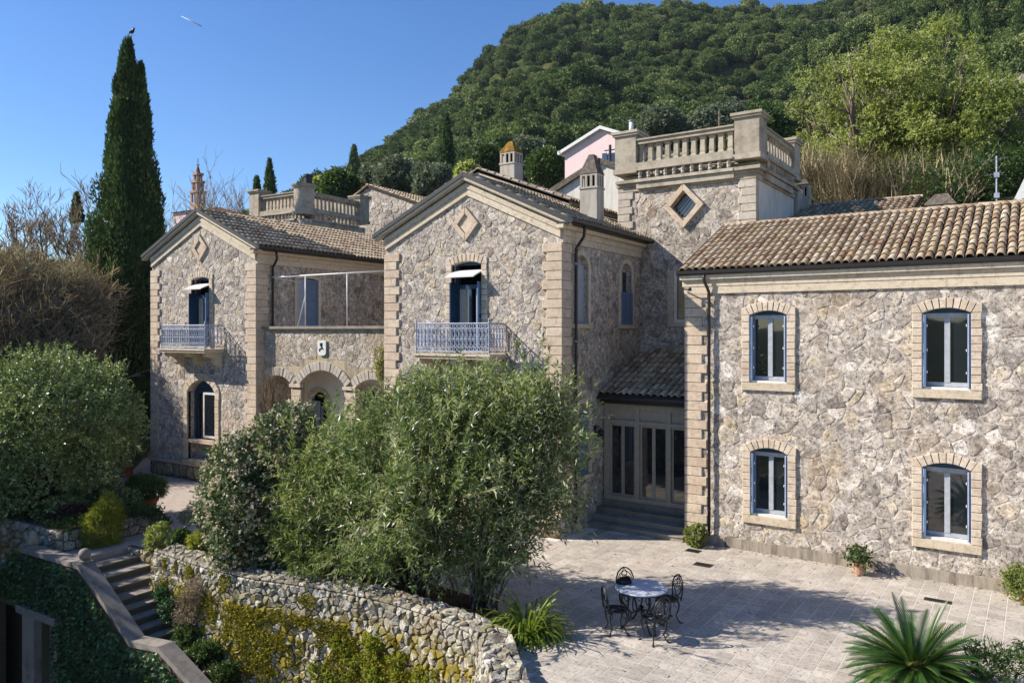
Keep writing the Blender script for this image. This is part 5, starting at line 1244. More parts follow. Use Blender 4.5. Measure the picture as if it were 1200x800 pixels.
for k, (off, lb) in enumerate((((-.1, .62), None), ((-.5, -.25), 'black cast-iron chair at the left of the marble table'), ((.12, -.66), 'black cast-iron chair pulled up at the near side of the marble table'), ((.55, .3), 'black cast-iron chair at the right of the marble table'))):
    c = ch0 if k == 0 else copy_tree(ch0)
    o = Vector((off[0]*CR[0]+off[1]*CF[0], off[0]*CR[1]+off[1]*CF[1], 0)); c.location = tc+o; c.rotation_euler.z = math.atan2(o.y, o.x)-math.pi/2+(.25, -.3, .35, -.2)[k]
    c.scale = (.97,)*3
    if lb: c['label'] = lb
bag = tb  # a dark bag lies on the table top
m = MB(); m.lathe((0, 0, 0), [(.10, 0), (.14, .02), (.145, .06), (.11, .1), (.05, .11)], 12)
m.V = [(x*1.15, y*.72+.02*math.sin(x*25), z*(1+.3*math.sin(x*17+y*9))) for x, y, z in m.V]
b = m.build('small_bag', M['leather'], None, smooth=True); o = CR[0]*-.3+CF[0]*.18, CR[1]*-.3+CF[1]*.18; b.location = tc+Vector((o[0], o[1], .748)); tag(b, 'small black cloth bag lying on the marble table', 'bag')
m = MB(); m.tube([(-.1, 0, .07), (-.06, .02, .16), (.04, .02, .17), (.09, 0, .08)], .008, 5); m.build('handle', M['leather'], b)

# ------------------------------------------------------------------ shrubs and trees near the house
def shrub(name, label, cat, c, lobes, spec, mat, stems=3, r=.03, group=None, barkm='bark', extra=None, seed=1):
    """lobes in world metres; spec = (sprigs, leaves, length, width)"""
    t = thing(name, label, cat, c, 0, group); lo = local(lobes, c); rnd = random.Random(seed)
    foliage('foliage', lo, *spec, mat, t, seed, **(extra or {}))
    if stems:
        for p, rr in limbs_to(lo, (0, 0, 0), r, rnd, stems): tubes_obj('stem', [(p, rr)], M[barkm], t, 5)
    return t
def LB(px, py, d, rx, rz, ry=None): p = AP(px, py, d); return (p.x, p.y, p.z, rx, ry or rx, rz)
# big round tree on the left
c = (-13.6, -6.2, .5)
shrub('round_tree', 'large round bushy evergreen tree on the raised bed at the left edge', 'tree', c,
      [LB(70, 500, 22.0, 1.9, 1.75), LB(20, 490, 21.5, 1.7, 1.6), LB(122, 500, 22.6, 1.1, 1.1), LB(60, 452, 22.4, 1.5, .95), LB(112, 458, 22.8, .95, .65), LB(40, 565, 21.5, 1.6, 1.2), LB(75, 565, 22.0, 1.1, .9), LB(-40, 520, 21.5, 1.8, 1.9)],
      (8500, 9, .095, .045), M['l_round'], 2, .07, extra=dict(shell=(.6, 1.02), sprig=.28, bumpy=.2), seed=201)
# viburnum with pale flower heads
c = (-4.95, -5.75, 0)
vl = [LB(292, 600, 17.7, 1.0, 1.25), LB(300, 645, 17.6, .95, .6), LB(325, 535, 17.9, .75, .95), LB(345, 505, 18.1, .5, .62), LB(283, 550, 17.9, .75, .75), LB(262, 590, 17.9, .5, .7)]
t = shrub('viburnum_bush', 'dark dense bush dotted with pale flower heads, left of the oleanders', 'bush', c, vl, (4200, 9, .085, .045), M['l_vib'], 2, .04, extra=dict(shell=(.62, 1.03), sprig=.18, bumpy=.16), seed=203)
foliage('flower_heads', local(vl, c), 1700, 9, .05, .038, M['flower'], t, 204, up=.4, sprig=.05, shell=(.98, 1.07), spread=1.3, bumpy=.16)
# the oleanders
c = (-2.85, -5.6, 0)
shrub('oleander_bush', 'lighter green oleander in the gap between the dark flowering bush and the big oleander', 'bush', c,
      [LB(375, 592, 17.1, .85, 1.15), LB(355, 630, 16.9, .6, .6), LB(405, 560, 17.2, .8, 1.0), LB(385, 655, 16.7, .8, .4)], (2900, 9, .15, .03), M['l_olelight'], 4, .025, 'oleanders above the terrace wall', extra=dict(up=.45, shell=(.4, 1.05), sprig=.32), seed=207)
c = (-.75, -5.4, 0)
shrub('oleander_bush', 'biggest oleander, a tall spreading bush with narrow leaves in front of the middle gable', 'bush', c,
      [LB(510, 545, 15.8, 1.2, 1.1), LB(455, 580, 16.0, .85, .9), LB(430, 530, 16.3, .6, .65), LB(540, 480, 16.0, .8, .55), LB(500, 462, 16.2, .55, .35), LB(560, 455, 16.1, .45, .32), LB(465, 490, 16.3, .6, .5), LB(590, 490, 16.0, .6, .6), LB(615, 465, 16.1, .4, .35), LB(495, 640, 15.65, 1.1, .6), LB(560, 648, 15.4, .7, .45), LB(590, 655, 15.15, .5, .35), LB(430, 650, 16.0, .7, .45), LB(570, 580, 15.4, .85, .9), LB(410, 590, 16.2, .6, .7), LB(480, 600, 15.2, .8, .7)],
      (4800, 9, .155, .033), M['l_ole'], 3, .028, 'oleanders above the terrace wall', extra=dict(up=.5, shell=(.3, 1.12), sprig=.45, bumpy=.32), seed=209)
c = (1.05, -5.35, 0)
shrub('oleander_bush', 'right-hand oleander with bare pale stems showing at its foot, beside the courtyard', 'bush', c,
      [LB(615, 540, 15.3, .6, .75), LB(628, 590, 15.1, .6, .5), LB(600, 480, 15.5, .5, .5), LB(640, 545, 15.5, .35, .5), LB(622, 490, 15.6, .4, .4), LB(642, 480, 15.3, .5, .45), LB(655, 510, 15.2, .45, .5), LB(655, 592, 15.3, .35, .35), LB(595, 620, 15.0, .55, .45)], (1600, 9, .155, .033), M['l_ole'], 6, .026, 'oleanders above the terrace wall', 'barkgrey', dict(up=.45, shell=(.2, 1.15), sprig=.5, bumpy=.35), seed=211)
rng = np.random.default_rng(91)
for nm_, pt_, cc_, ns_ in (('oleander_bush.001', [(525, 500, 16.0, 1.2, .55), (475, 525, 16.2, 1.0, .55), (585, 505, 15.9, .7, .6), (430, 540, 16.3, .8, .8), (510, 560, 15.2, 1.5, .9)], (-.75, -5.4, 0), 190), ('oleander_bush.002', [(615, 500, 15.5, .7, .8), (640, 560, 15.4, .6, .7)], (1.05, -5.35, 0), 60), ('oleander_bush', [(375, 560, 17.2, .9, .9)], (-2.85, -5.6, 0), 60)):
    foliage('shoots', local([LB(*q) for q in pt_], cc_), ns_, 46, .17, .034, M['l_ole'] if nm_ != 'oleander_bush' else M['l_olelight'], bpy.data.objects[nm_], 92, up=.78, spread=.75, sprig=.95, shell=(.75, 1.05), bumpy=.3)
for o_, lb_ in ((bpy.data.objects['oleander_bush.001'], 0), (bpy.data.objects['oleander_bush.002'], 1)):
    rn = random.Random(95+lb_)
    for q in range(22):
        a = rn.uniform(0, 6.283); e = rn.uniform(1.05, 1.45); L = rn.uniform(2.4, 3.9) if lb_ == 0 else rn.uniform(1.8, 3.0)
        p0 = Vector((rn.uniform(-.45, .45), rn.uniform(-.3, .3), 0)); d0 = Vector((math.cos(a)*math.cos(e), math.sin(a)*math.cos(e), math.sin(e)))
        pts_ = [p0+d0*L*t+Vector((0, 0, -.25*t*t*L*(1.2-e*.5)*.4)) for t in (0, .25, .5, .75, 1)]
        tubes_obj('stem', [(pts_, [.024, .02, .016, .011, .006])], M['barkgrey'], o_, 5)
# strap-leaved clump (each leaf its own piece)
def strap_clump(label, c, n, L, wd, mat, seed, spread=1.0, group=None):
    t = thing('strap_leaf_plant', label, 'plant', c, 0, group); rng = np.random.default_rng(seed)
    for k in range(n):
        a = rng.uniform(0, 6.283); e = rng.uniform(.15, 1.35); D = np.array([[math.cos(a)*math.cos(e), math.sin(a)*math.cos(e), math.sin(e)]])
        P = np.array([[math.cos(a)*.22*spread*rng.random(), math.sin(a)*.22*spread*rng.random(), 0.02]])
        blades('leaf', P, D, L*rng.uniform(.75, 1.2), wd, mat, t, None, seed+k, bend=rng.uniform(.5, 1.5), seg=5, tone=rng.uniform(0, 1, 1))
    return t
strap_clump('clump of long arching yellow-green strap leaves at the right end of the terrace wall', AT(617, 13.95, 0), 230, .95, .045, M['l_strap'], 300, 1.4)
strap_clump('small clump of broad pale green strap leaves in the bottom right corner', AT(1120, 11.3, -.05), 60, .55, .05, M['l_strap'], 700)
shrub('oleander_sprig', 'low oleander twigs poking up at the bottom right corner', 'shrub', tuple(AT(1180, 11.3, 0)), [LB(1180, 790, 11.2, .5, .28), LB(1150, 780, 11.4, .25, .22), LB(1215, 775, 11.4, .3, .28)], (260, 9, .11, .022), M['l_mid'], 2, .015, extra=dict(up=.6, shell=(.3, 1.0), sprig=.22), seed=213)
# cycad
cy_ = thing('cycad', 'large dark green cycad with stiff feathery fronds at the bottom right', 'cycad', AT(1072, 11.7, 0))
m = MB(); m.lathe((0, 0, 0), [(.2, 0), (.24, .1), (.22, .3), (.15, .42), (.05, .46)], 12); m.build('trunk', M['bark'], cy_)
rng = np.random.default_rng(9)
for k in range(125):
    a = k*2.39996+rng.uniform(-.15, .15); e = R(8)+R(72)*(1-(k/125))**.9; e = R(80)-R(84)*math.sqrt(k/125)+rng.uniform(-.06, .06); L = .98*rng.uniform(.88, 1.08); seg = 30
    d = Vector((math.cos(a)*math.cos(e), math.sin(a)*math.cos(e), math.sin(e))); p = Vector((math.cos(a)*.08, math.sin(a)*.08, .40)); Q = []; sp = [p.copy()]
    for i in range(seg):
        d = (d-Vector((0, 0, .019))).normalized(); p = p+d*L/seg; sp.append(p.copy())
        if i < 3: continue
        side = d.cross(Vector((0, 0, 1))).normalized(); upv = side.cross(d); ll = .15*math.sin(math.pi*min(1, (i+1)/seg*.86+.12))**.6
        for s in (-1, 1):
            o = (side*s*.62+d*.75+upv*.25).normalized(); w_ = d*.016; Q.append([p-w_, p+w_, p+o*ll+w_*.2, p+o*ll-w_*.2])
    fo = np_mesh('frond', np.array([[tuple(v) for v in q] for q in Q]), 4, M['l_cyc'], cy_, None, np.full(len(Q), rng.random()))
    mm = MB(); mm.tube(sp[::5], [.010-.0012*q for q in range(len(sp[::5]))], 3, False); mm.build('midrib', M['l_strap'], fo)
n = 2600; x = rng.uniform(-16, -9.75, n); y = np.where(rng.random(n) < .5, rng.uniform(-5.6, -4.75, n), rng.uniform(-7.6, -5, n)); P = np.stack([x, y, .5-.35*(y > -5.05)+rng.uniform(-.1, .12, n)], 1)
P = np.repeat(P, 9, 0)+rng.normal(size=(n*9, 3))*.05; D = nrm(rng.normal(size=P.shape)*.8+np.array([0, -.1, .7]))
o = np_mesh('ground_cover', leaf_quads(P, D, .08*rng.uniform(.6, 1.4, len(P)), .04*np.ones(len(P)), rng), 4, M['l_mid'], None, 'stuff', rng.uniform(0, 1, len(P))); o['label'] = 'low leafy ground cover on the raised bed under the round tree'
# small green bush, pots
shrub('small_bush', 'small bright green rounded bush at the corner of the right wing', 'bush', tuple(CW(.42, -.42, 0)), [(*CW(.42, -.42, .28), .25, .25, .28)], (420, 8, .055, .04), M['l_green'], 2, .01, extra=dict(sprig=.06), seed=221)
def potted(label, c, r, h, lobes, spec, mat, pm='pot', group='terracotta pots with plants', seed=1, extra=None):
    t = thing('potted_plant', label, 'potted plant', c, 0, group)
    m = MB(); m.lathe((0, 0, 0), [(r*.66, 0), (r*.9, h*.8), (r*1.02, h*.8), (r*1.05, h), (r*.92, h), (r*.88, h*.88), (.01, h*.86)], 16); m.build('pot', M[pm], t, smooth=False)
    foliage('foliage', lobes, *spec, mat, t, seed, **(extra or {}))
    for p, rr in limbs_to(lobes, (0, 0, h*.8), .012, random.Random(seed), 2): tubes_obj('stem', [(p, rr)], M['bark'], t, 4)
    return t
potted('small pale terracotta pot with a leafy green plant against the wing wall', CW(4.3, -.55, 0), .15, .27, [(0, 0, .38, .13, .13, .1)], (110, 7, .06, .045), M['l_mid'], 'potpale', seed=231)
potted('terracotta pot with a bushy green plant at the right edge by the wing wall', CW(7.5, -.6, 0), .2, .26, [(0, 0, .38, .26, .26, .14), (-.2, 0, .42, .16, .16, .16)], (260, 8, .07, .05), M['l_green'], seed=232)
potted('big terracotta pot with an arching spider plant beside the patio', AT(173, 23.0, 0), .30, .52, [(0, 0, .86, .5, .45, .2), (-.35, 0, .88, .3, .3, .2)], (700, 8, .16, .02), M['l_mid'], seed=233, extra=dict(droop=.35, sprig=.16))
potted('wide terracotta bowl with a grey-green plant by the top of the stairs', AT(141, 22.0, 0), .33, .32, [(0, 0, .55, .42, .4, .3)], (600, 8, .09, .04), M['l_round'], seed=234)
potted('terracotta pot half hidden behind the big round tree', AT(149, 29.2, 0), .25, .42, [(0, 0, .62, .3, .3, .25)], (260, 8, .09, .05), M['l_mid'], seed=235)
shrub('conifer_bush', 'feathery yellow-green bush beside the stairs under the round tree', 'bush', (-9.75, -6.55, 0), [LB(121, 618, 19.9, .45, .55), LB(126, 600, 19.9, .28, .42), LB(110, 632, 19.8, .32, .35)], (1500, 8, .07, .018), M['l_yel'], 1, .02, extra=dict(up=.6, sprig=.15), seed=241)
shrub('green_shrub', 'mid-green shrub left of the potted spider plant', 'shrub', tuple(AT(105, 22.3, .4)), [LB(108, 590, 22.3, .5, .35), LB(130, 582, 22.6, .45, .3), LB(85, 600, 22, .4, .35)], (900, 8, .09, .045), M['l_green'], 1, .02, extra=dict(sprig=.15), seed=242)
shrub('dark_red_shrub', 'dark reddish shrub on the bed wall under the round tree', 'shrub', tuple(AT(82, 20.6, .5)), [LB(80, 608, 20.6, .45, .32), LB(98, 622, 20.5, .3, .3), LB(60, 612, 20.6, .4, .25)], (900, 8, .06, .035), M['l_red'], 1, .02, extra=dict(sprig=.12), seed=243)
for k, (px, py, d, rx, rz, mt, lb) in enumerate(((186, 628, 19.3, .28, .3, 'l_green', 'bright green weedy plant on the wall end above the stairs'), (236, 633, 18.6, .26, .2, 'l_yel', 'yellow-green small shrub at the foot of the flowering bush'), (212, 628, 19.0, .16, .12, 'l_mid', 'low green tuft between the two bright plants above the stairs'))):
    shrub('wall_plant', lb, 'plant', tuple(AT(px, d, .1)), [LB(px, py, d, rx, rz), LB(px-7, py+9, d, rx*.7, rz*.7)], (420, 7, .06, .03), M[mt], 1, .01, extra=dict(up=.5, sprig=.1), seed=250+k)
bt = thing('bonsai_pine', 'little spreading pine-like tree on the patio edge above the wall', 'tree', AT(232, 20.4, 0)); rr_ = random.Random(3)
for p in (([(.1, 0, 0), (.05, 0, .25), (-.15, 0, .45)], [.04, .03, .02]), ([(.05, 0, .25), (.15, .1, .5)], [.03, .015])): tubes_obj('trunk', [p], M['bark'], bt, 6)
foliage('foliage', [(-.2, 0, .55, .38, .35, .14), (.15, .05, .62, .35, .3, .13), (-.05, 0, .72, .3, .3, .12)], 420, 8, .07, .014, M['l_olive'], bt, 262, sprig=.08)
# weeds beside the lower stairs and moss tufts on the wall
for k, (px, py, d, rx, rz, mt) in enumerate(((205, 712, 17.6, .42, .38, 'l_ivy'), (222, 742, 17.0, .4, .32, 'l_mid'), (240, 765, 16.4, .42, .34, 'l_mid'), (262, 790, 15.9, .4, .3, 'l_mid'), (195, 695, 17.9, .3, .26, 'l_ivy'))):
    shrub('wall_weed', ['dark green weed clump at the top of the stair side', 'green weed clump halfway down the stair side', 'green weed clump lower on the stair side', 'green weed clump at the bottom edge by the stairs', 'small dark weed nearest the upper steps'][k], 'plant', tuple(AP(px, py+12, d)), [LB(px, py, d, rx*.75, rz*.75)], (480, 7, .06, .03), M[mt], 0, .01, 'weeds growing from the wall beside the stairs', extra=dict(sprig=.1, shell=(.3, 1)), seed=270+k)
shrub('dry_weed', 'brown dried-out plant hanging on the terrace wall above the stairs', 'plant', tuple(wall_face(1.9, -.9, .05)), [(*wall_face(1.9, -.75, .12), .3, .15, .45), (*wall_face(2.1, -.3, .12), .2, .12, .3)], (700, 7, .08, .012), M['twig'], 0, .01, extra=dict(sprig=.2, shell=(.2, 1)), seed=281)
yl = []
rng = np.random.default_rng(4)
for k in range(60):
    u = rng.uniform(5.2, 8.6); z = rng.uniform(-2.3, -.45)-abs(u-6.9)*.18; yl.append((*wall_face(u, z, .1), .22, .16, .15))
t = thing('creeping_plant', 'yellow-green creeping plant spreading over the middle of the mossy wall', 'plant', wall_face(6.9, -1.4, 0)); foliage('foliage', local(yl, wall_face(6.9, -1.4, 0)), 2600, 7, .045, .03, M['l_yel'], t, 283, sprig=.07, shell=(.1, 1), up=.3)
n = 110000; u = rng.uniform(.5, 12.5, n); z = rng.uniform(-2.8, .2, n); nv = vnoise(u, z, 1.3, 7)+.5*vnoise(u, z, .22, 8)+.34*((u > 1.4) & (u < 7.8) & (z < -.35))-.12; ok = nv > .12; u, z = u[ok], z[ok]
P = np.array([wall_face(a, b, .0+.09*rng.random()) for a, b in zip(u, z)]); D = nrm(rng.normal(size=P.shape)*.7+np.array([-.2, -.6, .3]))
ms = np_mesh('wall_moss', leaf_quads(P, D, .05*rng.uniform(.6, 1.4, len(P)), .036*np.ones(len(P)), rng), 4, M['l_moss'], None, 'stuff', rng.uniform(0, 1, len(P))); ms['label'] = 'patches of olive-yellow moss and tiny herbs on the terrace wall'
# bare climbers on the facade
def climber(label, base, seed, n=7, ln=1.2, spreadx=.5, plane=(0, -1, 0)):
    t = thing('bare_climber', label, 'climbing plant', base); rnd = random.Random(seed); ps = []
    for k in range(n):
        ps += branch_paths((rnd.uniform(-.15, .15), 0, 0), (rnd.uniform(-.5, .5)*spreadx, 0, 1), ln*rnd.uniform(.7, 1.2), .02, 4, rnd, .45, .25, 3, seg=4, shrink=.72)
    P2 = []
    for p, r_ in ps: P2.append(([Vector((v.x, -abs(v.y)*.35-.04, v.z)) for v in p], r_))
    tubes_obj('vine_stems', P2, M['twig'], t, 3); return t
climber('bare vine climbing the corner where the left gable meets the loggia', (-11.75, LY-.03, 0.1), 5, 6, 1.7)
cl2 = climber('bare twiggy vine at the upper right of the loggia wall', (-6.45, LY-.03, 3.6), 6, 4, .7)
foliage('leaves', [(0, -.1, .9, .4, .12, .8)], 160, 6, .05, .04, M['l_yel'], cl2, 291, sprig=.1, shell=(.1, 1))

# ------------------------------------------------------------------ cypresses
def cypress(label, base, h, w, seed, n=9000, group=None, leafs=.2, cat='cypress', tips=1, name='cypress_tree'):
    t = thing(name, label, cat, base, 0, group); rng = np.random.default_rng(seed)
    m = MB(); m.tube([(0, 0, -.5), (0, 0, h*.6)], [w*.07, w*.02], 6); m.build('trunk', M['bark'], t)
    zc = rng.uniform(.02, .97, 420); prof = np.interp(zc, [0, .08, .22, .45, .65, .85, .95, 1], [.82, .88, .88, .66, .46, .2, .06, .0])*w/2
    ang = rng.uniform(0, 6.283, 420); rr = prof*rng.uniform(.55, .9, 420); s = w*.12
    tw2_ = np.where((ang % 6.283) < 2.2, 1, 0)*(tips > 1)
    cx, cy, cz = rr*np.cos(ang), rr*np.sin(ang), zc*h
    k = rng.integers(0, 420, n); d = nrm(rng.normal(size=(n, 3))); sz = np.stack([s*(1.15-.95*zc[k]), s*(1.15-.95*zc[k]), s*(1.9-.9*zc[k])], 1)
    P = np.stack([cx[k], cy[k], cz[k]], 1)+d*sz*rng.uniform(.6, 1, n)[:, None]
    D = nrm(d*.5+np.array([0, 0, 1.1])+rng.normal(size=(n, 3))*.3)
    keep = P[:, 2] < h; P, D, kk = P[keep], D[keep], k[keep]; rt = rng.uniform(0, 1, 420)
    np_mesh('crown', leaf_quads(P, D, leafs*rng.uniform(.7, 1.4, len(P)), leafs*.42*rng.uniform(.7, 1.3, len(P)), rng), 4, M['l_cyp'], t, None, np.clip(rt[kk]*.6+rng.uniform(0, .4, len(P)), 0, .999))
    core = MB(); core.lathe((0, 0, 0), [(w*.2, .02*h), (w*.26, .15*h), (w*.24, .3*h), (w*.15, .5*h), (w*.08, .7*h), (w*.02, .84*h), (.01, .9*h)], 10); core.build('inner_foliage', M['l_cyp'], t)
    return t
cypress('tall dark cypress towering left of the house, the largest tree of its kind', AT(149, 37, 0), 19.6, 5.5, 401, 110000, leafs=.18)
m0 = cypress('slimmer cypress leader merged into the right side of the tall cypress', AT(165, 37.4, 0), 18.7, 3.9, 402, 36000, leafs=.18)
cys = [(316, 188, 236, 75, 14, 'dark cypress with pointed top on the skyline behind the left rear tower'), (301, 209, 236, 80, 9, 'small dark cypress just left of the pointed one on the skyline'),
       (90, 227, 262, 60, 14, 'blunt dark cypress top behind the bare trees at the far left'), (415, 173, 206, 150, 13, 'slim dark cypress on the lower left shoulder of the hill'),
       (523, 134, 196, 78, 20, 'broad dark cypress behind the middle gable roof'), (943, 54, 122, 150, 9, 'thin dark cypress standing alone on the hillside above the tower'),
       (995, 33, 62, 210, 9, 'small thin cypress high on the hill, left of the close group'), (1001, 30, 60, 215, 8, 'small thin cypress high on the hill touching its left neighbour'),
       (1130, 5, 62, 130, 13, 'tall cypress above the bright green tree, second from the right'), (1152, -10, 50, 135, 12, 'cypress near the top right corner behind the green tree'),
       (1104, 12, 58, 140, 10, 'cypress left of the tall one above the green tree'), (1198, -5, 50, 130, 10, 'cypress cut by the right edge of the picture'),
       (1088, 22, 50, 150, 8, 'small cypress at the left of the row above the green tree'), (708, 110, 140, 190, 7, 'small dark cypress standing in the forest above the pink house'), (1063, 8, 40, 190, 9, 'slender cypress high above the bright green tree')]
for k, (px, y0, y1, d, wpx, lb) in enumerate(cys):
    zt, zb = ZY(y0, d), ZY(y1, d); cypress(lb, AT(px, d, zb), zt-zb, wpx/900*d*1.1, 410+k, 2600, 'dark cypresses around and above the village', leafs=.0045*d)

# ------------------------------------------------------------------ forest on the hill
def crown_mesh(seed, mat, n=420, leaf=.2, flat=.8):
    rng = np.random.default_rng(seed); lobes = [(0, 0, 0, .8, .8, .65)]+[(math.cos(a)*.48, math.sin(a)*.48, rng.uniform(-.1, .4), .48, .48, .42) for a in rng.uniform(0, 6.283, 7)]
    o = foliage('crown_proto', lobes, n, 3, leaf, leaf*.62, mat, None, seed, up=.3, spread=1.1, sprig=.1, shell=(.9, 1.05), bumpy=.1)
    me = o.data; bpy.data.objects.remove(o)
    import bmesh
    bm = bmesh.new(); bmesh.ops.create_icosphere(bm, subdivisions=2, radius=.7)
    for v in bm.verts: f = 1+.16*math.sin(v.co.x*5+seed)+.12*math.sin(v.co.y*6+seed*2)+.1*math.sin(v.co.z*7); v.co = Vector((v.co.x*f, v.co.y*f, v.co.z*f*flat))
    bm2 = bmesh.new(); bm2.from_mesh(me); base = bpy.data.meshes.new('tmp'); bm.to_mesh(base); bm2.from_mesh(base); bm.free(); bm2.to_mesh(me); bm2.free()
    return me
def scatter(name, label, P, Sc, Rz, meshes, seed):
    """one object of many crowns (geometry nodes on a point mesh)"""
    col = bpy.data.collections.new(name+'_crowns')
    for k, me in enumerate(meshes):
        o = bpy.data.objects.new('crown_kind', me); col.objects.link(o)
    me = bpy.data.meshes.new(name); me.vertices.add(len(P)); me.vertices.foreach_set('co', np.asarray(P, np.float32).ravel())
    a = me.attributes.new('sc', 'FLOAT_VECTOR', 'POINT'); a.data.foreach_set('vector', np.asarray(Sc, np.float32).ravel())
    a = me.attributes.new('rz', 'FLOAT_VECTOR', 'POINT'); a.data.foreach_set('vector', np.asarray(Rz, np.float32).ravel())
    o = bpy.data.objects.new(name, me); COL.objects.link(o); o['kind'] = 'stuff'; o['label'] = label
    ng = bpy.data.node_groups.new(name, 'GeometryNodeTree'); ng.interface.new_socket('Geometry', in_out='INPUT', socket_type='NodeSocketGeometry'); ng.interface.new_socket('Geometry', in_out='OUTPUT', socket_type='NodeSocketGeometry')
    N = ng.nodes; L = ng.links; gi = N.new('NodeGroupInput'); go = N.new('NodeGroupOutput'); ip = N.new('GeometryNodeInstanceOnPoints'); ci = N.new('GeometryNodeCollectionInfo')
    ci.inputs['Collection'].default_value = col; ci.inputs['Separate Children'].default_value = True; ci.inputs['Reset Children'].default_value = True
    ip.inputs['Pick Instance'].default_value = True
    rv = N.new('FunctionNodeRandomValue'); rv.data_type = 'INT'; rv.inputs[4].default_value = 0; rv.inputs[5].default_value = len(meshes)-1; rv.inputs['Seed'].default_value = seed
    def att(n):
        q = N.new('GeometryNodeInputNamedAttribute'); q.data_type = 'FLOAT_VECTOR'; q.inputs['Name'].default_value = n; return q.outputs['Attribute']
    L.new(gi.outputs[0], ip.inputs['Points']); L.new(ci.outputs[0], ip.inputs['Instance']); L.new(rv.outputs[2], ip.inputs['Instance Index']); L.new(att('sc'), ip.inputs['Scale'])
    er = N.new('FunctionNodeEulerToRotation'); L.new(att('rz'), er.inputs[0]); L.new(er.outputs[0], ip.inputs['Rotation']); L.new(ip.outputs[0], go.inputs[0])
    md = o.modifiers.new('scatter', 'NODES'); md.node_group = ng; return o
rng = np.random.default_rng(12)
hm = [crown_mesh(s, M['l_hill']) for s in (1, 2, 3, 4)]
pts = []
d = 56.0
while d < 345:
    sp = 3.15*(.85+d/600); r = -.62*d+rng.uniform(0, sp)
    while r < .72*d:
        jx, jd = rng.uniform(-.45, .45, 2)*sp; px = 600+900*(r+jx)/(d+jd)
        Dc = float(np.interp(px, [0, 365, 600, 1000, 2600], [180, 210, 300, 330, 330]))
        if d < Dc+8 and not (d < 75 and px < 330) and not (px < 330 and d > 150) and not (px > 860 and d < 78): pts.append((r+jx, d+jd))
        r += sp
    d += sp*.9
pts = np.array(pts); PXp = 600+900*pts[:, 0]/pts[:, 1]; zt = terrain_z(PXp, pts[:, 1])
rad = rng.uniform(1.15, 3.1, len(pts))*(1+.35*(rng.random(len(pts)) < .08))*(1+.5*(vnoise(pts[:, 0], pts[:, 1], 25, 9)))
wp = np.stack([CAM.x+pts[:, 0]*CR[0]+pts[:, 1]*CF[0], CAM.y+pts[:, 0]*CR[1]+pts[:, 1]*CF[1], zt+rad*.75], 1)
sc = np.stack([rad, rad, rad*rng.uniform(.85, 1.2, len(rad))], 1); rz = np.stack([rng.normal(size=len(rad))*.1, rng.normal(size=len(rad))*.1, rng.uniform(0, 6.28, len(rad))], 1)
scatter('forest', 'dense evergreen forest covering the hill', wp, sc, rz, hm, 3)

# individual trees behind the houses
def leafy_tree(label, px, yt, yb, d, wpx, mat, seed, ns=1500, leaf=.3, group='trees at the foot of the hill', cat='tree', name='leafy_tree', up=.2, nl=7, shell=(.7, 1.05)):
    zt, zb = ZY(yt, d), ZY(yb, d); h = zt-zb; w = wpx/900*d; base = AT(px, d, zb); rng = np.random.default_rng(seed)
    lob = [(0, 0, h*.6, w*.3, w*.3, h*.3)]+[(math.cos(a)*w*.27, math.sin(a)*w*.27, h*rng.uniform(.35, .8), w*rng.uniform(.16, .25), w*.2, h*rng.uniform(.14, .22)) for a in np.linspace(0, 5.6, nl)+rng.uniform(0, 1)]
    t = thing(name, label, cat, base, 0, group); foliage('crown', lob, ns, 6, leaf, leaf*.5, mat, t, seed, up=up, spread=1.1, sprig=leaf*1.4, shell=shell, bumpy=.22)
    rnd = random.Random(seed); m = MB(); m.tube([(0, 0, -1), (rnd.uniform(-.1, .1)*w, 0, h*.3), (0, 0, h*.55)], [w*.035, w*.028, w*.015], 6)
    for p, rr in limbs_to(lob[1:], (0, 0, h*.2), w*.016, rnd, 1): m.tube(p, rr, 4)
    m.build('trunk', M['barkgrey'], t); return t
for a in ((470, 186, 232, 62, 62, 'l_olive', 'grey-green olive tree left of the broad cypress, above the stone gable house'), (505, 192, 235, 60, 45, 'l_olive', 'grey-green olive tree behind the left slope of the middle gable'), (440, 196, 228, 66, 34, 'l_olive', 'smaller olive tree at the left of the olive group'),
          (398, 196, 238, 64, 40, 'l_mid', 'dark green bushy tree behind the left rear tower'), (377, 208, 232, 70, 28, 'l_green', 'light green small tree at the lower left tip of the hill'), (548, 188, 225, 66, 30, 'l_green', 'fresh green small tree right of the broad cypress'),
          (640, 172, 215, 70, 44, 'l_mid', 'green tree left of the pink house'), (570, 176, 215, 74, 36, 'l_hill', 'dark tree beside the lichen-capped chimney'), (620, 165, 212, 82, 40, 'l_olive', 'pale olive tree behind the lichen-capped chimney'),
          (775, 128, 185, 88, 70, 'l_olive', 'greyish tree behind the left part of the big balustrade'), (835, 120, 180, 92, 70, 'l_olive', 'greyish tree behind the middle of the big balustrade'), (905, 125, 190, 80, 60, 'l_mid', 'green tree right behind the tower top')):
    px, yt, yb, d, w, mt, lb = a; leafy_tree(lb, px, yt, yb+10, d, w, M[mt], int(px), 2200, .0045*d)
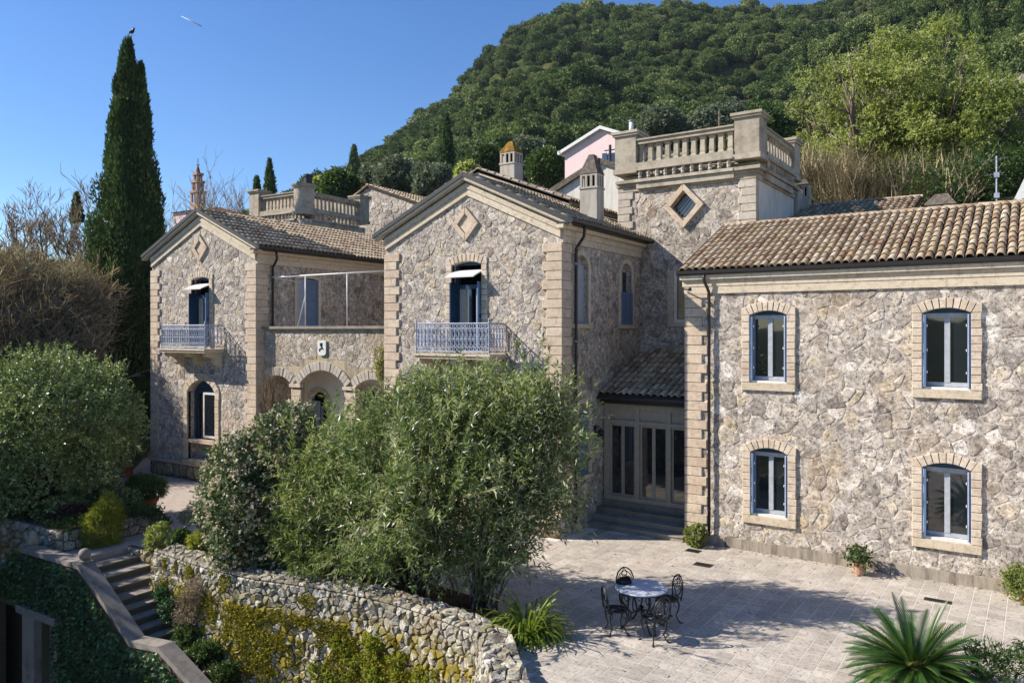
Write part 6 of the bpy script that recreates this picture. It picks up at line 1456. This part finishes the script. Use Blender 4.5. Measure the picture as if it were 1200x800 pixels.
# bright green trees on the bank at the right
def big_spring_tree(label, px, yt, yb, d, wpx, seed, ns, mat=None, lean=0):
    zt, zb = ZY(yt, d), ZY(yb, d); h = zt-zb; w = wpx/900*d; base = AT(px, d, zb); rng = np.random.default_rng(seed); rnd = random.Random(seed)
    t = thing('spring_tree', label, 'tree', base, 0, 'bright green trees on the bank above the wing'); ps = []
    for k in range(4): ps += branch_paths((0, 0, 0), (rnd.uniform(-.6, .6)+lean, rnd.uniform(-.4, .4), 1), h*.42, w*.022, 4, rnd, .5, .12, 3, seg=4, shrink=.66)
    tubes_obj('trunk', [(p, r_) for p, r_ in ps if r_[0] > w*.003], M['barkgrey'], t, 4)
    lob = [(math.cos(a)*w*.3*q, math.sin(a)*w*.3*q, h*rng.uniform(.12, .95)*(1.05-.22*q), w*rng.uniform(.07, .14), w*.11, h*rng.uniform(.05, .10)) for a, q in zip(rng.uniform(0, 6.28, 44), rng.uniform(.1, 1.3, 44))]
    foliage('crown', lob, ns, 6, .16, .085, mat or M['l_green'], t, seed, up=.25, spread=1.1, sprig=.25, shell=(.25, 1.1), bumpy=.25); return t
big_spring_tree('large bright green tree with leaning dark limbs above the right wing roof', 1035, 30, 225, 40, 200, 501, 5600)
big_spring_tree('bright green tree near the right edge, behind the antenna mast', 1130, 60, 235, 38, 160, 502, 3800)
big_spring_tree('greyer half-bare tree at the right edge in front of the rocks', 1195, 85, 230, 42, 120, 503, 2200, M['l_olive'])
big_spring_tree('fresh green tree rising behind the two bright ones', 1085, 20, 180, 50, 170, 504, 4200)
big_spring_tree('light green tree at the left end of the bright group', 975, 70, 215, 46, 100, 505, 3800)
# dark undergrowth and dry reeds on the bank
lob = []
for k in range(34):
    px = rng.uniform(1030, 1260); d = rng.uniform(31, 38); p = AT(px, d, float(terrain_z(px, d))+.8); lob.append((p.x, p.y, p.z, 1.3, 1.3, rng.uniform(.8, 1.7)))
for k in range(16):
    px = rng.uniform(930, 1040); d = rng.uniform(32, 41); p = AT(px, d, float(terrain_z(px, d))+1.0); lob.append((p.x, p.y, p.z, 1.0, 1.0, rng.uniform(.6, 1.5)))
o = foliage('undergrowth', lob, 8500, 6, .14, .08, M['l_mid'], None, 511, shell=(.3, 1.05), sprig=.3, kind='stuff'); o['label'] = 'tangled green undergrowth on the bank behind the wing'
n = 9000; px = rng.uniform(925, 1150, n)*1.0; px = np.where(rng.random(n) < .8, rng.uniform(925, 1070, n), px); d = rng.uniform(31, 40, n); z = terrain_z(px, d)
r = (px-600)/900*d; P = np.stack([CAM.x+r*CR[0]+d*CF[0], CAM.y+r*CR[1]+d*CF[1], z-.2], 1); P[:, 2] += 1.2*vnoise(r, d, 2.2, 5)+.5*rng.random(n)
D = nrm(np.stack([rng.normal(size=n)*.5, rng.normal(size=n)*.5, np.ones(n)], 1))
P[:, 2] += np.where(px < 1010, 1.4*rng.random(n), 0)
o = blades('reeds', P, D, 2.2, .04, M['drygrass'], None, 'stuff', 521, bend=.55, seg=3); o['label'] = 'tall dry straw-coloured reeds on the bank behind the tower'
# bare thicket at the left
pl_ = []; rnd = random.Random(44)
n = 2500; px = rng.uniform(-70, 118, n); d = rng.uniform(25.5, 44, n); z = terrain_z(px, d); r = (px-600)/900*d
P = np.stack([CAM.x+r*CR[0]+d*CF[0], CAM.y+r*CR[1]+d*CF[1], z+rng.uniform(-.2, 1.5, n)+.8*vnoise(r, d, 2.5, 6)], 1); D = nrm(np.stack([rng.normal(size=n), rng.normal(size=n), rng.uniform(-.3, 1, n)], 1))
o = blades('bare_thicket', P, D, 1.0, .022, M['thicket'], None, 'stuff', 531, bend=.5, seg=3); o['label'] = 'tangled brown leafless vines and scrub covering the bank at the left'
hm2 = []
for sd in (1, 2, 3, 4):
    rn = random.Random(sd*31); mm = MB()
    for q in range(7):
        for p_, r_ in branch_paths((rn.uniform(-.4, .4), rn.uniform(-.4, .4), -.2), (rn.uniform(-1.2, 1.2), rn.uniform(-1.2, 1.2), rn.uniform(.2, 1)), rn.uniform(.8, 1.3), .018, 3, rn, .8, .0, 3, seg=3, shrink=.74): mm.tube(p_, [max(v, .009) for v in r_], 3, False)
    o_ = mm.build('bare_bush', M['thicket'], None); hm2.append(o_.data); bpy.data.objects.remove(o_)
n = 300; px = rng.uniform(-70, 108, n); d = rng.uniform(26, 43, n); z = terrain_z(px, d); r = (px-600)/900*d; s_ = rng.uniform(.5, 1.15, n)
scatter('bare_bushes', 'tangle of pale leafless branches covering the bank at the left', np.stack([CAM.x+r*CR[0]+d*CF[0], CAM.y+r*CR[1]+d*CF[1], z], 1), np.stack([s_]*3, 1), np.stack([rng.normal(size=n)*.3, rng.normal(size=n)*.3, rng.uniform(0, 6.28, n)], 1), hm2, 5)
n = 5200; px = rng.uniform(-70, 128, n); d = rng.uniform(26, 43, n); z = terrain_z(px, d)+rng.uniform(0, 1.2, n); r = (px-600)/900*d; keep = vnoise(r, d, 2.2, 8) > -.02
P = np.stack([CAM.x+r*CR[0]+d*CF[0], CAM.y+r*CR[1]+d*CF[1], z], 1)[keep]; P = np.repeat(P, 14, 0); P = P+rng.normal(size=P.shape)*.22
o = np_mesh('evergreen_patches', leaf_quads(P, nrm(rng.normal(size=P.shape)+np.array([0, 0, .5])), .13*rng.uniform(.6, 1.4, len(P)), .07*np.ones(len(P)), rng), 4, M['l_olive'], None, 'stuff', rng.uniform(0, 1, len(P))); o['label'] = 'patches of dull green leaves among the bare branches on the left bank'
for k, (px, d, h, lb) in enumerate(((45, 42, 5.0, 'bare branchy tree on top of the bank at the far left'), (85, 44, 4.2, 'bare tree just left of the tall cypress'), (8, 38, 3.6, 'small bare tree at the left edge of the bank'), (222, 52, 13, 'bare tree in front of the pink bell tower'), (258, 56, 12.5, 'bare tree right of the pink bell tower, behind the gable'), (205, 48, 12, 'bare tree hidden partly by the tall cypress'), (110, 46, 7.5, 'bare tree touching the left side of the tall cypress'))):
    base = AT(px, d, float(terrain_z(px, d))); t = thing('bare_tree', lb, 'bare tree', base, 0, 'leafless trees at the left'); rn = random.Random(60+k); ps = []
    for q in range(3): ps += branch_paths((0, 0, 0), (rn.uniform(-.5, .5), rn.uniform(-.5, .5), 1), h*.45, .11, 5, rn, .55, .12, 3, seg=3, shrink=.68)
    m = MB(); big = [(p, r_) for p, r_ in ps if r_[0] > .05]
    tubes_obj('trunk', big, M['bark'], t, 5); tubes_obj('branches', [(p, [max(x, .012) for x in r_]) for p, r_ in ps if r_[0] <= .05], M['twig'], t, 3)

# ------------------------------------------------------------------ houses behind
def block(name, mat, parent, x0, y0, z0, x1, y1, z1, label=None): m = MB(); m.box((x0, y0, z0), (x1, y1, z1)); return m.build(name, mat, parent, label=label)
ph = thing('pink_house', 'pink rendered house with white eaves and blue shutters at the foot of the hill', 'house', AT(705, 56, 8), CRZ)
pw, px0 = 6.2, -3.1; ez = ZY(170, 56)-8; az = ZY(150, 56)-8
PP = PL((0, 0, 0), (1, 0, 0), (0, -1, 0)); wall_mesh(PP, [(px0, -2), (px0+pw, -2), (px0+pw, ez), (px0+pw/2, az), (px0, ez)], [], M['pink'], ph, 'front_wall')
m = MB(); m.box((px0, .02, -2), (px0+.2, 8, ez)); m.box((px0+pw-.2, .02, -2), (px0+pw, 8, ez)); m.build('side_walls', M['pink'], ph)
for s in (-1, 1):
    xe = px0+pw/2+s*(pw/2+.35); m = MB(); q = [(xe, ez-.3), (px0+pw/2, az-.12), (px0+pw/2, az+.12), (xe, ez-.06)]; PP.prism(m, q if s < 0 else q[::-1], -8, .3); m.build('roof', M['white'], ph)
    m = MB(); m.tube([(xe, -.3, ez-.18), (xe, 8, ez-.18)], .16, 8); m.build('gutter', M['white'], ph)
for x, w_, sh in ((-.75, .62, False), (.95, .8, True)):
    wd = block('window', M['darkblue'], ph, x-w_/2, -.06, ez-1.9, x+w_/2, -.005, ez-.7)
    block('pane', M['glass'], wd, x-w_/2+.08, -.075, ez-1.82, x+w_/2-.08, -.062, ez-.78)
    if sh:
        for s in (-1, 1): block('shutter', M['darkblue'], wd, x+s*.66-.2, -.1, ez-1.95, x+s*.66+.2, -.062, ez-.65)
pole = thing('utility_pole', 'dark red-brown pole in front of the pink house', 'pole', AT(715, 50, 6)); m = MB(); m.tube([(0, 0, 0), (0, 0, ZY(170, 50)-6)], .09, 7); m.build('shaft', M['pipe'], pole); m = MB(); m.tube([(-.4, 0, ZY(176, 50)-6), (.4, 0, ZY(176, 50)-6)], .04, 5); m.build('crossbar', M['pipe'], pole)
wh = thing('white_ruined_house', 'old limewashed gable wall with weathered tile edge between the two chimneys', 'house', AT(690, 36, 6), CRZ)
zt = ZY(200, 36)-6
PW_ = PL((0, 0, 0), (1, 0, 0), (0, -1, 0)); wall_mesh(PW_, [(-2.6, -3), (2.2, -3), (2.2, zt-.3), (.6, zt+.35), (-2.6, zt-1.0)], [], M['plaster'], wh, 'gable_wall')
m = MB(); q = [(-2.7, zt-1.25), (.6, zt+.25), (.6, zt+.5), (-2.7, zt-.95)]; PW_.prism(m, q, -5, .2); m.build('roof', M['slate'], wh); m = MB(); q = [(.6, zt+.25), (2.3, zt-.4), (2.3, zt-.15), (.6, zt+.5)]; PW_.prism(m, q, -5, .15); m.build('roof', M['slate'], wh)
sg = thing('stone_gable_house', 'grey rubble gabled house behind the loggia with old tile roof', 'house', AT(432, 45, 5), R(0))
zt = ZY(219, 45)-5; SP = PL((0, 0, 0), (1, 0, 0), (0, -1, 0)); gw = wall_mesh(SP, [(-4.2, -3), (4.5, -3), (4.5, zt-1.6), (0, zt), (-4.2, zt-2.1)], [rect(-1.3, -.8, zt-2.9, zt-2.3)], M['mortarB'], sg, 'gable_wall')
rubble(SP, [(-4.2, -1), (4.5, -1), (4.5, zt-1.7), (0, zt-.1), (-4.2, zt-2.2)], [(-1.4, -.7, zt-3, zt-2.2)], .34, M['stoneB'], gw, 131, h=(.01, .03), limit=0)
tile_roof(sg, (4.7, -.15, zt-1.6), (0, 1, 0), (-4.7, 0, 1.7), 8, 5.0, dx=.24, dy=.4, seed=132, name='roof_slope'); tile_roof(sg, (-4.4, -.15, zt-2.15), (0, 1, 0), (4.4, 0, 2.25), 8, 4.9, dx=.24, dy=.4, seed=133, ridge=False, name='roof_slope')
block('window', M['bluegrey'], sg, -1.3, .1, zt-2.9, -.8, .14, zt-2.3)
vp = thing('vent_post', 'dark round post on a roof behind the left rear tower', 'post', AT(361, 41, 9)); m = MB(); m.tube([(0, 0, 0), (0, 0, ZY(208, 41)-9)], .22, 9); m.build('shaft', M['pipe'], vp); m = MB(); m.tube([(0, 0, ZY(208, 41)-9), (0, 0, ZY(207, 41)-8.9)], .26, 9); m.build('cap', M['pipe'], vp)
# annexes behind the tower and wing
an = thing('rear_annex', 'shaded grey wall block with a small openwork chimney right behind the stone tower', 'annex', CW(.9, 8.2, 0), CRZ)
block('wall', M['concgrey'], an, -.4, 0, 3, -.12, 1.4, ZY(226, 27)); k, r_ = chimney(an, (-.1, .8), .36, .36, 6, ZY(213, 27.5), .02, n=2); r_.build('chimney_cap', M['slate'], k)
rr2 = thing('rear_roof', 'low weathered tiled roof end rising just beyond the wing ridge', 'roof', CW(.85, 6.9, 0), CRZ)
z0 = 9.1; z1 = 9.95
block('wall', M['plaster'], rr2, .1, .15, 4, 3.4, 4, z0-.05); tile_roof(rr2, (0, 0, z0), (1, 0, 0), (0, 2.4, z1-z0), 3.6, math.hypot(2.4, z1-z0), dx=.2, dy=.34, seed=141, name='roof_slope')
hc = thing('hipped_cap_chimney', 'wide chimney with a grey pyramid slab cap above the wing ridge', 'chimney', CW(5.03, 9.0, 0), CRZ); zt = 9.98
block('stack', M['concgrey'], hc, -.42, -.38, 6, .42, .38, 9.40); m = MB(); m.add([(-.48, -.45, 9.53), (.48, -.45, 9.53), (.48, .45, 9.53), (-.48, .45, 9.53), (-.18, 0, zt-.05), (.2, 0, zt-.05)], [(0, 1, 5, 4), (1, 2, 5), (2, 3, 4, 5), (3, 0, 4), (3, 2, 1, 0)]); m.build('cap', M['slate'], hc)
m = MB()
for x in (-.36, -.12, .12, .36): m.box((x-.05, -.42, 9.38), (x+.05, .42, 9.54))
m.build('cap_supports', M['slate'], hc)
wr = thing('white_gable_end', 'white painted sloping gable end at the right edge above the wing ridge', 'building', AT(1196, 25, 8), CRZ)
m = MB(); PL((0, 0, 0), (1, 0, 0), (0, -1, 0)).prism(m, [(-.25, -3), (2, -3), (2, ZY(196, 25)-8), (.15, ZY(205, 25)-8), (-.3, ZY(243, 25)-8)], -3, 0); m.build('wall', M['white'], wr)
ant = thing('antenna_mast', 'pale metal antenna mast with a small aerial at the right above the wing ridge', 'antenna', AT(1168, 22.5, 8.5))
m = MB(); m.tube([(0, 0, 0), (0, 0, ZY(183, 22.5)-8.5)], .028, 6); m.build('mast', M['railblue'], ant)
for z, l in ((ZY(188, 22.5)-8.5, .45), (ZY(205, 22.5)-8.5, .3)):
    m = MB(); m.tube([(-l, 0, z), (l*.6, 0, z+.05)], .012, 4)
    for q in range(7): x = -l+q*l*.24; m.tube([(x, -.16, z+.02), (x, .16, z+.02)], .006, 3)
    m.build('aerial', M['metal'], ant)
for z in (ZY(208, 22.5)-8.5, ZY(232, 22.5)-8.5): m = MB(); m.box((-.07, -.05, z), (.07, .05, z+.14)); m.build('clamp', M['railblue'], ant)
a2 = thing('roof_aerial', 'thin wooden aerial post behind the big balustrade', 'antenna', CW(-1.6, 7.0, 10.5)); m = MB(); m.tube([(0, 0, 0), (0, 0, ZY(131, 27)-10.5)], .045, 5); m.build('post', M['barkgrey'], a2); m = MB(); m.tube([(-.1, 0, 1.9), (.7, .2, 1.95)], .014, 4); m.tube([(.5, .1, 1.5), (.55, .1, 2.1)], .012, 4); m.build('aerial', M['metal'], a2)
cb_ = thing('power_line', 'thin black cable crossing the hillside to the right of the tower', 'cable', AT(920, 40, 0)); m = MB()
A_ = AP(905, 172, 45); B_ = AP(1260, 200, 33); m.tube([A_.lerp(B_, k/12)-Vector((0, 0, 1.2*math.sin(math.pi*k/12)*.6))-cb_.location for k in range(13)], .022, 4); m.build('wire', M['iron'], cb_)
bt_ = thing('bell_tower', 'distant slender pink and cream bell tower behind the bare trees', 'bell tower', AT(232, 95, 3)); zz = lambda y: ZY(y, 95)-3
m = MB(); m.box((-.65, -.65, 0), (.65, .65, zz(238))); m.build('shaft', M['bell'], bt_)
for k, (y0, y1, w_) in enumerate(((238, 224, .5), (223.5, 212, .38), (211.5, 203, .26))):
    m = MB()
    for sx in (-1, 1):
        for sy in (-1, 1): m.box((sx*w_-.12, sy*w_-.12, zz(y0)), (sx*w_+.12, sy*w_+.12, zz(y1)-.3))
    m.build('belfry_stage', M['bell'], bt_); m = MB(); m.box((-w_-.22, -w_-.22, zz(y1)-.3), (w_+.22, w_+.22, zz(y1))); m.build('cornice', M['bell'], bt_)
    m = MB(); m.box((-w_*.6, -w_*.6, zz(y0)), (w_*.6, w_*.6, zz(y1)-.3)); m.build('bell_chamber', M['concgrey'], bt_)
m = MB(); m.lathe((0, 0, zz(203)), [(.3, 0), (.2, .5), (.04, 1.0)], 8); m.build('spire', M['pot'], bt_); m = MB(); m.tube([(0, 0, zz(200)), (0, 0, zz(186))], .05, 4); m.box((-.3, -.03, zz(194)), (.3, .03, zz(193))); m.build('weathervane', M['iron'], bt_)
ch_ = thing('red_house', 'bit of a pinkish-red house wall behind the left gable', 'house', AT(222, 88, 0)); m = MB(); m.box((-3, 0, 0), (3, 5, ZY(247, 88))); m.build('wall', M['pink'], ch_); m = MB(); m.add([(-3.3, -.3, ZY(247, 88)), (3.3, -.3, ZY(247, 88)), (3.3, 5, ZY(247, 88)), (-3.3, 5, ZY(247, 88)), (-2, 2.5, ZY(241, 88)), (2, 2.5, ZY(241, 88))], [(0, 1, 5, 4), (1, 2, 5), (2, 3, 4, 5), (3, 0, 4)]); m.build('roof', M['pot'], ch_)
# pale rocks on the slope at the right
rlab = ['broad pale rock high on the slope at the right edge', 'rounded grey rock below the highest one at the right edge', 'pale rock in the middle of the rocky slope at the right edge', 'lowest pale rock just above the white gable end', 'small rock left of the others, beside the bright green tree', 'large flat rock cut by the right edge of the picture']
for k, (px, py, d, r0) in enumerate(((1180, 128, 55, 2.4), (1190, 152, 52, 1.9), (1172, 165, 52, 1.7), (1188, 182, 50, 1.5), (1155, 150, 54, 1.0), (1208, 165, 52, 2.2))):
    p = AP(px, py, d); m = MB()
    m.lathe((0, 0, 0), [(r0*.5, -r0*.9), (r0, -r0*.5), (r0*1.05, 0), (r0*.7, r0*.6), (r0*.2, r0*.85)], 9)
    m.V = [(x*(1+.25*math.sin(y*3+k)), y*(1+.2*math.sin(z*4+k)), z*(1+.25*math.sin(x*3+k*2))) for x, y, z in m.V]
    o = m.build('rock', M['plinth'], None); o.location = p; o.rotation_euler = (.3*math.sin(k*3), .3*math.cos(k*5), k*1.1); tag(o, rlab[k], 'rock', 'pale rocks on the slope at the right edge')
# trees beyond the left edge of the view, whose shade lies over the stairs and the ivy wall
for k, (x, y, h, w_) in enumerate(((-19.5, -13.8, 9.5, 7.5), (-15.5, -12.8, 6.5, 5), (-25, -13, 11, 7), (-13.2, -13.5, 4.0, 4.5))):
    t = thing('shade_tree', ['broad evergreen tree left of the view shading the garden stairs', 'smaller evergreen tree beside the broad one, in the lower garden', 'tall evergreen tree farthest left in the lower garden', 'low round tree nearest the ivy wall in the lower garden'][k], 'tree', (x, y, -4.2), 0, 'evergreen trees in the lower garden at the left'); rng2 = np.random.default_rng(600+k); H = h+4.2
    lob = [(0, 0, H*.62, w_*.38, w_*.38, H*.3)]+[(math.cos(a)*w_*.3, math.sin(a)*w_*.3, H*rng2.uniform(.4, .8), w_*.24, w_*.24, H*.16) for a in np.linspace(0, 5.5, 7)]
    foliage('crown', lob, 9000, 8, .2, .13, M['l_round'], t, 610+k, shell=(.2, 1.03), sprig=.4); m = MB(); m.tube([(0, 0, -.2), (.1, 0, H*.55)], [.28, .16], 8); m.build('trunk', M['bark'], t)
# bird on the tip of the tall cypress
bz = 19.75; bird = thing('bird', 'small dark bird perched on the very tip of the tall cypress', 'bird', AT(155, 37, bz))
m = MB(); m.tube([(-.16, 0, .14), (-.09, 0, .15), (0, 0, .17), (.09, 0, .22), (.12, 0, .27), (.15, 0, .3), (.18, 0, .29)], [.02, .055, .085, .065, .045, .05, .012], 8); m.build('body', M['iron'], bird, smooth=True)
m = MB(); m.tube([(-.12, 0, .15), (-.3, 0, .08)], [.03, .012], 4); m.build('tail', M['iron'], bird)
m = MB(); m.tube([(.17, 0, .29), (.22, 0, .28)], [.012, .003], 4); m.build('beak', M['pipe'], bird)
for s in (-1, 1):
    m = MB(); m.tube([(0, s*.03, .11), (.01, s*.03, -.05)], .007, 4); m.build('leg', M['pipe'], bird); m = MB(); m.tube([(.07, s*.06, .21), (-.05, s*.075, .17), (-.2, s*.05, .12)], [.02, .04, .01], 5); m.build('wing', M['iron'], bird)
# litter on the court
n = 420; xs = rng.uniform(-1.5, 9, n); ys = np.where(rng.random(n) < .45, -.09-np.abs(rng.normal(size=n))*.12, rng.uniform(-9, -.1, n)); ok = np.array([in_court(*CW(a, b).xy) for a, b in zip(xs, ys)]); xs, ys = xs[ok], ys[ok]
P = np.array([tuple(CW(a, b, .012)) for a, b in zip(xs, ys)]); D = nrm(np.stack([rng.normal(size=len(P)), rng.normal(size=len(P)), rng.normal(size=len(P))*.12], 1))
o = np_mesh('fallen_leaves', leaf_quads(P, D, .075*rng.uniform(.5, 1.4, len(P)), .03*np.ones(len(P)), rng), 4, M['thicket'], None, 'stuff', rng.uniform(0, 1, len(P))); o['label'] = 'a few dry fallen leaves scattered over the courtyard paving'
# contrail
m = MB(); p0 = AP(212, 19, 3000); p1 = AP(236, 31, 3000); m.tube([p0, p0.lerp(p1, .5), p1], [.5, 2.2, 3.6], 6); vt = NT('vapour_trail'); vt.b.inputs['Base Color'].default_value = (.95, .95, .95, 1); tr_ = vt.n.new('ShaderNodeBsdfTranslucent'); tr_.inputs[0].default_value = (.95, .95, .95, 1); mx_ = vt.n.new('ShaderNodeMixShader'); mx_.inputs[0].default_value = .5
vt.L(vt.b.outputs[0], mx_.inputs[1]); vt.L(tr_.outputs[0], mx_.inputs[2]); vt.L(mx_.outputs[0], vt.out.inputs[0]); o = m.build('contrail', vt.m, None, 'structure', smooth=True); o['label'] = 'short white aircraft contrail in the blue sky'

# ------------------------------------------------------------------ the air between here and the hill
hm_ = bpy.data.materials.new('haze'); hm_.use_nodes = True; ht = hm_.node_tree; ht.nodes.remove(ht.nodes['Principled BSDF'])
pvn = ht.nodes.new('ShaderNodeVolumePrincipled'); pvn.inputs['Color'].default_value = (.72, .82, 1, 1); pvn.inputs['Density'].default_value = .0001; pvn.inputs['Anisotropy'].default_value = .2
ht.links.new(pvn.outputs[0], ht.nodes['Material Output'].inputs['Volume'])
hz = MB(); hz.box((-725, -725, -6), (725, 725, 260)); hz.build('haze', hm_, None, 'stuff')
